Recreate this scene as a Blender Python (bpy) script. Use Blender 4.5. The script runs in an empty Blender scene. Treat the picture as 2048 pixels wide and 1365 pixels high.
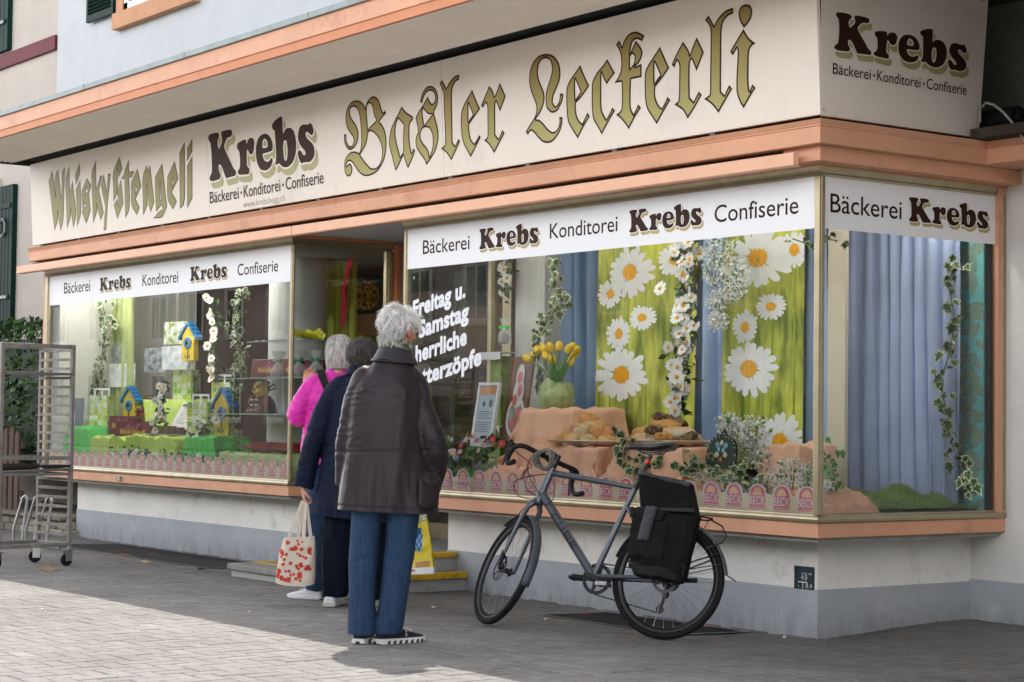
SUN_E, SKY_S, PAV, GLASS_IOR, CLOUD_FILL, TUBE_FILL = 5.0, .15, .31, 1.48, 39, 50
import bpy, math, random
import numpy as np
from mathutils import Vector, Matrix, noise
random.seed(7)
SC = bpy.context.scene
COL = SC.collection
R = math.radians
sin, cos, pi = math.sin, math.cos, math.pi

# ------------------------------------------------------------------ mesh builder
class MB:
    """collects primitives and links them as ONE mesh object"""
    def __init__(s):
        s.v = []; s.f = []; s.m = []; s.sm = []
    def add(s, vs, fs, mi=0, smooth=False):
        o = len(s.v)
        s.v.extend([tuple(p) for p in vs])
        for f in fs:
            s.f.append(tuple(i + o for i in f)); s.m.append(mi); s.sm.append(smooth)
        return s
    def box(s, x0, x1, y0, y1, z0, z1, mi=0):
        vs = [(x, y, z) for z in (z0, z1) for y in (y0, y1) for x in (x0, x1)]
        return s.add(vs, [(0, 2, 3, 1), (4, 5, 7, 6), (0, 1, 5, 4), (2, 6, 7, 3), (0, 4, 6, 2), (1, 3, 7, 5)], mi)
    def obox(s, c, ax, ay, az, mi=0):
        c, ax, ay, az = Vector(c), Vector(ax), Vector(ay), Vector(az)
        vs = [c + ax * i + ay * j + az * k for k in (-1, 1) for j in (-1, 1) for i in (-1, 1)]
        return s.add(vs, [(0, 2, 3, 1), (4, 5, 7, 6), (0, 1, 5, 4), (2, 6, 7, 3), (0, 4, 6, 2), (1, 3, 7, 5)], mi)
    def poly(s, pts, mi=0):
        return s.add(pts, [tuple(range(len(pts)))], mi)
    def loft(s, rings, mi=0, smooth=True, cap=True, closed=False):
        n = len(rings[0]); vs = [p for r in rings for p in r]; fs = []
        k = len(rings)
        for i in range(k if closed else k - 1):
            a, b = i * n, ((i + 1) % k) * n
            for j in range(n):
                j2 = (j + 1) % n
                fs.append((a + j, a + j2, b + j2, b + j))
        if cap and not closed:
            fs.append(tuple(range(n - 1, -1, -1))); fs.append(tuple((k - 1) * n + j for j in range(n)))
        return s.add(vs, fs, mi, smooth)
    def tube(s, path, r, mi=0, n=10, cap=True, closed=False, flat=1.0, up=None):
        P = [Vector(p) for p in path]; k = len(P)
        if not hasattr(r, '__len__'): r = [r] * k
        T = []
        for i in range(k):
            a = P[(i - 1) % k] if (closed or i > 0) else P[0]
            b = P[(i + 1) % k] if (closed or i < k - 1) else P[-1]
            t = (b - a); T.append(t.normalized() if t.length > 1e-9 else Vector((0, 0, 1)))
        u = Vector(up) if up else (Vector((0, 0, 1)) if abs(T[0].z) < .9 else Vector((1, 0, 0)))
        rings = []
        for i in range(k):
            u = (u - T[i] * u.dot(T[i]))
            u = u.normalized() if u.length > 1e-6 else T[i].orthogonal().normalized()
            w = T[i].cross(u)
            rings.append([P[i] + (u * cos(2 * pi * j / n) + w * sin(2 * pi * j / n) * flat) * r[i] for j in range(n)])
        return s.loft(rings, mi, True, cap, closed)
    def cyl(s, p0, p1, r0, r1=None, mi=0, n=16):
        return s.tube([p0, p1], [r0, r0 if r1 is None else r1], mi, n)
    def lathe(s, prof, c=(0, 0, 0), mi=0, n=24, M=None):
        rings = []
        for r, z in prof:
            ring = [Vector((r * cos(2 * pi * j / n), r * sin(2 * pi * j / n), z)) for j in range(n)]
            if M: ring = [M @ p for p in ring]
            rings.append([p + Vector(c) for p in ring])
        return s.loft(rings, mi, True, True)
    def ball(s, c, r, mi=0, n=14, M=None):
        if not hasattr(r, '__len__'): r = (r, r, r)
        rings = []; h = max(6, n // 2)
        for i in range(h + 1):
            a = -pi / 2 + pi * i / h; ca = max(cos(a), .02)
            ring = [Vector((r[0] * ca * cos(2 * pi * j / n), r[1] * ca * sin(2 * pi * j / n), r[2] * sin(a))) for j in range(n)]
            if M: ring = [M @ p for p in ring]
            rings.append([p + Vector(c) for p in ring])
        return s.loft(rings, mi, True, True)
    def disc(s, c, r, ax, ay, mi=0, n=20):
        c, ax, ay = Vector(c), Vector(ax), Vector(ay)
        return s.add([c + (ax * cos(2 * pi * j / n) + ay * sin(2 * pi * j / n)) * r for j in range(n)], [tuple(range(n))], mi)
    def grid(s, fn, nu, nv, mi=0, smooth=True):
        vs = [fn(i / nu, j / nv) for j in range(nv + 1) for i in range(nu + 1)]
        fs = [(j * (nu + 1) + i, j * (nu + 1) + i + 1, (j + 1) * (nu + 1) + i + 1, (j + 1) * (nu + 1) + i) for j in range(nv) for i in range(nu)]
        return s.add(vs, fs, mi, smooth)
    def extend(s, o, M=None, mi=None):
        off = len(s.v)
        s.v.extend([tuple(M @ Vector(p)) for p in o.v] if M else o.v)
        for f, m, q in zip(o.f, o.m, o.sm):
            s.f.append(tuple(i + off for i in f)); s.m.append(m if mi is None else mi); s.sm.append(q)
        return s
    def mesh(s, name, mats):
        me = bpy.data.meshes.new(name)
        me.from_pydata(s.v, [], s.f); 
        for m in mats: me.materials.append(m)
        me.polygons.foreach_set('material_index', s.m)
        me.polygons.foreach_set('use_smooth', s.sm)
        me.update()
        return me
    def build(s, name, mats, parent=None, bevel=0, sharp=40, subsurf=0, solid=0):
        if not isinstance(mats, (list, tuple)): mats = [mats]
        me = s.mesh(name, mats)
        if any(s.sm): me.set_sharp_from_angle(angle=R(sharp))
        return link(name, me, parent, bevel, subsurf, solid)

def link(name, me, parent=None, bevel=0, subsurf=0, solid=0):
    o = bpy.data.objects.new(name, me); COL.objects.link(o)
    if parent is not None: o.parent = parent
    if solid:
        md = o.modifiers.new('solid', 'SOLIDIFY'); md.thickness = solid; md.offset = 0
    if bevel:
        md = o.modifiers.new('bevel', 'BEVEL'); md.width = bevel; md.segments = 2; md.limit_method = 'ANGLE'; md.angle_limit = R(35)
    if subsurf:
        md = o.modifiers.new('sub', 'SUBSURF'); md.levels = subsurf; md.render_levels = subsurf
    return o

def tag(o, label=None, cat=None, group=None, kind=None):
    if label: o['label'] = label
    if cat: o['category'] = cat
    if group: o['group'] = group
    if kind: o['kind'] = kind
    return o

def thing(name, label, cat, loc=(0, 0, 0), rotz=0, group=None):
    o = bpy.data.objects.new(name, None); COL.objects.link(o)
    o.empty_display_size = .2; o.location = loc; o.rotation_euler = (0, 0, rotz)
    return tag(o, label, cat, group)

def dup(root, loc, rotz=None, label=None, scale=None):
    kids = {}
    for q in bpy.data.objects:
        if q.parent is not None: kids.setdefault(q.parent.name, []).append(q)
    def cp(o, par):
        c = o.copy(); COL.objects.link(c)
        if par is not None: c.parent = par
        for ch in kids.get(o.name, []): cp(ch, c)
        return c
    c = cp(root, None); c.location = loc
    if rotz is not None: c.rotation_euler = (0, 0, rotz)
    if scale: c.scale = (scale,) * 3 if not hasattr(scale, '__len__') else scale
    if label: c['label'] = label
    return c

# ------------------------------------------------------------------ materials
def _new(name):
    m = bpy.data.materials.new(name); m.use_nodes = True
    nt = m.node_tree; b = nt.nodes['Principled BSDF']
    return m, nt, b
def _n(nt, t, **kw):
    n = nt.nodes.new(t)
    for k, v in kw.items():
        if k in n.inputs.keys(): n.inputs[k].default_value = v
        else: setattr(n, k, v)
    return n
def rgba(c): return (c[0], c[1], c[2], 1)
def mat(name, col, rough=.6, metal=0, var=.12, vs=5, bump=0, bs=60, spec=.4, col2=None, thr=None, stretch=None,
        sheen=0, coat=0, sub=0, detail=5, stain=None, trans=0, zdirt=None):
    """colour with noise variation, optional second colour by noise, bump"""
    m, nt, b = _new(name); L = nt.links
    tc = _n(nt, 'ShaderNodeTexCoord'); src = tc.outputs['Object']
    if stretch:
        mp = _n(nt, 'ShaderNodeMapping'); mp.inputs['Scale'].default_value = stretch
        L.new(src, mp.inputs['Vector']); src = mp.outputs['Vector']
    nz = _n(nt, 'ShaderNodeTexNoise', Scale=vs, Detail=detail, Roughness=.6); L.new(src, nz.inputs['Vector'])
    cr = _n(nt, 'ShaderNodeValToRGB')
    c = np.array(col); d = np.array(col2) if col2 is not None else c * (1 + var)
    a = c if col2 is not None else c * (1 - var)
    lo, hi = thr if thr else (.3, .7)
    cr.color_ramp.elements[0].position = lo; cr.color_ramp.elements[1].position = hi
    cr.color_ramp.elements[0].color = rgba(a); cr.color_ramp.elements[1].color = rgba(np.minimum(d, 1))
    L.new(nz.outputs['Fac'], cr.inputs['Fac']); out = cr.outputs['Color']
    if stain:
        n2 = _n(nt, 'ShaderNodeTexNoise', Scale=stain[1], Detail=8, Roughness=.7); L.new(tc.outputs['Object'], n2.inputs['Vector'])
        c2 = _n(nt, 'ShaderNodeValToRGB'); c2.color_ramp.elements[0].position = stain[2]; c2.color_ramp.elements[1].position = stain[3]
        mx = _n(nt, 'ShaderNodeMix', data_type='RGBA'); L.new(n2.outputs['Fac'], c2.inputs['Fac'])
        L.new(c2.outputs['Color'], mx.inputs[0]); L.new(out, mx.inputs[6]); mx.inputs[7].default_value = rgba(stain[0]); out = mx.outputs[2]
    if zdirt:   # (colour, z full, z none): grime fading upward, broken up by noise
        sz = _n(nt, 'ShaderNodeSeparateXYZ'); L.new(tc.outputs['Object'], sz.inputs[0]); n4 = _n(nt, 'ShaderNodeTexNoise', Scale=9, Detail=8, Roughness=.7)
        m4 = _n(nt, 'ShaderNodeMapping'); m4.inputs['Scale'].default_value = (1, 1, .35); L.new(tc.outputs['Object'], m4.inputs['Vector']); L.new(m4.outputs['Vector'], n4.inputs['Vector'])
        r4 = _n(nt, 'ShaderNodeMapRange'); r4.inputs['From Min'].default_value = zdirt[2]; r4.inputs['From Max'].default_value = zdirt[1]; L.new(sz.outputs['Z'], r4.inputs['Value'])
        a4 = _n(nt, 'ShaderNodeMath', operation='MULTIPLY_ADD'); L.new(n4.outputs['Fac'], a4.inputs[0]); a4.inputs[1].default_value = 2.4; a4.inputs[2].default_value = -.75
        p4 = _n(nt, 'ShaderNodeMath', operation='MULTIPLY', use_clamp=True); L.new(r4.outputs['Result'], p4.inputs[0]); L.new(a4.outputs[0], p4.inputs[1])
        x4 = _n(nt, 'ShaderNodeMix', data_type='RGBA'); L.new(p4.outputs[0], x4.inputs[0]); L.new(out, x4.inputs[6]); x4.inputs[7].default_value = rgba(zdirt[0]); out = x4.outputs[2]
    L.new(out, b.inputs['Base Color'])
    b.inputs['Roughness'].default_value = rough; b.inputs['Metallic'].default_value = metal
    b.inputs['Specular IOR Level'].default_value = spec
    if sheen: b.inputs['Sheen Weight'].default_value = sheen
    if coat: b.inputs['Coat Weight'].default_value = coat; b.inputs['Coat Roughness'].default_value = .15
    if sub: b.inputs['Subsurface Weight'].default_value = sub; b.inputs['Subsurface Radius'].default_value = (.02, .008, .004)
    if trans: b.inputs['Transmission Weight'].default_value = trans
    if bump:
        n3 = _n(nt, 'ShaderNodeTexNoise', Scale=bs, Detail=6, Roughness=.65); L.new(src, n3.inputs['Vector'])
        bp = _n(nt, 'ShaderNodeBump', Strength=bump, Distance=.01); L.new(n3.outputs['Fac'], bp.inputs['Height'])
        L.new(bp.outputs['Normal'], b.inputs['Normal'])
    return m
def mat_sheer(name, col, opac=.5):
    m, nt, b = _new(name); L = nt.links
    tc = _n(nt, 'ShaderNodeTexCoord'); wv = _n(nt, 'ShaderNodeTexNoise', Scale=9, Detail=3); mp = _n(nt, 'ShaderNodeMapping'); mp.inputs['Scale'].default_value = (3, 3, .3)
    L.new(tc.outputs['Object'], mp.inputs['Vector']); L.new(mp.outputs['Vector'], wv.inputs['Vector'])
    mr = _n(nt, 'ShaderNodeMapRange'); mr.inputs['To Min'].default_value = opac - .18; mr.inputs['To Max'].default_value = opac + .2
    L.new(wv.outputs['Fac'], mr.inputs['Value'])
    t = _n(nt, 'ShaderNodeBsdfTransparent'); mx = _n(nt, 'ShaderNodeMixShader')
    b.inputs['Base Color'].default_value = rgba(col); b.inputs['Roughness'].default_value = .8
    L.new(mr.outputs['Result'], mx.inputs['Fac']); L.new(t.outputs[0], mx.inputs[1]); L.new(b.outputs[0], mx.inputs[2])
    L.new(mx.outputs[0], nt.nodes['Material Output'].inputs['Surface'])
    return m
def mat_glass(name, tint=(.93, .96, .94), ior=1.5, rough=0.0):
    m, nt, b = _new(name); L = nt.links
    nt.nodes.remove(b)
    t = _n(nt, 'ShaderNodeBsdfTransparent'); t.inputs['Color'].default_value = rgba(tint)
    g = _n(nt, 'ShaderNodeBsdfGlossy', Roughness=rough); g.inputs['Color'].default_value = (1, 1, 1, 1)
    tc = _n(nt, 'ShaderNodeTexCoord'); nz = _n(nt, 'ShaderNodeTexNoise', Scale=.9, Detail=1); L.new(tc.outputs['Object'], nz.inputs['Vector'])
    bp = _n(nt, 'ShaderNodeBump', Strength=.04, Distance=.02); L.new(nz.outputs['Fac'], bp.inputs['Height']); L.new(bp.outputs['Normal'], g.inputs['Normal'])
    f = _n(nt, 'ShaderNodeFresnel', IOR=ior); mx = _n(nt, 'ShaderNodeMixShader')
    L.new(f.outputs[0], mx.inputs[0]); L.new(t.outputs[0], mx.inputs[1]); L.new(g.outputs[0], mx.inputs[2])
    L.new(mx.outputs[0], nt.nodes['Material Output'].inputs['Surface'])
    return m
def mat_ramp(name, stops, axis='Z', rough=.5, lo=0, hi=1, spec=.12):
    m, nt, b = _new(name); L = nt.links
    tc = _n(nt, 'ShaderNodeTexCoord'); sx = _n(nt, 'ShaderNodeSeparateXYZ'); L.new(tc.outputs['Object'], sx.inputs[0])
    mr = _n(nt, 'ShaderNodeMapRange'); mr.inputs['From Min'].default_value = lo; mr.inputs['From Max'].default_value = hi
    L.new(sx.outputs[axis], mr.inputs['Value']); cr = _n(nt, 'ShaderNodeValToRGB')
    e = cr.color_ramp.elements
    e[0].position, e[0].color = stops[0][0], rgba(stops[0][1]); e[1].position, e[1].color = stops[-1][0], rgba(stops[-1][1])
    for p, c in stops[1:-1]: q = e.new(p); q.color = rgba(c)
    L.new(mr.outputs['Result'], cr.inputs['Fac']); L.new(cr.outputs['Color'], b.inputs['Base Color'])
    b.inputs['Roughness'].default_value = rough; b.inputs['Specular IOR Level'].default_value = spec
    return m
def mat_attr(name, rough=.8, bump=.3, bs=90, dirt=None, spec=.3):
    """base colour from the mesh's colour attribute 'col', times fine noise"""
    m, nt, b = _new(name); L = nt.links
    at = _n(nt, 'ShaderNodeAttribute', attribute_name='col'); tc = _n(nt, 'ShaderNodeTexCoord')
    nz = _n(nt, 'ShaderNodeTexNoise', Scale=bs, Detail=6, Roughness=.7); L.new(tc.outputs['Object'], nz.inputs['Vector'])
    mr = _n(nt, 'ShaderNodeMapRange'); mr.inputs['From Min'].default_value = .3; mr.inputs['From Max'].default_value = .7
    mr.inputs['To Min'].default_value = .72; mr.inputs['To Max'].default_value = 1.25; L.new(nz.outputs['Fac'], mr.inputs['Value'])
    mx = _n(nt, 'ShaderNodeMix', data_type='RGBA', blend_type='MULTIPLY'); mx.inputs[0].default_value = 1
    L.new(at.outputs['Color'], mx.inputs[6]); L.new(mr.outputs['Result'], mx.inputs[7]); out = mx.outputs[2]
    if dirt:
        n2 = _n(nt, 'ShaderNodeTexNoise', Scale=dirt[0], Detail=8, Roughness=.65); L.new(tc.outputs['Object'], n2.inputs['Vector'])
        m2 = _n(nt, 'ShaderNodeMapRange'); m2.inputs['From Min'].default_value = .35; m2.inputs['From Max'].default_value = .65
        m2.inputs['To Min'].default_value = dirt[1]; m2.inputs['To Max'].default_value = 1.08; L.new(n2.outputs['Fac'], m2.inputs['Value'])
        m3 = _n(nt, 'ShaderNodeMix', data_type='RGBA', blend_type='MULTIPLY'); m3.inputs[0].default_value = 1
        L.new(out, m3.inputs[6]); L.new(m2.outputs['Result'], m3.inputs[7]); out = m3.outputs[2]
    L.new(out, b.inputs['Base Color']); b.inputs['Roughness'].default_value = rough; b.inputs['Specular IOR Level'].default_value = spec
    bp = _n(nt, 'ShaderNodeBump', Strength=bump, Distance=.004); L.new(nz.outputs['Fac'], bp.inputs['Height']); L.new(bp.outputs['Normal'], b.inputs['Normal'])
    return m
def mat_emit(name, col, s):
    m, nt, b = _new(name); b.inputs['Emission Color'].default_value = rgba(col); b.inputs['Emission Strength'].default_value = s
    b.inputs['Base Color'].default_value = rgba(col); return m
def set_col(me, cols):
    """per-face colours into a corner colour attribute"""
    a = me.color_attributes.new('col', 'FLOAT_COLOR', 'CORNER')
    arr = np.ones((len(me.loops), 4), dtype=np.float32)
    k = 0
    tot = np.zeros(len(me.polygons), dtype=np.int32); me.polygons.foreach_get('loop_total', tot)
    arr[:, :3] = np.repeat(np.array(cols, dtype=np.float32), tot, axis=0)
    a.data.foreach_set('color', arr.ravel())

# ------------------------------------------------------------------ text and lettering
def tess(loops, name='glyph', offset=0):
    """fill closed 2-D loops (even-odd) -> (verts2d, faces)"""
    cu = bpy.data.curves.new(name, 'CURVE'); cu.dimensions = '2D'; cu.fill_mode = 'FRONT'; cu.offset = offset
    for lp in loops:
        sp = cu.splines.new('POLY'); sp.points.add(len(lp) - 1); sp.use_cyclic_u = True
        for p, q in zip(sp.points, lp): p.co = (q[0], q[1], 0, 1)
    return _ev(cu)
def _ev(cu):
    o = bpy.data.objects.new('tmp', cu); COL.objects.link(o)
    dg = bpy.context.evaluated_depsgraph_get(); dg.update()
    me = o.evaluated_get(dg).to_mesh()
    vs = [(v.co.x, v.co.y) for v in me.vertices]; fs = [tuple(p.vertices) for p in me.polygons]
    bpy.data.objects.remove(o); bpy.data.curves.remove(cu)
    return vs, fs
_TX = {}
def text2d(body, weight=0.0, space=1.0, shear=0.0):
    k = (body, weight, space, shear)
    if k not in _TX:
        cu = bpy.data.curves.new('t', 'FONT'); cu.body = body; cu.offset = weight; cu.space_character = space; cu.shear = shear; cu.resolution_u = 4
        _TX[k] = _ev(cu)
    return _TX[k]
CAP = .727      # cap height of the built-in font in em
def put2d(mb, vf, fn, mi=0, flip=False):
    vs, fs = vf
    P = [fn(*p) for p in vs]
    if len(P) and fs:
        mb.add(P, [tuple(reversed(f)) for f in fs] if flip else fs, mi)
def fit_text(mb, body, x0, x1, zb, cap, fn, weight=0, mi=0, space=1.0):
    """text from x0 to x1 with baseline zb and cap height cap; fn(x,z)->3-D point"""
    vs, fs = text2d(body, weight, space)
    a = min(p[0] for p in vs); b = max(p[0] for p in vs)
    put2d(mb, (vs, fs), lambda x, y: fn(x0 + (x - a) / (b - a) * (x1 - x0), zb + y / CAP * cap), mi)

def smooth_loop(lp, ang=50, n=3):
    """Catmull-Rom through the points but keep corners sharper than ang"""
    k = len(lp); P = [np.array(p, float) for p in lp]; out = []
    def corner(i):
        a = P[i] - P[i - 1]; b = P[(i + 1) % k] - P[i]
        c = np.dot(a, b) / (np.linalg.norm(a) * np.linalg.norm(b) + 1e-12)
        return math.degrees(math.acos(max(-1, min(1, c)))) > ang
    cn = [corner(i) for i in range(k)]
    for i in range(k):
        p1, p2 = P[i], P[(i + 1) % k]
        p0 = P[i - 1] if not cn[i] else 2 * p1 - p2
        p3 = P[(i + 2) % k] if not cn[(i + 1) % k] else 2 * p2 - p1
        for j in range(n):
            t = j / n
            out.append(tuple(.5 * (2 * p1 + (p2 - p0) * t + (2 * p0 - 5 * p1 + 4 * p2 - p3) * t * t + (3 * p1 - p0 - 3 * p2 + p3) * t ** 3)))
    return out
def contour(loops, level, res):
    """iso-contour of the signed distance to the even-odd shape (level > 0 grows it)"""
    allp = np.array([p for l in loops for p in l]); pad = abs(level) + 3 * res
    x0, y0 = allp.min(0) - pad; x1, y1 = allp.max(0) + pad
    xs = np.arange(x0, x1 + res, res); ys = np.arange(y0, y1 + res, res)
    GX, GY = np.meshgrid(xs, ys); px = GX.ravel(); py = GY.ravel()
    d2 = np.full(px.shape, 1e9); ins = np.zeros(px.shape, bool)
    for l in loops:
        A = np.array(l); B = np.roll(A, -1, 0)
        for (ax, ay), (bx, by) in zip(A, B):
            ex, ey = bx - ax, by - ay; q = ex * ex + ey * ey + 1e-15
            t = np.clip(((px - ax) * ex + (py - ay) * ey) / q, 0, 1)
            d2 = np.minimum(d2, (px - ax - t * ex) ** 2 + (py - ay - t * ey) ** 2)
            if (ay > by) != (by > ay) or ay != by:
                c = ((ay > py) != (by > py)) & (px < (bx - ax) * (py - ay) / (by - ay + 1e-15) + ax)
                ins ^= c
    sd = np.sqrt(d2) * np.where(ins, -1, 1) - level
    S = sd.reshape(GX.shape); S[S == 0] = 1e-9
    seg = {}
    ny, nx = S.shape
    def ip(i, j, k, l):
        a, b = S[i, j], S[k, l]; t = a / (a - b)
        return (xs[j] + t * (xs[l] - xs[j]), ys[i] + t * (ys[k] - ys[i]))
    neg = S < 0
    act = (neg[:-1, :-1] ^ neg[1:, 1:]) | (neg[:-1, 1:] ^ neg[1:, :-1]) | (neg[:-1, :-1] ^ neg[:-1, 1:])
    for i, j in zip(*np.nonzero(act)):
        c = [(i, j), (i, j + 1), (i + 1, j + 1), (i + 1, j)]
        cr = []
        for e in range(4):
            a, b = c[e], c[(e + 1) % 4]
            if neg[a] != neg[b]: cr.append((tuple(sorted((a, b))), neg[a]))
        st = [e for e, w in cr if w]; en = [e for e, w in cr if not w]
        if len(st) == 1: seg[st[0]] = en[0]
        elif len(st) == 2:
            # saddle: pair each exit edge with the next entry
            es = [e for e, w in cr]
            for q in range(4):
                if cr[q][1]: seg[cr[q][0]] = cr[(q + 1) % 4][0]
    out = []
    while seg:
        s0, e = seg.popitem(); lp = [s0]
        while e != s0 and e in seg: lp.append(e); e = seg.pop(e)
        if len(lp) > 3: out.append([ip(*a, *b) for a, b in lp])
    return out
def noise3(p, s=1.0): return noise.noise(Vector((p[0] * s, p[1] * s, p[2] * s)))

# ------------------------------------------------------------------ solids merged into one continuous surface
def merge(mb, voxel, smooth=4, disp=None, name='merged', hem=None):
    """union of the closed pieces in mb as ONE continuous mesh (voxel remesh), then smoothing and a displacement"""
    me = mb.mesh(name + '_src', []); o = bpy.data.objects.new('tmp', me); COL.objects.link(o)
    md = o.modifiers.new('r', 'REMESH'); md.mode = 'VOXEL'; md.voxel_size = voxel; md.use_smooth_shade = True
    if smooth:
        ms = o.modifiers.new('s', 'SMOOTH'); ms.factor = .5; ms.iterations = smooth
    dg = bpy.context.evaluated_depsgraph_get(); dg.update()
    res = bpy.data.meshes.new_from_object(o.evaluated_get(dg))
    bpy.data.objects.remove(o); bpy.data.meshes.remove(me)
    res.name = name
    if disp:
        n = len(res.vertices); co = np.zeros(n * 3); no = np.zeros(n * 3)
        res.vertices.foreach_get('co', co); res.vertices.foreach_get('normal', no)
        co = co.reshape(-1, 3); no = no.reshape(-1, 3)
        d = np.array([disp(p, q) for p, q in zip(co, no)])
        co = co + no * d[:, None]
        if hem: co[:, 2] = np.maximum(co[:, 2], [hem(p[0], p[1]) for p in co])
        res.vertices.foreach_set('co', co.ravel()); res.update()
    res.polygons.foreach_set('use_smooth', [True] * len(res.polygons))
    return res
def body_obj(name, me, mats, parent):
    me.materials.clear()
    for m in (mats if isinstance(mats, list) else [mats]): me.materials.append(m)
    return link(name, me, parent)
def ell(cx, cy, z, hw, hd, n=24, pw=2.0, tilt=0):
    """one horizontal super-ellipse ring"""
    out = []
    for j in range(n):
        a = 2 * pi * j / n; c, s = cos(a), sin(a)
        x = hw * math.copysign(abs(c) ** (2 / pw), c); y = hd * math.copysign(abs(s) ** (2 / pw), s)
        out.append(Vector((cx + x, cy + y, z + tilt * x)))
    return out
KREBS=[[(0.014,0.945),(0.062,0.986),(0.179,1),(0.379,1),(0.51,0.972),(0.538,0.917),(0.483,0.855),(0.448,0.8),(0.455,0.717),(0.497,0.641),(0.572,0.703),(0.655,0.8),(0.648,0.876),(0.621,0.938),(0.669,0.993),(0.821,1),(1.021,0.993),(1.117,0.972),(1.145,0.91),(1.09,0.848),(0.986,0.841),(0.89,0.821),(0.807,0.752),(0.759,0.683),(0.779,0.614),(0.89,0.476),(1.028,0.324),(1.145,0.186),(1.248,0.117),(1.255,0.062),(1.2,0.021),(1,0.014),(0.8,0.007),(0.745,0.055),(0.662,0.179),(0.579,0.283),(0.497,0.324),(0.455,0.297),(0.462,0.207),(0.503,0.152),(0.538,0.083),(0.497,0.028),(0.366,0.007),(0.159,0),(0.041,0.021),(0,0.069),(0.028,0.117),(0.103,0.179),(0.131,0.262),(0.138,0.524),(0.11,0.786),(0.069,0.841),(0.007,0.903)],
[(1.338,0.614),(1.372,0.669),(1.49,0.697),(1.648,0.717),(1.745,0.717),(1.766,0.676),(1.766,0.614),(1.8,0.641),(1.862,0.703),(1.966,0.724),(2.062,0.71),(2.124,0.641),(2.117,0.545),(2.083,0.441),(2,0.386),(1.903,0.407),(1.834,0.483),(1.793,0.503),(1.772,0.4),(1.766,0.276),(1.772,0.172),(1.855,0.117),(1.876,0.048),(1.807,0),(1.628,0.007),(1.428,0.021),(1.338,0.055),(1.345,0.11),(1.421,0.159),(1.455,0.255),(1.448,0.428),(1.421,0.51),(1.359,0.559)],
[(2.579,0.745),(2.724,0.717),(2.855,0.628),(2.924,0.503),(2.924,0.4),(2.862,0.372),(2.697,0.359),(2.49,0.352),(2.483,0.317),(2.524,0.234),(2.607,0.186),(2.703,0.172),(2.8,0.207),(2.848,0.234),(2.903,0.207),(2.89,0.138),(2.8,0.055),(2.641,0.007),(2.476,0.014),(2.331,0.069),(2.221,0.193),(2.179,0.345),(2.193,0.517),(2.276,0.648),(2.4,0.724)],
[(2.552,0.641),(2.628,0.634),(2.697,0.572),(2.703,0.49),(2.662,0.462),(2.517,0.462),(2.476,0.483),(2.483,0.559),(2.51,0.607)],
[(2.917,0.855),(2.952,0.91),(3.11,0.972),(3.269,1.007),(3.359,1.007),(3.379,0.931),(3.379,0.786),(3.393,0.655),(3.462,0.724),(3.559,0.752),(3.717,0.738),(3.841,0.655),(3.91,0.51),(3.917,0.345),(3.862,0.179),(3.738,0.055),(3.566,-0.007),(3.407,-0.007),(3.297,0.021),(3.166,0.09),(3.09,0.083),(3.028,0.069),(3.007,0.103),(3.048,0.2),(3.055,0.386),(3.041,0.6),(3.028,0.772),(2.966,0.786)],
[(3.428,0.517),(3.497,0.517),(3.531,0.455),(3.545,0.331),(3.524,0.186),(3.476,0.117),(3.421,0.131),(3.386,0.214),(3.372,0.366),(3.386,0.469)],
[(4.517,0.752),(4.579,0.717),(4.641,0.621),(4.634,0.545),(4.572,0.51),(4.503,0.531),(4.407,0.586),(4.345,0.593),(4.317,0.552),(4.366,0.476),(4.503,0.393),(4.614,0.31),(4.655,0.2),(4.641,0.103),(4.538,0.028),(4.414,0),(4.262,0.014),(4.117,0.007),(4.055,0.041),(4.007,0.103),(3.966,0.2),(3.993,0.255),(4.055,0.269),(4.117,0.234),(4.193,0.166),(4.255,0.152),(4.29,0.179),(4.255,0.241),(4.131,0.324),(4.034,0.421),(4,0.524),(4.034,0.648),(4.11,0.724),(4.234,0.752),(4.359,0.738),(4.455,0.731)]]
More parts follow.
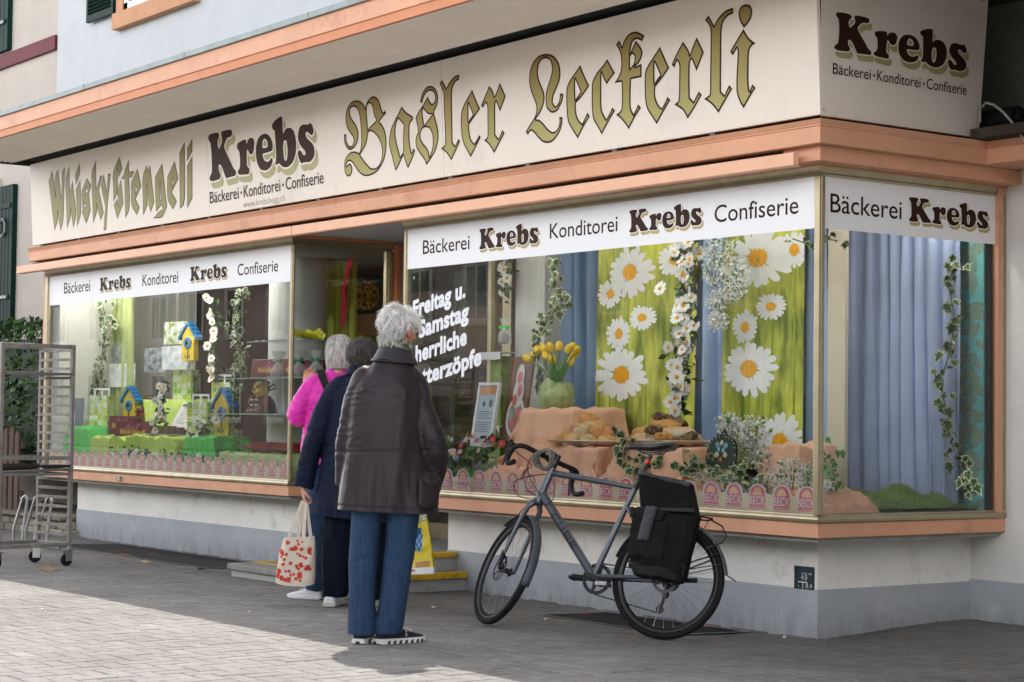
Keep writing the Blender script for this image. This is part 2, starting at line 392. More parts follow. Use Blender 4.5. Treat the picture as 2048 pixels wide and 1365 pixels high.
WHISKY=[[(-10.727,3.615),(-10.631,3.713),(-10.6,3.627),(-10.561,3.445),(-10.57,3.616),(-10.483,3.716),(-10.455,3.59),(-10.42,3.418),(-10.383,3.668),(-10.306,3.718),(-10.344,3.503),(-10.388,3.211),(-10.47,3.094),(-10.508,3.209),(-10.524,3.295),(-10.534,3.203),(-10.62,3.101),(-10.662,3.298),(-10.696,3.472)],
[(-10.308,3.588),(-10.196,3.715),(-10.203,3.598),(-10.208,3.469),(-10.131,3.561),(-10.112,3.452),(-10.085,3.329),(-10.082,3.207),(-10.157,3.1),(-10.18,3.199),(-10.198,3.3),(-10.207,3.217),(-10.307,3.098),(-10.307,3.27),(-10.308,3.439)],
[(-10.066,3.615),(-9.949,3.718),(-9.949,3.619),(-10.057,3.508)],
[(-10.06,3.471),(-9.944,3.559),(-9.949,3.393),(-9.958,3.228),(-10.058,3.103),(-10.057,3.288)],
[(-9.921,3.44),(-9.788,3.559),(-9.69,3.474),(-9.753,3.399),(-9.741,3.323),(-9.731,3.232),(-9.841,3.115),(-9.932,3.233),(-9.91,3.273),(-9.925,3.353)],
[(-9.815,3.464),(-9.769,3.426),(-9.825,3.405)],
[(-9.845,3.32),(-9.83,3.278),(-9.895,3.279)],
[(-9.671,3.597),(-9.563,3.705),(-9.569,3.583),(-9.575,3.432),(-9.483,3.549),(-9.427,3.548),(-9.517,3.415),(-9.476,3.316),(-9.425,3.19),(-9.501,3.122),(-9.548,3.203),(-9.575,3.279),(-9.577,3.22),(-9.678,3.109),(-9.678,3.295),(-9.68,3.445)],
[(-9.469,3.459),(-9.394,3.556),(-9.366,3.476),(-9.345,3.389),(-9.298,3.55),(-9.234,3.548),(-9.283,3.41),(-9.33,3.267),(-9.385,3.024),(-9.442,3.025),(-9.409,3.163),(-9.385,3.242),(-9.429,3.349)],
[(-9.185,3.554),(-9.027,3.688),(-8.972,3.572),(-9.06,3.497),(-9.081,3.581),(-9.092,3.378),(-9.014,3.473),(-8.995,3.355),(-8.978,3.245),(-9.126,3.108),(-9.193,3.244),(-9.114,3.3),(-9.086,3.225),(-9.098,3.349),(-9.195,3.278),(-9.191,3.416)],
[(-8.928,3.551),(-8.82,3.642),(-8.834,3.528),(-8.717,3.524),(-8.775,3.473),(-8.833,3.476),(-8.847,3.198),(-8.948,3.102),(-8.943,3.307),(-8.934,3.473),(-9.006,3.475),(-8.93,3.53)],
[(-8.792,3.423),(-8.645,3.538),(-8.58,3.369),(-8.709,3.262),(-8.63,3.177),(-8.699,3.111),(-8.804,3.216),(-8.8,3.324)],
[(-8.707,3.38),(-8.673,3.352),(-8.704,3.315)],
[(-8.545,3.454),(-8.439,3.554),(-8.436,3.497),(-8.379,3.541),(-8.355,3.398),(-8.319,3.205),(-8.402,3.113),(-8.436,3.193),(-8.457,3.372),(-8.46,3.188),(-8.565,3.097),(-8.556,3.274)],
[(-8.285,3.43),(-8.129,3.537),(-8.108,3.41),(-8.062,3.142),(-8.167,3.053),(-8.35,3.054),(-8.218,3.112),(-8.154,3.118),(-8.167,3.164),(-8.29,3.111),(-8.293,3.273)],
[(-8.185,3.368),(-8.176,3.207),(-8.194,3.212)],
[(-8.033,3.41),(-7.877,3.534),(-7.816,3.369),(-7.956,3.261),(-7.863,3.17),(-7.945,3.103),(-8.045,3.213)],
[(-7.938,3.384),(-7.915,3.344),(-7.944,3.312)],
[(-7.779,3.595),(-7.667,3.682),(-7.702,3.184),(-7.807,3.097),(-7.795,3.346)],
[(-7.626,3.617),(-7.517,3.696),(-7.525,3.582),(-7.635,3.505)],
[(-7.638,3.465),(-7.528,3.542),(-7.557,3.172),(-7.664,3.092)]]
BASLER=[[(-4.75,3.684),(-4.696,3.668),(-4.656,3.642),(-4.634,3.61),(-4.621,3.635),(-4.589,3.665),(-4.546,3.683),(-4.51,3.684),(-4.47,3.672),(-4.437,3.643),(-4.416,3.603),(-4.397,3.563),(-4.387,3.548),(-4.367,3.553),(-4.354,3.564),(-4.342,3.535),(-4.399,3.508),(-4.441,3.483),(-4.402,3.455),(-4.365,3.404),(-4.351,3.347),(-4.355,3.285),(-4.377,3.219),(-4.416,3.167),(-4.483,3.12),(-4.556,3.098),(-4.639,3.092),(-4.71,3.107),(-4.768,3.141),(-4.814,3.184),(-4.849,3.216),(-4.884,3.231),(-4.915,3.229),(-4.933,3.211),(-4.931,3.195),(-4.913,3.209),(-4.886,3.213),(-4.862,3.198),(-4.852,3.165),(-4.867,3.131),(-4.905,3.114),(-4.941,3.126),(-4.964,3.157),(-4.97,3.202),(-4.957,3.246),(-4.918,3.28),(-4.868,3.298),(-4.806,3.299),(-4.753,3.283),(-4.734,3.29),(-4.717,3.323),(-4.707,3.373),(-4.707,3.43),(-4.709,3.481),(-4.717,3.545),(-4.732,3.591),(-4.76,3.625),(-4.802,3.639),(-4.838,3.636),(-4.856,3.613),(-4.851,3.58),(-4.826,3.545),(-4.786,3.509),(-4.758,3.474),(-4.743,3.434),(-4.749,3.39),(-4.772,3.354),(-4.811,3.327),(-4.866,3.315),(-4.909,3.327),(-4.943,3.36),(-4.959,3.4),(-4.956,3.448),(-4.922,3.442),(-4.924,3.409),(-4.912,3.376),(-4.889,3.351),(-4.858,3.345),(-4.833,3.355),(-4.816,3.378),(-4.823,3.408),(-4.858,3.44),(-4.898,3.477),(-4.92,3.518),(-4.926,3.563),(-4.914,3.613),(-4.88,3.654),(-4.823,3.682)],
[(-4.567,3.637),(-4.544,3.625),(-4.528,3.598),(-4.519,3.559),(-4.509,3.533),(-4.481,3.5),(-4.53,3.479),(-4.579,3.46),(-4.607,3.444),(-4.609,3.494),(-4.614,3.558),(-4.614,3.609),(-4.597,3.632)],
[(-4.569,3.426),(-4.523,3.409),(-4.472,3.372),(-4.434,3.324),(-4.418,3.273),(-4.424,3.217),(-4.456,3.171),(-4.499,3.147),(-4.541,3.143),(-4.588,3.152),(-4.633,3.182),(-4.679,3.218),(-4.73,3.264),(-4.692,3.292),(-4.647,3.328),(-4.621,3.37),(-4.608,3.409),(-4.593,3.423)],
[(-4.125,3.561),(-4.088,3.526),(-4.039,3.496),(-3.982,3.47),(-3.981,3.443),(-4.016,3.426),(-4.031,3.397),(-4.036,3.33),(-4.032,3.269),(-4.014,3.206),(-3.989,3.237),(-3.966,3.216),(-4.011,3.157),(-4.069,3.096),(-4.097,3.135),(-4.126,3.199),(-4.181,3.143),(-4.237,3.093),(-4.261,3.145),(-4.29,3.222),(-4.312,3.28),(-4.316,3.324),(-4.303,3.372),(-4.277,3.419),(-4.228,3.469),(-4.179,3.512)],
[(-4.176,3.475),(-4.144,3.45),(-4.106,3.421),(-4.115,3.376),(-4.123,3.309),(-4.128,3.23),(-4.169,3.194),(-4.191,3.249),(-4.215,3.313),(-4.225,3.376),(-4.214,3.424),(-4.194,3.459)],
[(-3.879,3.564),(-3.854,3.612),(-3.814,3.646),(-3.769,3.662),(-3.726,3.659),(-3.679,3.638),(-3.649,3.598),(-3.643,3.556),(-3.66,3.51),(-3.701,3.467),(-3.696,3.446),(-3.678,3.399),(-3.66,3.349),(-3.653,3.294),(-3.667,3.242),(-3.702,3.186),(-3.76,3.138),(-3.825,3.095),(-3.847,3.134),(-3.888,3.175),(-3.93,3.213),(-3.955,3.255),(-3.955,3.297),(-3.939,3.326),(-3.919,3.345),(-3.924,3.385),(-3.938,3.429),(-3.945,3.455),(-3.9,3.497),(-3.838,3.539),(-3.804,3.567),(-3.772,3.589),(-3.759,3.561),(-3.739,3.538),(-3.715,3.53),(-3.693,3.541),(-3.68,3.566),(-3.687,3.594),(-3.712,3.617),(-3.744,3.625),(-3.783,3.621),(-3.819,3.599),(-3.84,3.574),(-3.852,3.548)],
[(-3.841,3.509),(-3.813,3.484),(-3.777,3.461),(-3.728,3.452),(-3.774,3.425),(-3.833,3.389),(-3.844,3.43),(-3.852,3.479)],
[(-3.804,3.368),(-3.767,3.355),(-3.737,3.315),(-3.73,3.267),(-3.738,3.214),(-3.78,3.152),(-3.789,3.192),(-3.819,3.228),(-3.861,3.263),(-3.886,3.296),(-3.887,3.332),(-3.865,3.36),(-3.837,3.369)],
[(-3.585,3.684),(-3.553,3.648),(-3.534,3.619),(-3.502,3.647),(-3.459,3.674),(-3.416,3.689),(-3.367,3.693),(-3.369,3.657),(-3.413,3.647),(-3.441,3.625),(-3.459,3.591),(-3.467,3.545),(-3.471,3.445),(-3.475,3.328),(-3.479,3.225),(-3.449,3.198),(-3.404,3.243),(-3.383,3.222),(-3.439,3.164),(-3.503,3.097),(-3.535,3.133),(-3.575,3.167),(-3.629,3.195),(-3.588,3.213),(-3.573,3.232),(-3.57,3.338),(-3.573,3.458),(-3.572,3.559),(-3.579,3.601),(-3.616,3.662)],
[(-3.214,3.566),(-3.176,3.497),(-3.125,3.421),(-3.199,3.372),(-3.265,3.327),(-3.266,3.28),(-3.254,3.232),(-3.23,3.201),(-3.208,3.187),(-3.178,3.213),(-3.146,3.241),(-3.13,3.222),(-3.192,3.162),(-3.26,3.097),(-3.305,3.15),(-3.343,3.201),(-3.362,3.256),(-3.367,3.315),(-3.364,3.385),(-3.348,3.442),(-3.304,3.49),(-3.255,3.53)],
[(-3.264,3.476),(-3.241,3.435),(-3.216,3.39),(-3.245,3.371),(-3.272,3.351),(-3.269,3.421)],
[(-3.008,3.566),(-2.969,3.528),(-2.949,3.485),(-2.92,3.516),(-2.882,3.571),(-2.851,3.524),(-2.818,3.47),(-2.852,3.422),(-2.89,3.372),(-2.912,3.412),(-2.932,3.446),(-2.943,3.427),(-2.95,3.325),(-2.955,3.223),(-2.919,3.19),(-2.87,3.245),(-2.845,3.219),(-2.902,3.165),(-2.976,3.095),(-3.013,3.137),(-3.045,3.169),(-3.092,3.196),(-3.058,3.211),(-3.047,3.233),(-3.042,3.336),(-3.039,3.428),(-3.058,3.453),(-3.09,3.422),(-3.114,3.443),(-3.06,3.505)]]
LECKERLI=[[(-2.331,3.689),(-2.282,3.675),(-2.239,3.647),(-2.206,3.603),(-2.197,3.554),(-2.202,3.512),(-2.224,3.473),(-2.256,3.435),(-2.284,3.396),(-2.291,3.36),(-2.267,3.333),(-2.242,3.342),(-2.221,3.364),(-2.208,3.413),(-2.171,3.4),(-2.186,3.359),(-2.213,3.327),(-2.244,3.3),(-2.295,3.292),(-2.334,3.308),(-2.363,3.339),(-2.368,3.376),(-2.368,3.407),(-2.356,3.448),(-2.333,3.487),(-2.306,3.532),(-2.288,3.572),(-2.291,3.615),(-2.309,3.645),(-2.348,3.661),(-2.389,3.66),(-2.421,3.64),(-2.441,3.6),(-2.441,3.557),(-2.423,3.511),(-2.396,3.465),(-2.38,3.426),(-2.382,3.384),(-2.403,3.344),(-2.441,3.303),(-2.484,3.273),(-2.443,3.263),(-2.399,3.233),(-2.361,3.199),(-2.312,3.169),(-2.272,3.17),(-2.241,3.191),(-2.227,3.22),(-2.227,3.257),(-2.192,3.253),(-2.198,3.21),(-2.222,3.165),(-2.265,3.127),(-2.316,3.102),(-2.367,3.1),(-2.417,3.113),(-2.466,3.146),(-2.505,3.181),(-2.54,3.202),(-2.561,3.193),(-2.579,3.177),(-2.605,3.202),(-2.552,3.245),(-2.498,3.288),(-2.475,3.328),(-2.478,3.371),(-2.501,3.417),(-2.529,3.47),(-2.543,3.521),(-2.54,3.57),(-2.525,3.617),(-2.486,3.661),(-2.433,3.687),(-2.382,3.694)],
[(-1.985,3.568),(-1.949,3.502),(-1.899,3.42),(-1.966,3.368),(-2.044,3.325),(-2.046,3.282),(-2.036,3.239),(-2.014,3.207),(-1.986,3.186),(-1.956,3.218),(-1.927,3.251),(-1.903,3.223),(-1.968,3.166),(-2.038,3.094),(-2.085,3.149),(-2.131,3.208),(-2.142,3.264),(-2.145,3.336),(-2.141,3.408),(-2.126,3.454),(-2.075,3.501),(-2.024,3.536)],
[(-2.042,3.482),(-2.015,3.436),(-1.991,3.392),(-2.019,3.371),(-2.047,3.351),(-2.047,3.42)],
[(-1.704,3.566),(-1.669,3.516),(-1.631,3.467),(-1.679,3.436),(-1.719,3.405),(-1.748,3.445),(-1.767,3.486),(-1.775,3.384),(-1.78,3.268),(-1.765,3.225),(-1.735,3.185),(-1.696,3.222),(-1.672,3.253),(-1.644,3.228),(-1.713,3.166),(-1.787,3.092),(-1.826,3.144),(-1.866,3.195),(-1.877,3.25),(-1.877,3.338),(-1.869,3.426),(-1.851,3.459),(-1.806,3.5),(-1.748,3.533)],
[(-1.578,3.666),(-1.561,3.64),(-1.551,3.621),(-1.533,3.653),(-1.495,3.685),(-1.444,3.698),(-1.4,3.693),(-1.356,3.673),(-1.33,3.658),(-1.354,3.625),(-1.385,3.641),(-1.416,3.647),(-1.446,3.635),(-1.463,3.603),(-1.476,3.567),(-1.445,3.606),(-1.416,3.64),(-1.386,3.611),(-1.361,3.579),(-1.354,3.552),(-1.369,3.52),(-1.398,3.493),(-1.431,3.479),(-1.401,3.483),(-1.367,3.488),(-1.371,3.405),(-1.425,3.405),(-1.474,3.405),(-1.484,3.318),(-1.487,3.232),(-1.464,3.186),(-1.436,3.214),(-1.414,3.241),(-1.388,3.215),(-1.448,3.164),(-1.515,3.095),(-1.557,3.142),(-1.601,3.179),(-1.637,3.201),(-1.599,3.216),(-1.579,3.237),(-1.571,3.3),(-1.568,3.401),(-1.607,3.402),(-1.643,3.403),(-1.605,3.432),(-1.58,3.463),(-1.566,3.502),(-1.566,3.554),(-1.577,3.596),(-1.611,3.645)],
[(-1.452,3.562),(-1.435,3.547),(-1.434,3.521),(-1.447,3.497),(-1.48,3.474),(-1.479,3.519),(-1.473,3.549)],
[(-1.187,3.569),(-1.148,3.499),(-1.105,3.425),(-1.173,3.374),(-1.243,3.327),(-1.248,3.283),(-1.239,3.247),(-1.218,3.212),(-1.19,3.189),(-1.159,3.219),(-1.133,3.252),(-1.106,3.227),(-1.166,3.173),(-1.243,3.096),(-1.285,3.146),(-1.328,3.199),(-1.345,3.26),(-1.345,3.349),(-1.339,3.42),(-1.318,3.458),(-1.265,3.504),(-1.222,3.539)],
[(-1.242,3.48),(-1.215,3.432),(-1.194,3.394),(-1.222,3.374),(-1.249,3.351),(-1.247,3.425)],
[(-0.97,3.568),(-0.942,3.533),(-0.917,3.498),(-0.912,3.477),(-0.89,3.514),(-0.845,3.575),(-0.816,3.526),(-0.785,3.475),(-0.817,3.429),(-0.857,3.371),(-0.882,3.421),(-0.898,3.449),(-0.914,3.425),(-0.923,3.323),(-0.926,3.222),(-0.893,3.192),(-0.867,3.223),(-0.842,3.247),(-0.817,3.223),(-0.884,3.156),(-0.953,3.095),(-0.989,3.146),(-1.023,3.17),(-1.071,3.197),(-1.039,3.21),(-1.027,3.232),(-1.019,3.335),(-1.013,3.428),(-1.032,3.459),(-1.058,3.419),(-1.082,3.443),(-1.031,3.506)],
[(-0.733,3.688),(-0.707,3.652),(-0.686,3.62),(-0.661,3.648),(-0.617,3.677),(-0.566,3.695),(-0.514,3.698),(-0.516,3.664),(-0.56,3.657),(-0.594,3.637),(-0.614,3.609),(-0.623,3.565),(-0.631,3.453),(-0.639,3.341),(-0.646,3.223),(-0.618,3.197),(-0.596,3.225),(-0.573,3.251),(-0.548,3.225),(-0.611,3.162),(-0.676,3.097),(-0.71,3.135),(-0.75,3.168),(-0.8,3.197),(-0.761,3.21),(-0.744,3.23),(-0.736,3.355),(-0.724,3.495),(-0.719,3.58),(-0.729,3.627),(-0.766,3.664)],
[(-0.393,3.698),(-0.366,3.684),(-0.354,3.657),(-0.361,3.62),(-0.391,3.588),(-0.429,3.565),(-0.459,3.607),(-0.47,3.648),(-0.46,3.683),(-0.43,3.7)],
[(-0.433,3.562),(-0.411,3.527),(-0.38,3.492),(-0.335,3.462),(-0.37,3.449),(-0.392,3.419),(-0.401,3.336),(-0.406,3.242),(-0.4,3.194),(-0.375,3.23),(-0.349,3.204),(-0.398,3.158),(-0.456,3.098),(-0.488,3.141),(-0.51,3.195),(-0.51,3.268),(-0.5,3.35),(-0.491,3.427),(-0.496,3.456),(-0.53,3.419),(-0.556,3.445),(-0.498,3.501)]]
# ------------------------------------------------------------------ camera and light
def sstep(t): t = max(0, min(1, t)); return t * t * (3 - 2 * t)
def gz(x, y):
    return .045 * sstep(-y / 1.2) if y < 0 else (.05 * sstep((y - .2) / 1.2) if x > -3 else 0)
CAMP = Vector((7.9195, -7.9162, 1.26)); YAW, PIT, ROL = .9425, .0402, .0125
cam = bpy.data.cameras.new('camera'); camo = bpy.data.objects.new('camera', cam); COL.objects.link(camo)
cam.sensor_width = 36; cam.lens = 36 * 3884.36 / 2048; cam.clip_end = 600; cam.clip_start = .1
fw = Vector((-sin(YAW) * cos(PIT), cos(YAW) * cos(PIT), sin(PIT))); r0 = Vector((cos(YAW), sin(YAW), 0)); u0 = r0.cross(fw)
rt = r0 * cos(ROL) + u0 * sin(ROL); up = u0 * cos(ROL) - r0 * sin(ROL)
camo.matrix_world = Matrix(((rt.x, up.x, -fw.x, CAMP.x), (rt.y, up.y, -fw.y, CAMP.y), (rt.z, up.z, -fw.z, CAMP.z), (0, 0, 0, 1)))
SC.camera = camo

to_sun = Vector((-.56, .33, 1)).normalized()
sun = bpy.data.lights.new('sun', 'SUN'); suno = bpy.data.objects.new('sun', sun); COL.objects.link(suno)
sun.energy = SUN_E; sun.angle = R(.45); sun.color = (1, .955, .88)
suno.rotation_euler = to_sun.to_track_quat('Z', 'Y').to_euler()
W = bpy.data.worlds.new('World'); SC.world = W; W.use_nodes = True
bg = W.node_tree.nodes['Background']; sky = W.node_tree.nodes.new('ShaderNodeTexSky'); sky.sky_type = 'NISHITA'; sky.sun_disc = False
sky.sun_elevation = math.asin(to_sun.z); sky.sun_rotation = math.atan2(to_sun.x, to_sun.y); sky.air_density = 1; sky.dust_density = 2.5; sky.ozone_density = 1
wn = W.node_tree; wtc = _n(wn, 'ShaderNodeTexCoord'); wmp = _n(wn, 'ShaderNodeMapping'); wmp.inputs['Scale'].default_value = (1, 1, 2.2)
wnz = _n(wn, 'ShaderNodeTexNoise', Scale=2.6, Detail=9, Roughness=.58); wcr = _n(wn, 'ShaderNodeValToRGB')   # added cloud layer, brightens the sky to light the shaded front
wcr.color_ramp.elements[0].position = .40; wcr.color_ramp.elements[1].position = .60
wmx = _n(wn, 'ShaderNodeMix', data_type='RGBA'); wmx.inputs[7].default_value = (CLOUD_FILL, CLOUD_FILL * 1.0, CLOUD_FILL * 1.02, 1)
wn.links.new(wtc.outputs['Generated'], wmp.inputs['Vector']); wn.links.new(wmp.outputs['Vector'], wnz.inputs['Vector']); wn.links.new(wnz.outputs['Fac'], wcr.inputs['Fac'])
wsx = _n(wn, 'ShaderNodeSeparateXYZ'); wmr = _n(wn, 'ShaderNodeMapRange'); wmr.inputs['From Min'].default_value = .05; wmr.inputs['From Max'].default_value = .75   # added cloud shaped bright low, thin overhead, to light walls over ground
wmr.inputs['To Min'].default_value = 1.5; wmr.inputs['To Max'].default_value = .10; wm2 = _n(wn, 'ShaderNodeMix', data_type='RGBA', blend_type='MULTIPLY'); wm2.inputs[0].default_value = 1; wm2.inputs[6].default_value = (CLOUD_FILL, CLOUD_FILL, CLOUD_FILL * 1.02, 1)
wn.links.new(wtc.outputs['Generated'], wsx.inputs[0]); wn.links.new(wsx.outputs['Z'], wmr.inputs['Value']); wn.links.new(wmr.outputs['Result'], wm2.inputs[7]); wn.links.new(wm2.outputs[2], wmx.inputs[7])
wn.links.new(wcr.outputs['Color'], wmx.inputs[0]); wn.links.new(sky.outputs[0], wmx.inputs[6]); wn.links.new(wmx.outputs[2], bg.inputs['Color']); bg.inputs['Strength'].default_value = SKY_S
SC.view_settings.view_transform = 'Standard'; SC.view_settings.look = 'None'; SC.view_settings.exposure = 0; SC.view_settings.gamma = 1
cy = SC.cycles; cy.use_denoising = True; cy.max_bounces = 7; cy.diffuse_bounces = 4; cy.glossy_bounces = 4; cy.transparent_max_bounces = 16
cy.caustics_reflective = False; cy.caustics_refractive = False; cy.sample_clamp_indirect = 6

# ------------------------------------------------------------------ palette
M_stucco = mat('white_stucco', (.70, .69, .66), .9, var=.05, vs=2, bump=.5, bs=70, stain=((.5, .48, .44), 1.6, .58, .95))
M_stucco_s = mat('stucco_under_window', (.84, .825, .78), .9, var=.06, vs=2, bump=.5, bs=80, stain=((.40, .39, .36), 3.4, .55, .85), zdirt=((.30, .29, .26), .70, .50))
M_upper = mat('pale_blue_white_render', (.51, .535, .555), .9, var=.04, vs=3, bump=.35, bs=90)
M_beige = mat('beige_render', (.50, .455, .40), .9, var=.07, vs=1.5, bump=.5, bs=60, stain=((.45, .40, .36), 1.1, .5, .95))
M_plinth = mat('grey_plinth_paint', (.40, .43, .46), .8, var=.07, vs=2.5, bump=.35, bs=50, stain=((.56, .57, .58), 3.2, .58, .8), zdirt=((.13, .125, .115), -.05, .20))
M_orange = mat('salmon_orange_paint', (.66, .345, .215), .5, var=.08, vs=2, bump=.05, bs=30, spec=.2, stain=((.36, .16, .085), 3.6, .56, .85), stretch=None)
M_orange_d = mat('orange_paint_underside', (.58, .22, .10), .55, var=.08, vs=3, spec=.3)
M_bronze = mat('bronze_anodised_frame', (.40, .345, .225), .38, .75, var=.12, vs=8, bump=.05, bs=60, stain=((.10, .085, .05), 5, .58, .85))
M_bronze_d = mat('dark_bronze', (.12, .10, .065), .5, .5, var=.2, vs=12)
M_glass = mat_glass('window_glass', ior=GLASS_IOR)
M_white = mat('white_film', (.84, .85, .87), .45, var=.01, vs=2, spec=.15)
M_ink = mat('dark_brown_lettering', (.036, .014, .008), .5, var=.1, spec=.10)
M_sign = mat('cream_sign_panel', (.75, .685, .605), .45, var=.02, vs=1.5, spec=.35, stain=((.50, .45, .40), 1.3, .55, 1.0))
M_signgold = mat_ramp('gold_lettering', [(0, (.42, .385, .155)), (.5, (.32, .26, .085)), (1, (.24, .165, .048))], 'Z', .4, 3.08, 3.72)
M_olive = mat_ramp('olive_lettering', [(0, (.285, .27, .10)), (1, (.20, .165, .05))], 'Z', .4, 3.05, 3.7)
M_shadowgold = mat('letter_shadow_gold', (.36, .34, .15), .45, var=.05)
M_shadowtan = mat('letter_shadow_tan', (.45, .36, .14), .45, var=.05)
M_cream = mat('letter_outline_cream', (.75, .69, .60), .45, var=.02)
M_black = mat('black_gap', (.012, .011, .01), .9, var=.2)
M_soffit = mat('corrugated_soffit', (.93, .875, .79), .6, var=.04, vs=3, stain=((.60, .56, .50), 1.4, .6, 1.0))
M_zinc = mat('zinc_flashing', (.22, .26, .26), .5, .35, var=.2, vs=5, stain=((.40, .42, .40), 6, .55, .75))
M_green = mat('dark_green_shutter_paint', (.004, .024, .019), .6, var=.2, vs=6, spec=.12)
M_maroon = mat('maroon_band_paint', (.12, .010, .022), .7, var=.1)
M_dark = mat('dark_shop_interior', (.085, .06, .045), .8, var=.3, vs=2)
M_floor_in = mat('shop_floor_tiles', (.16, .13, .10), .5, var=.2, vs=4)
M_steel = mat('galvanised_steel', (.42, .42, .41), .42, .9, var=.18, vs=12, stain=((.16, .14, .12), 9, .6, .8))
M_black_plastic = mat('black_plastic', (.010, .010, .011), .5, spec=.25, var=.15)
M_rubber = mat('black_rubber', (.011, .011, .0115), .75, spec=.18, var=.2, vs=14, bump=.1, bs=120)
M_yellow = mat('worn_yellow_line_paint', (.70, .42, .02), .75, var=.1, vs=20, stain=((.13, .12, .10), 13, .52, .66))
M_concrete = mat('worn_concrete', (.27, .265, .25), .9, var=.15, vs=9, bump=.5, bs=70, stain=((.12, .115, .10), 4, .5, .8))
M_concrete_l = mat('pale_painted_riser', (.42, .42, .40), .85, var=.1, vs=6, bump=.3, bs=60, stain=((.2, .19, .17), 5, .55, .8))
M_paver = mat_attr('concrete_pavers', .88, .55, 120, dirt=(1.1, .80))
M_joint = mat('joint_sand', (.06, .055, .045), .95, var=.3, vs=40)

# ------------------------------------------------------------------ ground
g = MB()
xs = [-160, -80, -40, -20] + [-12.4 + .4 * i for i in range(41)] + [4.2, 8, 20, 60, 160]
ys = [-160, -80, -40, -20, -9, -6] + [-4.4 + .2 * i for i in range(36)] + [4, 10, 40, 160]
vs = [(x, y, gz(x, y) - .009) for y in ys for x in xs]; nx = len(xs)
g.add(vs, [(j * nx + i, j * nx + i + 1, (j + 1) * nx + i + 1, (j + 1) * nx + i) for j in range(len(ys) - 1) for i in range(nx - 1)], 0, True)
tag(g.build('ground', M_joint), kind='structure')
pv = MB(); cols = []; c = .104; jt = .0046; rnd = random.Random(3)
A0, A1, B0, B1 = -12.2, 4.0, -5.2, 1.58
na, nb = int((A1 - A0) / c), int((B1 - B0) / c)
for a in range(na):
    for b in range(nb):
        t = (a - b) % 4
        if t == 0: w, h = 2, 1
        elif t == 3: w, h = 1, 2
        else: continue
        x0, x1, y0, y1 = A0 + a * c + jt, A0 + (a + w) * c - jt, B0 + b * c + jt, B0 + (b + h) * c - jt
        xm, ym = (x0 + x1) / 2, (y0 + y1) / 2
        if ym > .3 and xm < -.35: continue
        dz = rnd.gauss(0, .0009); tx, ty = rnd.gauss(0, .004), rnd.gauss(0, .004); e = .004
        def zz(x, y): return gz(x, y) + dz + tx * (x - xm) + ty * (y - ym)
        top = [(x0 + e, y0 + e), (x1 - e, y0 + e), (x1 - e, y1 - e), (x0 + e, y1 - e)]; bot = [(x0, y0), (x1, y0), (x1, y1), (x0, y1)]
        V = [(x, y, zz(x, y)) for x, y in top] + [(x, y, zz(x, y) - .0035) for x, y in bot] + [(x, y, zz(x, y) - .013) for x, y in bot]
        F = [(0, 1, 2, 3)] + [(4 + k, 4 + (k + 1) % 4, (k + 1) % 4, k) for k in range(4)] + [(8 + k, 8 + (k + 1) % 4, 4 + (k + 1) % 4, 4 + k) for k in range(4)]
        pv.add(V, F)
        k = rnd.gauss(1, .04) * (1 - .50 * sstep((ym + 2.15) / 1.5)); wm = rnd.uniform(-.012, .012)  # pavers darkened toward the building: shade put into their colour
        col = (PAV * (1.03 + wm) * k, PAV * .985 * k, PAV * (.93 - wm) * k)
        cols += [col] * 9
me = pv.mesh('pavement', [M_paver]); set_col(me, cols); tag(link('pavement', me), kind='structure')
# the unseen road behind the photographer, paled to bounce light onto the front
rd = MB(); rd.box(-160, 160, -17, -9.2, .040, .044); 
M_bounce_road = mat('pale_bounce_road', (.36, .35, .33), .9, var=.2, vs=30, bump=.4, bs=150)
tag(rd.build('road', M_bounce_road), kind='structure')
kb = MB(); kb.box(-160, 160, -9.2, -9.05, .0, .05); kb.box(-160, 160, -17.2, -17, .0, .17)
tag(kb.build('kerb', M_concrete), kind='structure')
pv2 = MB(); pv2.box(-160, 160, -9.05, -4.95, .0, .0375); pv2.box(-160, 160, -19.2, -17.2, 0, .165); pv2.box(4.01, 160, -5.2, 1.6, 0, .044)
M_pave_far = mat('far_paving', (PAV * 1.0, PAV * .97, PAV * .92), .9, var=.1, vs=8, bump=.3, bs=60)
tag(pv2.build('far_pavement', M_pave_far), kind='structure')

# ------------------------------------------------------------------ the bakery building
B = thing('bakery_building', 'white corner bakery building with orange trim, long canopy and projecting shop windows', 'building', (0, 0, 0))
XL, XE0, XE1, YR = -11.16, -6.06, -4.34, 1.585
w = MB()
w.box(-14.9, 6, 1.6, 1.95, 4.06, 11); w.build('upper_wall', M_upper, B)
w = MB(); w.box(XL, 6, 1.602, 1.95, 2.74, 4.06); w.build('wall_under_canopy', mat('painted_shade_wall', (.13, .15, .125), .9, var=.15, vs=2, stain=((.06, .06, .05), 1.5, .5, .8)), B)  # wall coloured dark, with the canopy's deep shade painted in
w = MB(); w.box(.02, 6, YR, 1.6, .6, 2.95); w.box(-.3, 6, YR, 1.6, -.05, .6); w.build('side_wall', M_stucco, B)
w = MB(); w.box(-.28, 6, YR - .012, YR, -.05, .30); w.build('side_plinth', M_plinth, B)
w = MB(); w.box(-14.9, XL - .05, 1.6, 1.95, -.05, 4.06); w.build('end_wall', M_beige, B)
w = MB(); w.box(-15, 6, 1.95, 9, 10.9, 11.05); w.box(-15.2, 6, 1.2, 1.95, 10.9, 11.2); w.build('roof', M_zinc, B)
def base(x0, x1, y1, x1s):
    a = MB(); a.box(x0, x1, .25, y1, .284, .585); a.build('window_base_wall', M_stucco_s, B)
    a = MB(); a.box(x0 - .006, x1 + .006, .244, y1, -.05, .284); a.build('plinth', M_plinth, B)
base(-10.88, -6.3, 1.2, None); base(-4.1, -.25, YR, None)
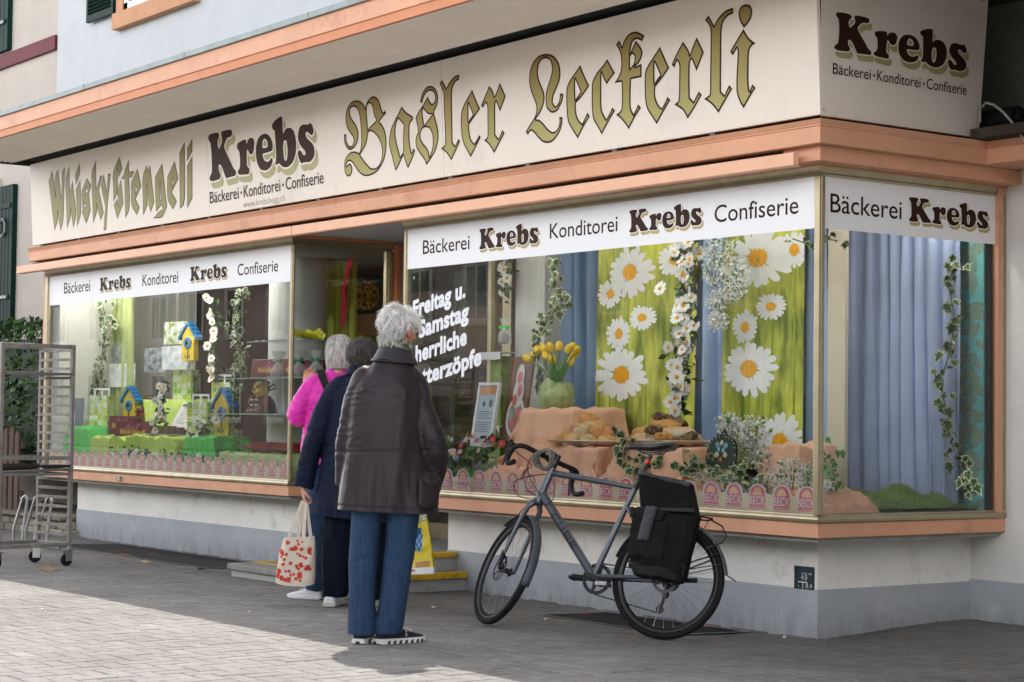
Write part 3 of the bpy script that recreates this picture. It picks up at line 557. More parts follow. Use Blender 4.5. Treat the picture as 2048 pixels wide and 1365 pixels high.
w = MB(); w.box(XL, XL + .2, .05, 1.6, .606, 2.73); w.build('window_end_wall', M_stucco, B)

def sweep(mb, path, prof, mi=0):
    """profile (outward offset, z) along plan path [(x,y,mx,my)]"""
    rings = [[Vector((x + mx * o, y + my * o, z)) for o, z in prof] for x, y, mx, my in path]
    mb.loft(rings, mi, False, True)
PR = [(-6.06, 0, 0, -1), (XE1, 0, 0, -1)]
right_path = [(XE1, .95, -1, 0), (XE1, 0, -1, -1), (0, 0, 1, -1), (0, YR, 1, 0)]
left_path = [(XL, 1.2, -1, 0), (XL, 0, -1, -1), (XE0, 0, 1, -1), (XE0, .95, 1, 0)]
# sill: orange board, bronze nosing, stage floor
for pth, nm in ((left_path, 'l'), (right_path, 'r')):
    a = MB(); sweep(a, pth, [(.02, .606), (.02, .690), (-.3, .690), (-.3, .606)]); a.build('sill_board', M_orange, B, bevel=.003)
    a = MB(); sweep(a, pth, [(-.02, .578), (-.02, .606), (-.3, .606), (-.3, .578)]); a.build('drip_board', mat('dirty_grey_board', (.33, .32, .29), .9, var=.2, vs=5), B)
    a = MB(); sweep(a, pth, [(-.04, .690), (.026, .690), (.034, .697), (.036, .712), (.030, .724), (.016, .731), (.012, .738), (-.04, .738)]); a.build('sill_nosing', M_bronze, B)
    a = MB(); sweep(a, pth, [(-.035, 2.672), (.012, 2.672), (.02, 2.684), (.014, 2.692), (.022, 2.705), (.030, 2.728), (-.035, 2.728)]); a.build('head_frame', M_bronze, B)
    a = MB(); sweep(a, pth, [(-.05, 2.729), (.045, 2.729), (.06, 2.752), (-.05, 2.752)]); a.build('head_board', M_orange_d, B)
st = MB(); st.box(XL + .02, XE0 - .03, .03, 1.25, .60, .735); st.build('window_stage', mat('stage_cloth', (.55, .60, .45), .9, var=.1), B)
st = MB(); st.box(XE1 + .03, -.03, .03, YR - .01, .60, .735); st.build('window_stage', mat('stage_board', (.42, .36, .28), .9, var=.1), B)
def post(x, y, w=.045, d=.045, nm='window_post'):
    a = MB(); a.box(x - w / 2, x + w / 2, y - d / 2, y + d / 2, .738, 2.672); a.box(x - w / 2 - .006, x + w / 2 + .006, y - d / 4, y + d / 4, .7382, 2.6718)
    a.build(nm, M_bronze, B, bevel=.004)
post(XL, 0, .06); post(XE0, 0, .032, .032); post(XE1, 0, .03, .03); post(0, 0, .044, .044); post(0, YR - .02, .05, .06)
post(XE0, .93, .05, .07); post(XE1, .80, .05, .06)
a = MB(); a.box(-.02, .028, YR - .075, YR - .002, .69, 2.73); a.build('window_jamb', M_orange, B)
a = MB(); a.box(XL - .075, XL - .032, -.02, .2, .69, 2.73); a.build('window_jamb', M_orange, B)
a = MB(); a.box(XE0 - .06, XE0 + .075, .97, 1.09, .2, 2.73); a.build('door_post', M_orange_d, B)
def pane(nm, p, parent=B):
    a = MB(); a.poly(p); return a.build(nm, M_glass, parent)
def rect_y(y, x0, x1, z0, z1): return [(x0, y, z0), (x1, y, z0), (x1, y, z1), (x0, y, z1)]
def rect_x(x, y0, y1, z0, z1): return [(x, y0, z0), (x, y1, z0), (x, y1, z1), (x, y0, z1)]
pane('window_pane', rect_y(0, XL + .03, XE0 - .016, .737, 2.673)); pane('window_pane', rect_y(0, XE1 + .015, -.022, .737, 2.673))
pane('window_pane', rect_x(0, .022, YR - .05, .737, 2.673)); pane('window_pane', rect_x(XE0, .016, .90, .737, 2.673)); pane('window_pane', rect_x(XE1, .015, .77, .737, 2.673))
# glass door in the recess
dr = MB(); 
for x0, x1 in ((XE0 + .075, XE0 + .15), (XE1 - .15, XE1 - .03)): dr.box(x0, x1, 1.0, 1.06, .26, 2.66)
dr.box(XE0 + .15, XE1 - .15, 1.0, 1.06, .26, .40); dr.box(XE0 + .15, XE1 - .15, 1.0, 1.06, 2.56, 2.66)
D = dr.build('entrance_door', M_bronze, B, bevel=.004); pane('door_pane', rect_y(1.03, XE0 + .15, XE1 - .15, .4, 2.56), D)
hd = MB(); hd.tube([(XE1 - .22, .99, 1.15), (XE1 - .22, .93, 1.17), (XE1 - .22, .93, 1.53), (XE1 - .22, .99, 1.55)], .012); hd.build('door_handle', M_steel, D)
rc = MB(); rc.box(XE0 + .02, XE1 - .02, -.12, 1.05, 2.755, 2.775); rc.build('entrance_ceiling', mat('white_ceiling', (.70, .69, .70), .8, var=.02), B)
rc = MB(); rc.box(XL + .2, XE0, .02, 1.25, 2.70, 2.728); rc.box(XE1, -.02, .02, YR, 2.70, 2.728); rc.build('window_ceiling', mat('window_ceiling_paint', (.34, .31, .26), .85, var=.05), B)
# the shop behind
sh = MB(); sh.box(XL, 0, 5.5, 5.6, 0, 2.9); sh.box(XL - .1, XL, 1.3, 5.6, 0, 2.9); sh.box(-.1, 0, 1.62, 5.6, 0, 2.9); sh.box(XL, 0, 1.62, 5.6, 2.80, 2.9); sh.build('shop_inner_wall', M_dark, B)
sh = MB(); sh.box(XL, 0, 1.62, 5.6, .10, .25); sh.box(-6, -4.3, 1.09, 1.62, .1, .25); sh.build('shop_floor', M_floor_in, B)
M_lamp = mat_emit('lit_shop_lamp', (1, .52, .16), 2.2)
for x in (-7.42, -6.93):
    lt = MB(); lt.obox((x, 1.46, 2.765), (.10, .0, .010), (-.003, .018, 0), (0, 0, .006)); lt.build('shop_lamp', M_lamp, B)
M_fill_tube = mat_emit('fill_tube_emit', (1, .95, .88), TUBE_FILL); M_fill_tube2 = mat_emit('bright_fill_tube_emit', (1, .95, .88), TUBE_FILL * 3.0)  # made-up fill tubes behind the banners, brightening the window displays
def fill_tube(p0, p1):
    p0, p1 = Vector(p0), Vector(p1); a = MB(); a.cyl(p0, p1, .013, n=10); o = a.build('added_fill_tube', M_fill_tube if p0.x > -5 else M_fill_tube2, B); d = (p1 - p0) / 2; n_ = Vector((0, 0, 1)).cross(d).normalized(); b_ = MB(); b_.obox((p0 + p1) / 2 + Vector((0, 0, .024)), d * 1.04, n_ * .03, (0, 0, .010)); b_.build('fill_tube_mount', M_steel, o)
fill_tube((-8.2, .13, 2.595), (-7.6, .13, 2.595))
for x in (-10.3, -8.95, -3.5, -2.2, -.95): fill_tube((x - .5, .13, 2.595), (x + .5, .13, 2.595))
fill_tube((-.13, .35, 2.595), (-.13, 1.3, 2.595))
# cornice, continuous round the corner
cp = [(XL - .05, 0, 0, -1), (0, 0, 1, -1), (0, 1.40, 1, -1), (6, 1.40, 0, -1)]
a = MB(); sweep(a, cp, [(-.1, 2.822), (.195, 2.822), (.2, 2.826), (.2, 2.918), (.207, 2.922), (.207, 2.928), (.214, 2.936), (.228, 2.956), (-.1, 2.956)]); a.build('cornice', M_orange, B)
a = MB(); sweep(a, [(-.15, 0, 0, -1), (0, 0, 1, -1), (0, 1.66, 1, 0)], [(0, 2.735), (.145, 2.735), (.145, 2.8215), (0, 2.8215)]); a.build('lower_cornice', M_orange, B, bevel=.003)
a = MB(); a.box(XL, -.02, -.03, .05, 2.753, 2.96); a.build('gap_shade_board', M_black, B)  # black board painting the shade in the gap under the cornice
# canopy
CZ = 3.85; cx0, cx1, cy0 = -11.36, 6, -1.2
K = MB(); th = R(10); pr = Vector((cos(th), sin(th), 0)); n_r = 420
def rib(u, v):
    y = cy0 + .03 + (.84) * v; x = cx0 + .02 + (cx1 - cx0 - .04) * u
    q = y / .060
    return (x, y, CZ + .006 * sin(2 * pi * q) + .002 * sin(4 * pi * q + 1))
K.grid(rib, 6, 170); so = K.build('canopy_soffit', M_soffit, B)
a = MB(); a.box(cx0, cx1, cy0 + .03, 1.6, CZ + .03, 4.05); a.box(cx0, cx0 + .03, cy0 + .03, 1.6, CZ - .02, CZ + .03); a.build('canopy_deck', mat('recess_shade_black', (.05, .05, .045), .9), B)  # near-black underside stands in for the shaded gap above the sign
a = MB(); a.box(cx0 - .01, cx1, cy0, cy0 + .03, 3.895, 4.02); fa = a.build('canopy_fascia', M_orange, B, bevel=.002)
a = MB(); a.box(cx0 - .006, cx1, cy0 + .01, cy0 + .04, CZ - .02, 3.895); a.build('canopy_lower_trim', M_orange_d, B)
a = MB(); a.box(cx0 - .03, cx1, cy0 - .02, cy0 + .12, 4.02, 4.032); a.box(cx0 - .03, cx1, cy0 - .022, cy0 - .018, 4.022, 4.062); a.box(cx0 - .03, cx1, cy0 + .05, 1.6, 4.05, 4.064)
for x in np.arange(cx0, cx1, 1.9): a.box(x, x + .006, cy0 - .025, cy0 + .03, 4.02, 4.066)
a.build('canopy_flashing', M_zinc, B)
# bracket and clutter space above the cornice at the corner
a = MB(); a.box(.2, 6, 1.05, 1.6, 2.96, 3.02); a.build('ledge', mat('dark_brown_ledge', (.06, .05, .04), .95, var=.3, spec=.1), B)  # ledge in one very dark brown
# window on the upper floor with its shutter
Wn = MB(); Wn.box(-13.08, -11.0, 1.50, 1.6, 5.74, 5.93); Wn.box(-13.08, -12.9, 1.55, 1.6, 5.93, 7.6); Wn.box(-11.18, -11.0, 1.55, 1.6, 5.93, 7.6)
wf = Wn.build('upper_window_frame', mat('terracotta_stone', (.52, .27, .15), .8, var=.1, bump=.2), B, bevel=.004)
a = MB(); a.box(-12.9, -11.18, 1.585, 1.6, 5.93, 7.6); a.build('upper_window_pane', mat('dull_window_glass', (.10, .11, .12), .1, var=.1), wf)
a = MB(); a.box(-12.88, -12.78, 1.56, 1.588, 5.93, 7.6); a.box(-12.88, -11.2, 1.56, 1.588, 5.93, 6.03); a.build('upper_window_sash', M_white, wf)
def shutter(nm, x0, x1, y, z0, z1, parent):
    a = MB(); a.box(x0, x0 + .05, y - .04, y, z0, z1); a.box(x1 - .05, x1, y - .04, y, z0, z1); a.box(x0 + .05, x1 - .05, y - .04, y, z0, z0 + .08); a.box(x0 + .05, x1 - .05, y - .04, y, z1 - .08, z1)
    z = z0 + .085
    while z < z1 - .1:
        a.obox(((x0 + x1) / 2, y - .02, z + .02), ((x1 - x0) / 2 - .05, 0, 0), (0, .018, -.012), (0, .003, .004)); z += .045
    return a.build(nm, M_green, parent)
shutter('shutter', -13.86, -13.10, 1.56, 5.95, 7.6, B)

# ------------------------------------------------------------------ awning rolled in under the cornice
AW = thing('awning', 'orange front bar of the rolled-in awning under the cornice above both shop windows', 'awning', (-5.7, -.2, 2.75))
for x0, x1 in ((-11.46, -5.695), (-5.685, .02)):
    a = MB(); a.box(x0 + 5.7, x1 + 5.7, -.03, .012, -.038, .036); a.box(x0 + 5.7, x1 + 5.7, -.022, .03, -.043, -.038); a.build('front_bar', mat('awning_bar_paint', (.80, .465, .31), .45, var=.06, vs=3, spec=.2, stain=((.6, .30, .16), 4, .62, .9)), AW, bevel=.003)
a = MB(); a.cyl((-5.6, .09, .035), (5.66, .09, .035), .032, n=14); a.build('cloth_roll', mat('dark_awning_cloth', (.05, .04, .03), .9, var=.3, vs=30), AW)
for x in (-5.4, -3.6, -1.8, 0.1, 1.9, 3.7, 5.5):
    a = MB(); a.box(x, x + .03, 0.012, .16, -.01, .02); a.build('arm_bracket', M_bronze_d, AW)

# ------------------------------------------------------------------ long sign
def sgy(z): return -.165 - .06 * (z - 2.99)
SG = thing('shop_sign', 'long cream fascia sign with gold blackletter words and brown bakery name', 'sign', (0, 0, 0))
a = MB()
for x0, x1 in ((-11.2, -7.243), (-7.239, -3.602), (-3.598, .165)):
    P0 = [(x0, sgy(2.99), 2.99), (x1, sgy(2.99), 2.99), (x1, sgy(3.825), 3.825), (x0, sgy(3.825), 3.825)]
    a.add(P0 + [(x, y + .03, z) for x, y, z in P0], [(0, 1, 2, 3), (7, 6, 5, 4), (0, 4, 5, 1), (1, 5, 6, 2), (2, 6, 7, 3), (3, 7, 4, 0)])
a.build('front_panel', M_sign, SG)
def sgx(z): return .165 + .06 * (z - 2.99)
a = MB(); P0 = [(sgx(2.985), sgy(2.985), 2.985), (sgx(2.985), 1.165, 2.985), (sgx(3.825), 1.19, 3.825), (sgx(3.825), sgy(3.825), 3.825)]
a.add(P0 + [(x - .03, y + (.03 if y < 0 else 0), z) for x, y, z in P0], [(0, 1, 2, 3), (7, 6, 5, 4), (0, 4, 5, 1), (1, 5, 6, 2), (2, 6, 7, 3), (3, 7, 4, 0)]); a.build('side_panel', M_sign, SG)
a = MB(); a.box(XL, .1, -.1, 0, 2.962, 3.80); a.build('sign_gap_shade', M_black, SG)  # black board standing in for shade in the gap around the sign
M_clip = mat('dull_dark_clip', (.12, .12, .11), .6, .5)
for x in np.arange(-11.0, .1, .93): a = MB(); a.box(x, x + .05, -.16, -.1, 2.958, 2.99); a.build('sign_clip', M_clip, SG)
for y in (.25, .7): a = MB(); a.box(.06, .14, y, y + .06, 2.958, 2.99); a.build('sign_clip', M_clip, SG)
for p_ in ((.172, -.145, 3.02), (.218, 1.14, 3.80), (.172, -.13, 3.78), (.168, 1.12, 3.02)): a = MB(); a.ball(p_, .006); a.build('sign_screw', M_steel, SG)
def on_front(d): return lambda x, z: (x, sgy(z) - d, z)
def on_side(d): return lambda y, z: (sgx(z) + d, y, z)
def blackletter(nm, loops, fill, w_out):
    sm = [smooth_loop(l, 48, 3) for l in loops]
    m = MB(); put2d(m, tess(sm), on_front(.0012), 0); o = m.build(nm, [M_ink], SG)
    m = MB(); put2d(m, tess(contour(sm, -w_out, .006)), on_front(.0020), 0); m.build('letter_fill', [fill], o)
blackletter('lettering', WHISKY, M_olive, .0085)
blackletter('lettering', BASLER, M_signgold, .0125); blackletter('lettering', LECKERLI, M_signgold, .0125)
KSM = [smooth_loop(l, 62, 3) for l in KREBS]; KR = max(p[0] for l in KREBS for p in l)
K_out = contour(KSM, .036, .02); K_sh = contour(KSM, .03, .02)
K0, K1, K2 = tess(KSM), tess(K_out), tess(K_sh)
def krebs(fnd, x0, x1, zb, cap, parent, outline, shadow, nm='name_logo', sh=(.085, -.135)):
    """brown fat-face name with outline and drop shadow; fnd(d) -> placing function at distance d from the panel"""
    sx = (x1 - x0) / KR
    def at(d, ox=0, oy=0):
        f = fnd(d); return lambda x, y: f(x0 + (x + ox) * sx, zb + (y + oy) * cap)
    m = MB(); put2d(m, K0, at(.0030), 0); o = m.build(nm, [M_ink], parent)
    m = MB(); put2d(m, K1, at(.0022), 0); m.build('logo_outline', [outline], o)
    m = MB(); put2d(m, K2, at(.0014, *sh), 0); m.build('logo_shadow', [shadow], o)
krebs(on_front, -7.215, -5.41, 3.285, .41, SG, M_cream, M_shadowgold, sh=(.10, -.135))
krebs(on_side, -.086, 1.02, 3.36, .215, SG, M_cream, M_shadowgold, sh=(.085, -.15))
def subline(fn, a0, a1, zb, cap, parent, axu):
    L = a1 - a0
    for wd, u, v in (('Bäckerei', 0, .272), ('Konditorei', .318, .642), ('Confiserie', .688, 1)):
        q = MB(); fit_text(q, wd, a0 + u * L, a0 + v * L, zb, cap, fn, .004); q.build('tagline_word', M_ink, parent)
    for t in (.296, .666): q = MB(); q.disc(fn(a0 + t * L, zb + cap * .42), cap * .12, axu, (0, 0, 1)); q.build('tagline_dot', M_ink, parent)
subline(on_front(.003), -7.222, -5.287, 3.098, .105, SG, (1, 0, 0)); subline(on_side(.003), -.088, 1.035, 3.226, .064, SG, (0, 1, 0))
m = MB(); fit_text(m, 'www.krebsbegg.ch', -6.62, -5.91, 3.012, .058, on_front(.003), -.018); m.build('web_address', mat('grey_lettering', (.16, .13, .11), .5), SG)

# ------------------------------------------------------------------ white banners on the glass
def banner(label, fnd, quad, words, axis):
    t = thing('window_banner', label, 'banner')
    m = MB(); m.poly(quad); m.build('film', M_white, t)
    for wd in words:
        if wd[0] == 'K*': krebs(fnd, wd[1], wd[2], wd[3], wd[4], t, M_white, M_shadowtan)
        else: q = MB(); fit_text(q, wd[0], wd[1], wd[2], wd[3], wd[4], fnd(.001), .004); q.build('word', M_ink, t)
    return t
def fy(d): return lambda x, z: (x, -.004 - d, z)
def fx(d): return lambda y, z: (.004 + d, y, z)
banner('narrow white banner with two brown name logos across the top of the left shop window', fy, rect_y(-.004, XL + .032, XE0 - .02, 2.372, 2.676),
       [('Bäckerei', -10.745, -10.10, 2.479, .118), ('K*', -9.865, -9.16, 2.466, .128), ('Konditorei', -8.905, -8.156, 2.468, .113), ('K*', -7.91, -7.21, 2.464, .128), ('Confiserie', -7.015, -6.30, 2.468, .105)], 0)
banner('wide white banner with brown name logos across the window top behind the bicycle', fy, rect_y(-.004, XE1 + .018, -.024, 2.374, 2.676),
       [('Bäckerei', -4.11, -3.503, 2.475, .108), ('K*', -3.378, -2.677, 2.463, .146), ('Konditorei', -2.55, -1.824, 2.484, .108), ('K*', -1.703, -1.006, 2.464, .145), ('Confiserie', -.89, -.168, 2.470, .110)], 0)
banner('short white banner with one brown name logo on the side window round the corner', fx, rect_x(.004, .024, YR - .055, 2.374, 2.676),
       [('Bäckerei', .08, .672, 2.470, .115), ('K*', .732, 1.44, 2.462, .146)], 1)
# slanted white lettering on the right window
GT = thing('window_lettering', 'white slanted stick-on advertising text on the dark left part of the right window', 'lettering')
ang = R(10.5); M_wtext = mat('white_vinyl', (.80, .82, .86), .5, var=.02)
def slant(x0, z0):
    return lambda x, z: (x0 + x * cos(ang), -.005, z0 + x * sin(ang) + z)
for body, x0, z0, L, cap in (('Freitag u.', -4.235, 2.008, .70, .118), ('Samstag', -4.15, 1.855, .66, .118), ('herrliche', -4.19, 1.672, .68, .118), ('Butterzöpfe', -4.31, 1.468, .99, .118)):
    q = MB(); fit_text(q, body, 0, L, 0, cap * 1.06, slant(x0, z0), .042, space=1.04); q.build('words', M_wtext, GT)

# BECK cardboard border along the foot of the windows
M_pink = mat('pink_print', (.82, .19, .29), .6, var=.05); M_peach = mat('peach_card', (.92, .72, .48), .6, var=.05); M_wcard = mat('white_card', (.84, .82, .80), .6, var=.02)
M_glow = mat('sunburst_print', (.95, .62, .36), .6, var=.06)
def arch(w, h0, h1, n=10):
    r = w * .36; p = [(0, 0), (w, 0), (w, h0)]
    p += [(w / 2 + r + .004, h0)] + [(w / 2 + r * cos(pi * k / n), h0 + .012 + (h1 - h0 - .012) * sin(pi * k / n)) for k in range(n + 1)] + [(w / 2 - r - .004, h0)]
    return p + [(0, h0)]
def beck_strip(label, x0, x1, w, y, z, vary):
    t = thing('paper_border', label, 'border', (x0, y, z))
    n = int(round((x1 - x0) / w)); m = MB()
    def fp(d, ox=0): return lambda a, b: (ox + a, -d, b)
    T = MB()
    put2d(T, tess([arch(w * .999, .098, .158)]), fp(0), 0); put2d(T, tess([[(.004, .006), (w - .004, .006), (w - .004, .092), (.004, .092)]]), fp(.0008), 1)
    r = w * .30
    put2d(T, tess([[(w * .17, .012), (w * .83, .012), (w * .83, .085), (w / 2 + r, .098)] + [(w / 2 + r * cos(pi * k / 10), .100 + .050 * sin(pi * k / 10)) for k in range(11)] + [(w / 2 - r, .098), (w * .17, .085)]]), fp(.0016), 2)
    r = w * .19
    put2d(T, tess([[(w / 2 + r * cos(pi * k / 10), .092 + .042 * sin(pi * k / 10)) for k in range(11)]]), fp(.0022), 4)
    fit_text(T, 'BECK', w * .15, w * .85, .036, .050, fp(.0030), .012, mi=3)
    for k in range(4): put2d(T, tess([[(w * (.22 + .15 * k), .018), (w * (.34 + .15 * k), .018), (w * (.34 + .15 * k), .023), (w * (.22 + .15 * k), .023)]]), fp(.0026), 1)
    me = T.mesh('bakery_badge', [M_wcard, M_peach, M_pink, M_wcard, M_glow])
    for i in range(n):
        o = link('bakery_badge', me, t); o.location = (i * w, 0, 0)
    return t
beck_strip('small pink and peach scalloped paper border along the foot of the left window', XL + .05, XE0 - .05, .192, .028, .739, 0)
beck_strip('large pink and peach scalloped paper border along the foot of the window behind the bicycle', XE1 + .03, -.03, .2045, .028, .739, 0)
# hydrant plaque
PQ = thing('marker_plaque', 'small dark blue-green hydrant plaque with white numbers on the wall by the corner', 'plaque', (-.355, .248, .347))
a = MB(); a.box(-.083, .083, -.006, 0, -.068, .068); a.build('plate', mat('plaque_enamel', (.010, .035, .045), .35, var=.15), PQ, bevel=.004)
q = MB(); f = lambda x, z: (x, -.0085, z)
fit_text(q, 'S', -.074, -.058, .035, .026, f, 0); fit_text(q, '4.0', -.022, .030, -.012, .032, f, -.005); fit_text(q, '8.4', .018, .070, -.058, .03, f, -.005); fit_text(q, '1010 100', -.015, .068, .020, .012, f, 0); fit_text(q, '.', -.045, -.038, -.052, .04, f, 0)
fit_text(q, 'S', -.074, -.058, .035, .026, f, 0); put2d(q, ([(-.045, -.022), (.032, -.022), (.032, -.028), (-.045, -.028), (-.008, -.028), (-.003, -.028), (-.003, -.062), (-.008, -.062)], [(0, 1, 2, 3), (4, 5, 6, 7)]), f)
q.build('numbers', mat('plaque_white', (.75, .75, .72), .5), PQ)
# cable and junk on the ledge by the sign end

# entrance steps
ST = thing('entrance_steps', 'low concrete entrance steps with worn yellow edge lines between the shop windows', 'steps', (0, 0, 0))
sx0, sx1, sy = -5.42, -3.83, -.90
a = MB(); a.box(sx0 + .03, sx1 - .03, sy + .03, .98, -.06, .085); a.build('step_riser', M_concrete_l, ST)
a = MB(); a.box(sx0, sx1, sy, .98, .085, .135); a.build('step_slab', M_concrete, ST, bevel=.012)
a = MB(); a.box(sx1 - .07, sx1 + .003, sy - .003, .24, .09, .139); a.build('yellow_edge', M_yellow, ST, bevel=.008)
a = MB(); a.box(sx0 + .02, sx0 + .065, sy + .25, .2, .1345, .1385); a.box(sx0 + .02, sx1 - .9, sy + .20, sy + .25, .1345, .1385); a.build('yellow_line', M_yellow, ST)
a = MB(); a.box(-5.9, -3.98, -.05, .98, .137, .24); a.build('upper_step', M_concrete_l, ST)
a = MB(); a.box(-5.92, -3.96, -.07, .98, .24, .27); a.build('upper_slab', M_concrete, ST, bevel=.008)
a = MB(); a.box(-4.03, -3.955, -.073, .24, .238, .274); a.build('yellow_edge', M_yellow, ST, bevel=.006)
# metal gratings set in the paving along the wall
M_grate = mat('grating_steel', (.018, .0175, .017), .6, .3, var=.2, spec=.15)
def grating(label, x0, x1, y0, y1, p):
    t = thing('floor_grating', label, 'grating', (x0, y0, 0)); L, Wd = x1 - x0, y1 - y0
    def zz(x, y): return gz(x0 + x, y0 + y) + .006
    m = MB(); nX, nY = int(L / p), int(Wd / p)
    for i in range(nX + 1):
        x = i * L / nX
        m.add([(x - .0035, 0, zz(x, 0)), (x + .0035, 0, zz(x, 0)), (x + .0035, Wd, zz(x, Wd)), (x - .0035, Wd, zz(x, Wd))], [(0, 1, 2, 3)])
    for j in range(nY + 1):
        y = j * Wd / nY
        m.add([(0, y - .0035, zz(0, y) - .0006), (L, y - .0035, zz(L, y) - .0006), (L, y + .0035, zz(L, y) - .0006), (0, y + .0035, zz(0, y) - .0006)], [(0, 1, 2, 3)])
    m.build('bars', M_grate, t)
    m = MB(); m.add([(0, 0, zz(0, 0) - .004), (L, 0, zz(L, 0) - .004), (L, Wd, zz(L, Wd) - .004), (0, Wd, zz(0, Wd) - .004)], [(0, 1, 2, 3)]); m.build('pit', M_black, t)
    m = MB()
    for a0, a1, b0, b1 in ((-.03, L + .03, -.03, 0), (-.03, L + .03, Wd, Wd + .03), (-.03, 0, 0, Wd), (L, L + .03, 0, Wd)): m.add([(a0, b0, zz(a0, b0)), (a1, b0, zz(a1, b0)), (a1, b1, zz(a1, b1)), (a0, b1, zz(a0, b1))], [(0, 1, 2, 3)])
    m.build('rim', M_concrete, t)
grating('black steel grating set in the paving below the left shop window', -9.6, -6.25, -.62, .12, .028)
grating('dark steel grating set in the paving behind the bicycle wheels', -2.05, -.72, -.42, .12, .028)
# ------------------------------------------------------------------ foliage helpers
def leafcloud(mb, pts, size, rnd, mi=0, mis=None, lobes=False, up=.3):
    """small leaf faces at pts"""
    for p in pts:
        s = size * rnd.uniform(.6, 1.25)
        n = Vector((rnd.gauss(0, 1), rnd.gauss(0, 1), rnd.gauss(up, 1))).normalized(); a = n.orthogonal().normalized(); a = (Matrix.Rotation(rnd.uniform(0, 6.28), 3, n) @ a); b = n.cross(a)
        P = Vector(p)
        mb.add([P - a * s, P + b * s * .5 + n * s * .12, P + a * s, P - b * s * .5 + n * s * .12], [(0, 1, 2, 3)], rnd.choice(mis) if mis else mi)
def mat_leaf(name, col, rough=.55, var=.35, vs=8, trans=True):
    m = mat(name, col, rough, var=var, vs=vs, spec=.35)
    return m
M_leaf_a = mat_leaf('hedge_leaf', (.030, .075, .016)); M_leaf_b = mat_leaf('hedge_leaf_light', (.07, .15, .03)); M_leaf_c = mat_leaf('hedge_leaf_dark', (.012, .03, .010))
M_bark = mat('bark', (.06, .045, .035), .9, var=.3, vs=10, bump=.5, bs=40)
def hedge(label, x0, x1, y0, y1, z0, z1, n, size, name='hedge', cat='hedge', seed=1):
    rnd = random.Random(seed); t = thing(name, label, cat, ((x0 + x1) / 2, (y0 + y1) / 2, z0)); ox, oy = (x0 + x1) / 2, (y0 + y1) / 2
    m = MB(); pts = []
    while len(pts) < n:
        x, y, z = rnd.uniform(x0, x1), rnd.uniform(y0, y1), rnd.uniform(0, z1 - z0)
        lump = .16 * noise3((x, y, z), 2.2)
        d = min(x - x0, x1 - x, y - y0, y1 - y, z1 - z0 - z)
        if d < .10 + lump * .6 and d > lump * .5 - .07 and rnd.random() < .9 or rnd.random() < .1: pts.append((x - ox, y - oy, z + .05 * rnd.random()))
    leafcloud(m, pts, size, rnd, mis=[0, 0, 1, 2])
    m.build('foliage', [M_leaf_a, M_leaf_b, M_leaf_c], t)
    s = MB(); s.box(x0 - ox + .18, x1 - ox - .18, y0 - oy + .18, y1 - oy - .18, .0, z1 - z0 - .2); s.build('inner_twigs', M_leaf_c, t)
    return t
# neighbouring house on the left
NB = thing('neighbour_house', 'beige rendered house with maroon band and dark green shutters left of the bakery', 'building', (-20, 1.6, 0))
a = MB(); a.box(-8, 5.08, .015, 8, 0, 11); a.build('wall', M_beige, NB)
a = MB(); a.box(-8, 5.08, -.03, .015, 5.80, 5.98); a.build('band', M_maroon, NB)
a = MB(); a.box(-8, 5.0, -.4, 8.2, 11, 11.2); a.build('roof', M_zinc, NB)
def nwin(x0, x1, z0, z1):
    f = MB(); f.box(x0 - .12, x1 + .12, -.03, .015, z0 - .14, z0); f.box(x0 - .12, x0, -.02, .015, z0, z1); f.box(x1, x1 + .12, -.02, .015, z0, z1); f.box(x0 - .12, x1 + .12, -.02, .015, z1, z1 + .14)
    o = f.build('window_frame', mat('stone_surround', (.5, .45, .38), .8), NB); q = MB(); q.box(x0, x1, .0, .015, z0, z1); q.build('pane', mat('dark_pane', (.03, .035, .04), .08), o)
nwin(1.6, 2.85, 6.0, 7.8); nwin(2.0, 3.2, 2.5, 4.2)
def panel_shutter(x0, x1, z0, z1):
    a = MB(); a.box(x0, x1, -.055, .01, z0, z1); a.box(x0 + .06, x1 - .06, -.068, -.055, z0 + .35, z0 + .41); a.box(x0 + .06, x1 - .06, -.068, -.055, z1 - .30, z1 - .24)
    for k in range(1, 5): a.box(x0 + (x1 - x0) * k / 5 - .003, x0 + (x1 - x0) * k / 5 + .003, -.058, -.055, z0 + .02, z1 - .02)
    o = a.build('shutter', M_green, NB, bevel=.004)
    q = MB(); q.box(x0 + .1, x1 - .1, -.078, -.068, z0 + .36, z0 + .40); q.tube([((x0 + x1) / 2 + .10 * cos(k * pi / 3 + .5), -.075, z1 - .55 + .12 * sin(k * pi / 3 + .5)) for k in range(6)], .014, closed=True, n=6); q.build('iron_fitting', mat('grey_iron', (.20, .22, .22), .5, .6), o)
panel_shutter(3.30, 3.88, 2.38, 4.22); panel_shutter(2.9, 3.56, 6.02, 7.8); panel_shutter(1.0, 1.8, 2.38, 4.22)

# hedge, picket fence and garden wall beside the shop
hedge('dark green clipped hedge behind the picket fence left of the shop', -16.6, -12.75, .45, 1.35, .55, 2.30, 5200, .05, seed=4)
PF = thing('picket_fence', 'weathered dark brown wooden picket fence below the hedge', 'fence', (-14.4, .30, .12))
M_wood = mat('weathered_wood', (.10, .065, .045), .85, var=.35, vs=4, stretch=(3, 3, .5), bump=.4, bs=30)
k = 0; x = -1.6
while x < 1.75:
    a = MB(); h = .98 + .03 * sin(k * 2.1); P0 = [(x, -.012, .03), (x + .105, -.012, .03), (x + .105, -.012, h - .06), (x + .0525, -.012, h), (x, -.012, h - .06)]
    a.add(P0 + [(p[0], .012, p[2]) for p in P0], [(0, 1, 2, 3, 4), (9, 8, 7, 6, 5)] + [(i, i + 5, (i + 1) % 5 + 5, (i + 1) % 5) for i in range(5)]); a.build('picket', M_wood, PF); x += .165; k += 1
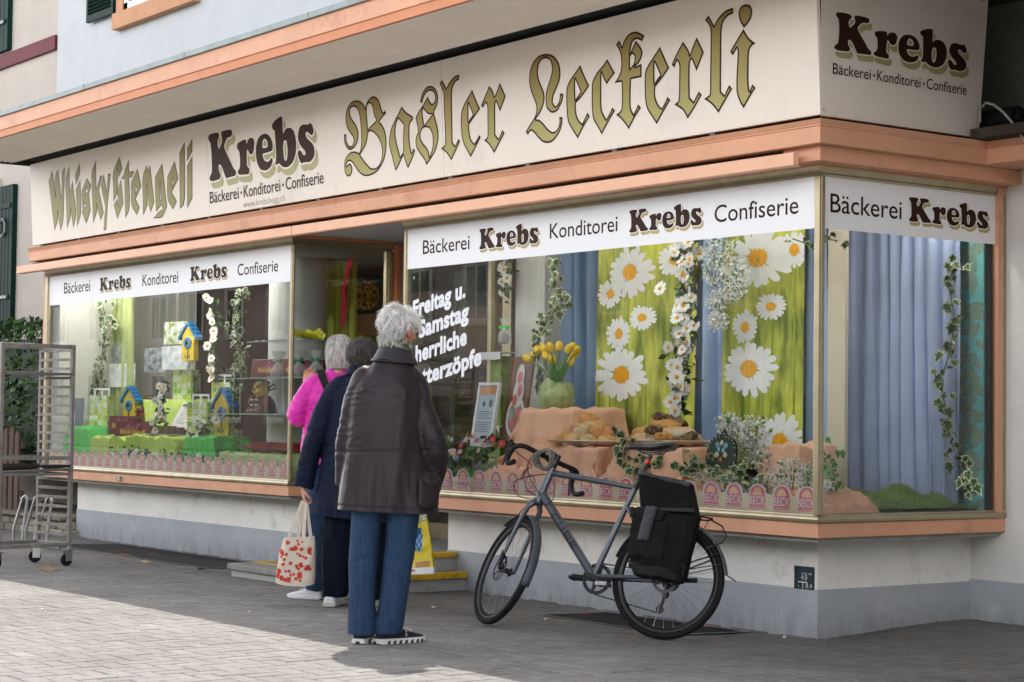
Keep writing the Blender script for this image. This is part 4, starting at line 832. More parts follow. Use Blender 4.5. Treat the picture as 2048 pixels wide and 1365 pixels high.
for z in (.22, .75):
    a = MB(); a.box(-1.65, 1.85, .012, .05, z, z + .07); a.build('rail', M_wood, PF)
GW = thing('garden_wall', 'low rough stone wall with coping under the picket fence', 'wall', (-13.4, .25, 0)); rnd = random.Random(8)
cols = []; a = MB()
for r in range(2):
    x = -2.6
    while x < 2.4:
        L = rnd.uniform(.18, .42); zb, zt = -.02 + r * .085, .062 + r * .085
        dy = rnd.uniform(-.015, .015); a.box(x + .006, x + L - .006, -.10 + dy, .25, zb, zt); cols += [tuple(np.array((.30, .27, .21)) * rnd.uniform(.6, 1.3))] * 6; x += L
me = a.mesh('stones', [mat_attr('rough_stone', .9, .8, 60)]); set_col(me, cols); link('stones', me, GW, bevel=.012)
a = MB(); a.box(-2.65, 2.45, -.16, .3, .155, .19); a.build('coping', mat('coping_stone', (.17, .15, .12), .9, var=.25, vs=5, bump=.5, bs=40), GW, bevel=.01)
a = MB(); a.box(-2.6, 2.4, -.06, .25, -.05, .15); a.build('wall_core', M_joint, GW)
so = MB(); so.box(-17, -11.3, .42, 1.6, 0, .17)
tag(so.build('garden_soil', mat('dry_soil', (.08, .06, .045), .95, var=.4, vs=20, bump=.6, bs=50)), kind='structure')

# the other side of the street (seen reflected in the glass)
def facade(name, label, x0, x1, y, h, col, wcol, nwx, seed):
    t = thing(name, label, 'building', ((x0 + x1) / 2, y, 0)); w = (x1 - x0) / 2
    a = MB(); a.box(-w, w, -9, 0, 0, h); a.build('wall', mat('opposite_render', col, .9, var=.06, vs=1, bump=.3, bs=30), t)
    a = MB(); a.box(-w - .3, w + .3, -9.3, .5, h, h + .3); a.build('roof', mat('roof_tiles', (.20, .09, .06), .8, var=.2, vs=4), t)
    Mf = mat('opposite_window_surround', wcol, .7); Mp = mat('opposite_pane', (.035, .04, .05), .06, spec=.6); Mw = mat('white_window_sash', (.75, .75, .73), .5)
    fr = MB(); fr.box(-.72, .72, 0, .06, -1.0, -.86); fr.box(-.72, -.6, 0, .05, -.86, .95); fr.box(.6, .72, 0, .05, -.86, .95); fr.box(-.72, .72, 0, .05, .83, .95); fm = fr.mesh('window_frame', [Mf])
    pn = MB(); pn.box(-.6, .6, 0, .015, -.86, .83); pm = pn.mesh('pane', [Mp])
    sa = MB(); 
    for q in (-.6, -.03, .54): sa.box(q, q + .06, .015, .035, -.86, .83)
    sa.box(-.6, .6, .015, .034, -.86, -.80); sa.box(-.6, .6, .015, .034, .77, .83); sm = sa.mesh('sash', [Mw])
    for fl in range(int(h // 3)):
        for i in range(nwx):
            o = link('window', fm, t); o.location = (-w + (i + .5) * 2 * w / nwx, 0, 2.0 + fl * 3.0)
            for n_, me_ in (('pane', pm), ('sash', sm)): link(n_, me_, o)
    return t
facade('townhouse', 'far rose town house across the street, mirrored in the left window', -62, -34.6, -25, 7, (.30, .25, .22), (.55, .5, .44), 9, 6)
facade('townhouse', 'farthest sand coloured town house across the street', -96, -62.6, -24, 7.5, (.32, .30, .27), (.5, .46, .4), 10, 7)
facade('townhouse', 'cream town house across the street, seen mirrored in the shop glass', -34, -21, -25, 6.6, (.30, .26, .20), (.55, .30, .17), 5, 1)
facade('townhouse', 'pale grey apartment house across the street, mirrored in the glass', -20.6, -6, -25, 7, (.33, .32, .29), (.6, .58, .55), 6, 2)
facade('townhouse', 'ochre town house across the street, mirrored in the right window', -5.6, 8, -25, 6.8, (.32, .27, .20), (.6, .55, .48), 5, 3)
facade('townhouse', 'white apartment house across the street, mirrored in the side window', 8.4, 34, -24.5, 7.5, (.50, .48, .45), (.5, .48, .45), 8, 4)
CH = thing('skyblock_house', 'tall brown house added out of view to block sky, mirrored in the side window', 'building', (14, 2, 0)); a = MB(); a.box(-5.6, 6, -6, 12, 0, 8); a.build('wall', mat('brown_render', (.30, .26, .22), .9, var=.1, vs=1), CH); a = MB(); a.box(-6, 6.4, -6.4, 12.4, 8, 8.3); a.build('roof', M_zinc, CH)  # house added out of view, blocks sky and darkens the right side
for k in range(9):
    a = MB(); y = -4.5 + 2.4 * (k % 3) * 1.6; z = .9 + 2.5 * (k // 3); a.box(-5.66, -5.6, y, y + 1.2, z, z + 1.7); f_ = a.build('window_frame', M_white, CH); a = MB(); a.box(-5.68, -5.66, y + .1, y + 1.1, z + .1, z + 1.6); a.build('pane', mat('dark_pane_side', (.04, .045, .05), .08), f_)
hedge('long green hedge in front of the houses across the street', -34, 6, -20.6, -19.6, .1, 1.75, 7000, .16, seed=5)
# ------------------------------------------------------------------ what stands in the shop windows
def ray(px, py): return fw * 3884.36 + rt * (px - 1024) - up * (py - 682.5)
def at(px, py, y=None, x=None, z=None):
    """the point of the plane y=, x= or z= seen at a pixel of the photograph"""
    d = ray(px, py); ax, v = (1, y) if y is not None else ((0, x) if x is not None else (2, z))
    return CAMP + d * ((v - CAMP[ax]) / d[ax])
def ground_at(px, py):
    z = .04
    for _ in range(40):
        P = at(px, py, z=z); z = .5 * z + .5 * gz(P.x, P.y)
    return Vector((P.x, P.y, z))
SG0 = .736      # top of the window stage
M_ivy = mat('ivy_green', (.035, .10, .030), .45, var=.4, vs=30); M_ivyrim = mat('ivy_cream_edge', (.55, .58, .36), .5, var=.15, vs=30)
M_stem = mat('plant_stem', (.05, .12, .025), .6, var=.3); M_petal = mat('white_petal', (.80, .80, .78), .6, var=.03, vs=20); M_yolk = mat('daisy_yellow', (.82, .42, .02), .7, var=.2, vs=60, bump=.4, bs=200)
M_gl = mat('garland_leaf', (.045, .13, .03), .5, var=.35, vs=20)
IVY = [(0, -.5), (.20, -.62), (.55, -.45), (.42, -.18), (.80, .10), (.38, .22), (.25, .50), (0, 1.0), (-.25, .50), (-.38, .22), (-.80, .10), (-.42, -.18), (-.55, -.45), (-.20, -.62)]
def ivy_leaf(mb, P, s, rnd, face=(0, -1, .1)):
    n = (Vector(face) + Vector((rnd.gauss(0, .5), rnd.gauss(0, .35), rnd.gauss(0, .5)))).normalized()
    d = (Vector((rnd.gauss(0, .6), rnd.gauss(0, .3), -1)) - n * n.dot(Vector((0, 0, -1)))).normalized(); b = n.cross(d)
    def f(u, v, k, h): return P + b * (u * s * k) + d * (v * s * k) + n * (h + s * .25 * (abs(u) - .3))
    mb.add([f(u, v, 1, 0) for u, v in IVY] + [f(0, 0, 1, .0)], [(i, (i + 1) % 14, 14) for i in range(14)], 1)
    mb.add([f(u, v, .72, .0016) for u, v in IVY] + [f(0, 0, 1, .0016)], [(i, (i + 1) % 14, 14) for i in range(14)], 0)
def path_pts(path, k):
    P = [Vector(p) for p in path]; out = []
    for i in range(k):
        t = i / max(1, k - 1) * (len(P) - 1); j = min(int(t), len(P) - 2); out.append(P[j].lerp(P[j + 1], t - j))
    return out
def ivy(label, path, n, s, spread, seed, face=(0.3, -1, .1), group=None, name='ivy_garland'):
    rnd = random.Random(seed); t = thing(name, label, 'ivy', path[0], group=group); o = Vector(path[0])
    m = MB()
    for P in path_pts(path, n):
        ivy_leaf(m, P - o + Vector((rnd.gauss(0, spread), rnd.gauss(0, spread * .6), rnd.gauss(0, spread * .7))), s * rnd.uniform(.7, 1.25), rnd, face)
    m.build('leaves', [M_ivy, M_ivyrim], t)
    m = MB(); m.tube([P - o for P in path_pts(path, 14)], .004, n=5); m.build('stem', M_stem, t); return t
def daisy(mb, P, r, n, mw=0, my=1, pet=15, rnd=random, flat=False):
    n = Vector(n).normalized(); a = n.orthogonal().normalized(); b = n.cross(a); ph = rnd.uniform(0, 6)
    for k in range(pet):
        th = ph + 2 * pi * k / pet + rnd.uniform(-.07, .07); u = a * cos(th) + b * sin(th); w = n.cross(u); L = r * rnd.uniform(.86, 1.05); q = r * 2.6 / pet; h = n * (0 if flat else r * rnd.uniform(-.12, .08)); e = n * (.0004 * (k % 3) + .0003)
        mb.add([P + u * r * .22 + e, P + u * L * .55 + w * q + e + h * .6, P + u * L * .92 + w * q * .75 + h + e, P + u * L + h + e, P + u * L * .92 - w * q * .75 + h + e, P + u * L * .55 - w * q + e + h * .6], [(0, 1, 2, 3, 4, 5)], mw)
    if flat: mb.disc(P + n * .002, r * .30, a, b, my)
    else:
        M = Matrix((a, b, n)).transposed(); mb.ball(P + n * r * .04, (r * .28, r * .28, r * .16), my, 10, M)
def daisies(label, path, n, r, spread, seed, cat='garland', name='daisy_garland', leaf=60):
    rnd = random.Random(seed); t = thing(name, label, cat, path[0]); o = Vector(path[0]); m = MB(); l = MB()
    for P in path_pts(path, n):
        daisy(m, P - o + Vector((rnd.gauss(0, spread), rnd.gauss(0, spread * .5) - .02, rnd.gauss(0, spread * .6))), r * rnd.uniform(.75, 1.15), (rnd.gauss(.4, .35), -1, rnd.gauss(.1, .35)), 0, 1, 13, rnd)
    m.build('flowers', [M_petal, M_yolk], t)
    leafcloud(l, [P - o + Vector((rnd.gauss(0, spread * 1.3), rnd.gauss(.01, spread * .5), rnd.gauss(0, spread))) for P in path_pts(path, leaf)], r * 1.0, rnd, mis=[0, 0, 1]); l.build('leaves', [M_gl, M_leaf_c], t); return t
def blossom(label, blobs, n, s, seed, name='white_blossom', leaf=.25, cat='flowers'):
    rnd = random.Random(seed); t = thing(name, label, cat, blobs[0][0]); o = Vector(blobs[0][0]); m = MB(); l = MB(); tw = MB()
    for c, r in blobs:
        c = Vector(c) - o
        for k in range(n):
            v = Vector((rnd.gauss(0, 1), rnd.gauss(0, .6), rnd.gauss(0, 1))).normalized() * r * rnd.uniform(.45, 1.0); P = c + Vector((v.x, v.y * .6, v.z * .75))
            if rnd.random() < leaf * .6: leafcloud(l, [P], s * 2.2, rnd)
            else:
                for q in range(3): leafcloud(m, [P + Vector((rnd.gauss(0, s), rnd.gauss(-s, s), rnd.gauss(0, s)))], s * 1.15, rnd)
        for k in range(8): tw.tube([c + Vector((0, 0, -r * .8)), c + Vector((rnd.uniform(-r, r) * .7, rnd.uniform(-r, r) * .3, rnd.uniform(0, r) * .7))], .002, n=4)
    m.build('blossoms', mat('tiny_white_blossom', (.88, .88, .85), .7, var=.06, vs=30), t)
    if l.v: l.build('leaves', mat('fresh_green_leaf', (.10, .24, .04), .5, var=.3, vs=15), t)
    tw.build('twigs', M_stem, t); return t
def fabric(name, col, var=.10): return mat(name, col, .85, var=var, vs=3, sheen=.2, bump=.15, bs=220, spec=.2)
M_or = fabric('peach_satin', (.88, .50, .34)); M_lime = fabric('lime_cloth', (.50, .68, .12)); M_grn = fabric('bright_green_cloth', (.06, .62, .08)); M_blue = fabric('blue_curtain', (.40, .53, .78)); M_blue2 = fabric('lilac_blue_curtain', (.42, .50, .72)); M_rug = mat('green_fluffy_rug', (.22, .33, .09), .95, var=.3, vs=40, bump=1, bs=120)
def drape(name, label, x0, x1, y0, y1, zt, zb, m, amp=.03, seed=0, fl=.16, nu=96, nv=48, rot=0, sag=.035):
    """a cloth thrown over a block: flat on top, hanging in folds at the front and both ends"""
    t = thing(name, label, 'cloth', ((x0 + x1) / 2, (y0 + y1) / 2, zb), rot); w, d, h = (x1 - x0) / 2, (y1 - y0) / 2, zt - zb; dr = h * 1.04
    def f(u, v):
        X = -w - dr + u * 2 * (w + dr); Y = -d - dr + v * (2 * d + dr)
        ex = max(0, abs(X) - w); ey = max(0, -d - Y); s = 1 if X > 0 else -1
        e = math.hypot(ex, ey) if ex and ey else max(ex, ey); k = min(1, e / dr); z = h - min(e, h * 1.0)
        x = max(-w, min(w, X)); y = max(-d, Y); fo = amp * 1.25 * k * (.9 * sin(X * 15 + seed + 2.5 * noise3((X * 3, seed, 1))) + .55 * sin(X * 33 + 2 * seed + Y * 12) + 1.3 * noise3((X * 7, seed, Y * 6)))
        if ey > 0: y -= fl * k * h + fo + .012
        if ex > 0: x += s * (fl * k * h + amp * k * (sin(Y * 31 + seed) + noise3((Y * 9, X * 7, seed))) + .01)
        y = max(y, .12 - (y0 + y1) / 2) if rot == 0 else y
        cr_ = .013 * (1 - 2.6 * abs(noise3((X * 15 + seed + Y * 2, Y * 2.4, seed)))) + .006 * (1 - 2.6 * abs(noise3((X * 30 + Y * 5, Y * 5, seed)))); y -= cr_ * (.3 + .7 * k); z += cr_ * .5 * (1 - k)
        z += sag * noise3((X * 9 + seed, Y * 9, seed)) + (.02 * k * noise3((X * 16, Y * 16, seed)) if k else 0)
        return (x, y, max(z, .003))
    a = MB(); a.grid(f, nu, nv); a.build('cloth', m, t, sharp=80); return t
def crumple(name, label, x0, x1, y0, y1, h, m, seed, z=SG0, fr=7):
    t = thing(name, label, 'cloth', ((x0 + x1) / 2, (y0 + y1) / 2, z)); w, d = (x1 - x0) / 2, (y1 - y0) / 2
    def f(u, v):
        a, b = u * 2 - 1, v * 2 - 1; e = max(0, 1 - max(abs(a), abs(b)) ** 4); x, y = a * w, b * d
        q = 1 - abs(noise3((x * fr + seed, y * fr * 1.2, seed), 1)) * 2; q2 = 1 - abs(noise3((x * fr * 2.3, y * fr * 2.1 + seed, 3), 1)) * 2
        return (x + .03 * noise3((x * 5, y * 5, seed)), y + .03 * noise3((x * 5, y * 5, seed + 5)), max(.004, e * h * (.35 + .45 * q + .22 * q2) * (.6 + .5 * (b + 1) / 2)))
    a = MB(); a.grid(f, 70, 36); a.build('cloth', m, t, sharp=80); return t
def curtain(name, label, x0, x1, y, z0, z1, m, folds, amp, seed=0, y1=None, gather=0, col=None):
    t = thing(name, label, 'curtain', ((x0 + x1) / 2, y, z0)); y1 = y if y1 is None else y1; h = z1 - z0; xm = (x0 + x1) / 2
    def f(u, v):
        k = 1 - gather * (1 - abs(2 * v - 1)) if gather else 1; x = (x0 - xm + (x1 - x0) * u)
        ph = (u + .055 * noise3((u * 4.5, v * .5, seed + 9))) * folds * 2 * pi
        return (x * k + .012 * sin(ph * 2 + v * 3), (y1 - y) * u + amp * (.75 + .4 * noise3((u * folds * .6, v * 1.5, seed))) * sin(ph + 1.3 * noise3((u * 3, v * 1.2, seed + 3))), v * h)
    a = MB(); a.grid(f, max(50, int(folds * 12)), 26); a.build('fabric', m, t, sharp=80); return t

# ---- right window: back, columns, curtains and daisy posters
M_col = mat('column_plaster', (.58, .57, .53), .9, var=.05, vs=3, bump=.4, bs=90)
a = MB(); p0, p1 = at(1030, 700, .9), at(1088, 700, .9); a.box(p0.x, p1.x, .9, 1.25, SG0, 2.7); tag(a.build('column', M_col), 'pale rough plaster column behind the tulips in the right window', 'column')
a = MB(); p0, p1 = at(1655, 700, 1.0), at(1690, 700, 1.0); a.box(p0.x, p1.x, 1.0, 1.03, SG0, 2.7); tag(a.build('column', mat('cream_column', (.62, .56, .43), .8, var=.05)), 'cream column just behind the corner post seen through the side window', 'column')
a = MB(); a.box(-3.75, -.03, 1.50, 1.54, SG0, 2.7); a.build('display_back_wall', mat('display_back', (.10, .12, .16), .9, var=.1), B)
curtain('curtain', 'dark blue curtain hanging between the plaster column and the left daisy poster', -3.93, -3.20, 1.08, SG0, 2.68, fabric('deep_blue_curtain', (.17, .27, .42)), 4, .05, 1)
curtain('curtain', 'blue curtain hanging between the two daisy posters', -2.30, -1.78, .99, SG0, 2.68, M_blue, 3.5, .05, 2)
curtain('curtain', 'narrow blue curtain hanging between the right daisy poster and the corner', -1.32, -.98, 1.04, SG0, 2.68, M_blue, 3, .035, 3)
p0, p1 = at(1690, 700, 1.33), at(1912, 700, 1.33)
curtain('curtain', 'wide lilac blue pleated curtain filling the side window', p0.x, p1.x, 1.34, SG0, 2.68, M_blue2, 8.3, .040, 4)
M_meadow = mat('meadow_print', (.11, .16, .015), .7, vs=3.0, col2=(.72, .74, .11), thr=(.36, .66), stretch=(2.2, 2.2, .55), detail=3)
M_yprint = mat('printed_yellow', (.85, .40, .015), .7, var=.12, vs=30); M_wprint = mat('printed_white', (.84, .85, .84), .7, var=.03, vs=20); M_gprint = mat('printed_green_stalk', (.30, .38, .03), .7, var=.3, vs=10)
def poster(label, x0, x1, y, zt, zb, heads, seed):
    rnd = random.Random(seed); t = thing('daisy_poster', label, 'poster', ((x0 + x1) / 2, y, zb)); w = (x1 - x0) / 2; xm = (x0 + x1) / 2
    def dy(x, z): return .018 * sin((x + w) * 6 + seed) * (.4 + z)
    a = MB(); a.grid(lambda u, v: (-w + 2 * w * u, dy(-w + 2 * w * u, v * (zt - zb)), v * (zt - zb)), 24, 12, 0)
    fl = MB()
    for px, py, pr, sq in heads:
        c = at(px, py, y); rr = (at(px, py - pr, y).z - c.z); X, Z = c.x - xm, c.z - zb
        q = MB(); daisy(q, Vector((0, 0, 0)), rr, (0, -1, 0), 1, 2, 19, rnd, True)
        for k in range(len(q.v)):
            vx, vy, vz = q.v[k]; gx, gz_ = X + vx * sq * 1.62, Z + vz
            gx = max(-w, min(w, gx)); gz_ = max(0, min(zt - zb, gz_)); q.v[k] = (gx, dy(gx, gz_) - .003 + vy * 1.0, gz_)
        sw = [(X, Z), (X + rnd.uniform(-.05, .05), Z - .5), (X + rnd.uniform(-.08, .08), 0)]
        for (ax, az), (bx, bz) in zip(sw, sw[1:]):
            az, bz = max(0, az), max(0, bz); a.add([(ax - .008, dy(ax, az) - .0015, az), (bx - .01, dy(bx, bz) - .0015, bz), (bx + .01, dy(bx, bz) - .0015, bz), (ax + .008, dy(ax, az) - .0015, az)], [(0, 1, 2, 3)], 3)
        a.extend(q)
    a.build('printed_cloth', [M_meadow, M_wprint, M_yprint, M_gprint], t, sharp=80); return t
def px_x(px, py, y): return at(px, py, y).x
poster('large cloth poster of daisies in a meadow behind the two bread plates', px_x(1190, 600, .9), px_x(1388, 600, .9), .9, 2.68, .95, [(1262, 545, 54, 1), (1216, 588, 30, .9), (1290, 636, 26, 1.15), (1236, 668, 36, .8), (1242, 750, 58, 1), (1350, 520, 36, .8), (1282, 920, 48, 1)], 1)
poster('large cloth poster of daisies in a meadow nearest the corner post', px_x(1442, 600, .9), px_x(1606, 600, .9), .9, 2.68, .95, [(1522, 517, 62, 1), (1548, 614, 28, 1), (1493, 655, 36, .8), (1500, 738, 58, .95), (1562, 885, 62, .7), (1590, 500, 40, .6)], 2)
# printed teal panel with leaf pattern at the end wall of the side window
M_teal = mat('teal_leaf_paper', (.20, .66, .66), .75, var=.1); M_tleaf = mat('teal_paper_leaf', (.13, .34, .28), .75, vs=160, col2=(.42, .48, .37), thr=(.4, .6), detail=1)
p0, p1 = at(1906, 700, 1.44), at(1992, 700, 1.44); t = thing('patterned_panel', 'teal paper panel with dark leaf pattern at the end of the side window', 'panel', (p0.x, 1.44, SG0)); a = MB(); w = -.028 - p0.x
a.box(0, w, 0, .012, 0, 1.9); a.box(0, w, -.004, 0, .93, .934); rnd = random.Random(5)
for k in range(95):
    x, z, an, L = rnd.uniform(.02, w - .02), rnd.uniform(.03, 1.88), rnd.uniform(0, 6.28), rnd.uniform(.05, .085)
    pts = [(x + L * (q * cos(an) - s * sin(an)), z + L * (q * sin(an) + s * cos(an))) for q, s in [(-1, 0), (-.5, .32), (.1, .38), (.6, .22), (1, 0), (.6, -.22), (.1, -.38), (-.5, -.32)]]
    a.poly([(min(w, max(0, u)), -.0012 - .00002 * k, min(1.9, max(0, v))) for u, v in pts], 1)
a.build('panel', [M_teal, M_tleaf], t)
ivy('green and cream ivy hanging between the lilac curtain and the teal panel', [tuple(at(px, py, 1.2)) for px, py in ((1915, 525), (1895, 560), (1910, 640), (1900, 700), (1880, 770), (1895, 830), (1900, 880), (1925, 940), (1945, 990))], 62, .05, .035, 11, face=(.8, -.8, .1))
ivy('small green ivy sprig hanging at the top corner of the right window', [tuple(at(px, py, .25)) for px, py in ((1585, 478), (1620, 490), (1650, 478), (1675, 482))], 16, .03, .04, 12)
# rug, satin and plants at the corner
t = thing('fluffy_rug', 'dark green fluffy rug lying on the floor of the side window', 'rug', (-.42, .75, SG0)); rnd = random.Random(6)
a = MB(); a.grid(lambda u, v: (-.34 + .68 * u, -.42 + 1.1 * v, .02 + .14 * sin(pi * min(1, u * 1.1)) ** .5 * (.55 + .5 * noise3((u * 4, v * 5, 1))) * sstep(6 * min(v, 1 - v)) * sstep(5 * min(u, 1 - u))), 30, 44); gv = list(a.v)
for P in gv:
    for q in range(2):
        d = Vector((rnd.gauss(0, .012), rnd.gauss(0, .012), .022)); a.add([Vector(P) + Vector((.004, 0, 0)), Vector(P) - Vector((.004, 0, 0)), Vector(P) + d], [(0, 1, 2)])
a.build('pile', M_rug, t)
crumple('satin_cloth', 'crumpled peach satin cloth on the stage at the corner post', -.62, .0 - .04, .06, .55, .17, M_or, 3)
blossom('white blossom branches lying at the corner post', [(tuple(at(px, py, .3)), .13) for px, py in ((1585, 945), (1625, 960), (1545, 975))] + [(tuple(at(1648, 975, .25)), .06)], 230, .009, 21)
leafs = MB(); tl = thing('leafy_sprig', 'fresh green leafy sprig just right of the corner post', 'sprig', tuple(at(1655, 940, .3))); rnd = random.Random(9)
for k in range(30): ivy_leaf(leafs, Vector((rnd.gauss(0, .05), rnd.gauss(0, .03), rnd.gauss(0, .07))), .045, rnd, (.8, -.6, .2))
leafs.build('leaves', [mat('fresh_leaf', (.09, .22, .04), .45, var=.3), M_ivyrim], tl)
# hanging garlands
daisies('long vertical garland of white daisies hanging in front of the blue curtain', [tuple(at(px, py, .6)) for px, py in ((1368, 480), (1380, 520), (1365, 580), (1378, 640), (1372, 700), (1352, 745), (1365, 790), (1345, 850))], 64, .05, .045, 31, leaf=160)
t = blossom('hanging white blossom spray with leaves left of the right daisy poster', [(tuple(at(px, py, .6)), r) for px, py, r in ((1440, 500, .13), (1432, 545, .13), (1475, 545, .12), (1440, 600, .11), (1470, 580, .1), (1438, 640, .08))], 170, .010, 22, leaf=.3)
ivy('green ivy trailing down along the plaster column', [tuple(at(px, py, .62)) for px, py in ((1100, 522), (1108, 560), (1118, 590), (1135, 600), (1100, 630), (1085, 660), (1070, 690), (1078, 740), (1075, 790))], 74, .052, .045, 13)
daisies('small garland of white flowers hanging at the top left of the plaster column', [tuple(at(px, py, .8)) for px, py in ((1015, 530), (1008, 560), (1012, 585))], 10, .04, .03, 33, leaf=40)
# blocks and satin
drape('satin_cloth', 'peach satin cloth over the high block under the tulips', -3.30, -2.72, .35, .8, 1.33, SG0, M_or, .05, 1, fl=.22)
drape('satin_cloth', 'peach satin cloth over the block under the left bread plate', -2.98, -2.25, .20, .62, 1.07, SG0, M_or, .035, 2, fl=.16)
drape('satin_cloth', 'peach satin cloth over the block under the right bread plate', -2.05, -1.42, .22, .62, 1.085, SG0, M_or, .045, 5, fl=.22)
drape('satin_cloth', 'peach satin cloth over the small block behind the white blossom', -.88, -.60, .45, .75, 1.12, SG0, M_or, .015, 6, fl=.12)
crumple('satin_cloth', 'crumpled peach satin cloth spread on the stage behind the handlebars', -3.75, -2.75, .08, .42, .24, M_or, 7)
crumple('satin_cloth', 'crumpled peach satin cloth under the ivy below the bicycle saddle', -1.62, -.62, .08, .30, .10, M_or, 8)
crumple('green_cloth', 'bright green cloth bunched on the stage beside the peach satin', -4.02, -3.62, .10, .34, .19, M_grn, 4)
# tulips
tp = thing('tulip_bouquet', 'bouquet of yellow tulips wrapped in pale green tulle on the peach block', 'bouquet', tuple(at(1113, 818, .5))); o = Vector(tp.location); rnd = random.Random(14)
M_tul = mat('tulip_yellow', (.80, .55, .015), .5, var=.12, vs=10); M_tlf = mat('tulip_leaf', (.06, .22, .035), .45, var=.3, vs=8)
stm = MB(); base = Vector((0, 0, .16))
for px, py in ((1056, 720), (1068, 712), (1076, 702), (1088, 699), (1101, 698), (1105, 722), (1118, 696), (1136, 702), (1144, 697), (1152, 703), (1146, 713), (1140, 726), (1092, 715)):
    P = at(px, py, .5 + rnd.uniform(-.12, .12)) - o; d = (P - base).normalized(); stm.tube([base + Vector((rnd.gauss(0, .02), rnd.gauss(0, .02), 0)), base.lerp(P, .5) + Vector((0, 0, .03)), P], .005, 0, 6)
    q = MB(); zax = d; M = zax.to_track_quat('Z', 'Y').to_matrix(); q.lathe([(.006, -.03), (.024, -.018), (.030, .004), (.027, .028), (.017, .045), (.004, .050)], P, 0, 10, M); q.build('tulip_flower', M_tul, tp)
for k in range(40):
    a_, L = rnd.uniform(0, 6.28), rnd.uniform(.16, .30); d = Vector((cos(a_) * .55, sin(a_) * .4, 1)).normalized(); s = Vector((-sin(a_), cos(a_), 0)) * .015; c0 = Vector((0, 0, .12))
    stm.add([c0 - s * .6, c0 + s * .6, c0 + d * L * .55 + s, c0 + d * L, c0 + d * L * .55 - s], [(0, 1, 2, 3, 4)], 0)
stm.build('stems', M_tlf, tp)
q = MB(); q.lathe([(.05, 0), (.055, .01), (.05, .06), (.03, .14)], n=16); q.build('vase', mat('white_vase', (.7, .7, .68), .2), tp)
q = MB()
for k in range(9):
    a_ = k * .7; c = Vector((.05 * cos(a_), .05 * sin(a_), .09 + .035 * sin(k * 2.3)))
    q.grid(lambda u, v: c + Vector((cos(u * 6.28) * sin(v * 3.14), sin(u * 6.28) * sin(v * 3.14), cos(v * 3.14))) * (.085 + .022 * noise3((u * 5, v * 5, k))), 14, 8)
q.build('tulle_wrap', mat_sheer('pale_green_tulle', (.52, .64, .28), .5), tp)
# bread plates
M_crust = mat('golden_crust', (.62, .30, .085), .6, vs=9, col2=(.80, .56, .27), thr=(.35, .7), bump=.4, bs=40, zdirt=((.86, .70, .46), -.03, .035)); M_crust2 = mat('floured_crust', (.66, .44, .22), .75, vs=12, col2=(.80, .70, .54), thr=(.4, .65), bump=.5, bs=50, zdirt=((.50, .26, .09), .06, .0)); M_crust3 = mat('dark_seeded_crust', (.07, .045, .028), .8, vs=40, col2=(.40, .24, .10), thr=(.45, .65), bump=.6, bs=90); M_crust4 = mat('glazed_brown_crust', (.50, .19, .04), .4, vs=8, col2=(.72, .40, .13), thr=(.3, .7), bump=.2, bs=30)
def bread_mesh(kind):
    m = MB()
    if kind == 'roll':
        m.grid(lambda u, v: tuple(Vector((cos(u * 6.28) * sin(v * 3.1416), sin(u * 6.28) * sin(v * 3.1416), max(-.5, cos(v * 3.1416)) * .72)) * (.062 * (1 + .12 * noise3((3 * cos(u * 6.28), 3 * sin(u * 6.28), v * 3)) - .10 * math.exp(-((v * 3.14) ** 2) * 9) * abs(sin(u * 6.28 * 2.5))))), 22, 12)
    elif kind == 'oblong':
        def f(u, v):
            a_, b_ = u * 6.2832, v * 2 - 1; r = .048 * math.sqrt(max(.001, 1 - b_ * b_)) ** .9 * (1 + .10 * sin(b_ * 20 + sin(a_)) * (sin(a_) > 0)); return (b_ * .115, r * cos(a_) * 1.05, max(-.6, sin(a_)) * r * .85)
        m.grid(f, 18, 20)
    elif kind == 'twist':
        for s in (0, pi):
            m.tube([(.10 * t, .024 * sin(t * 7 + s), .010 * cos(t * 7 + s) + .005) for t in np.linspace(-1, 1, 18)], [.030 * math.sqrt(max(.06, 1 - abs(t) ** 3)) for t in np.linspace(-1, 1, 18)], n=10)
    else:
        def f(u, v):
            a_, b_ = u * 6.2832, v * 2 - 1; r = .055 * math.sqrt(max(.001, 1 - b_ * b_)) ** .8; return (b_ * .10, r * cos(a_) * 1.15, max(-.5, sin(a_)) * r * (.9 - .12 * abs(sin(b_ * 9))))
        m.grid(f, 18, 20)
    return m
BR = {}
for kind, mm in (('roll', M_crust), ('roll2', M_crust2), ('oblong', M_crust2), ('twist', M_crust4), ('dark', M_crust3), ('bun', M_crust4)):
    me = bread_mesh({'roll2': 'roll', 'bun': 'roll'}.get(kind, kind)).mesh('bread_roll', [mm]); BR[kind] = me
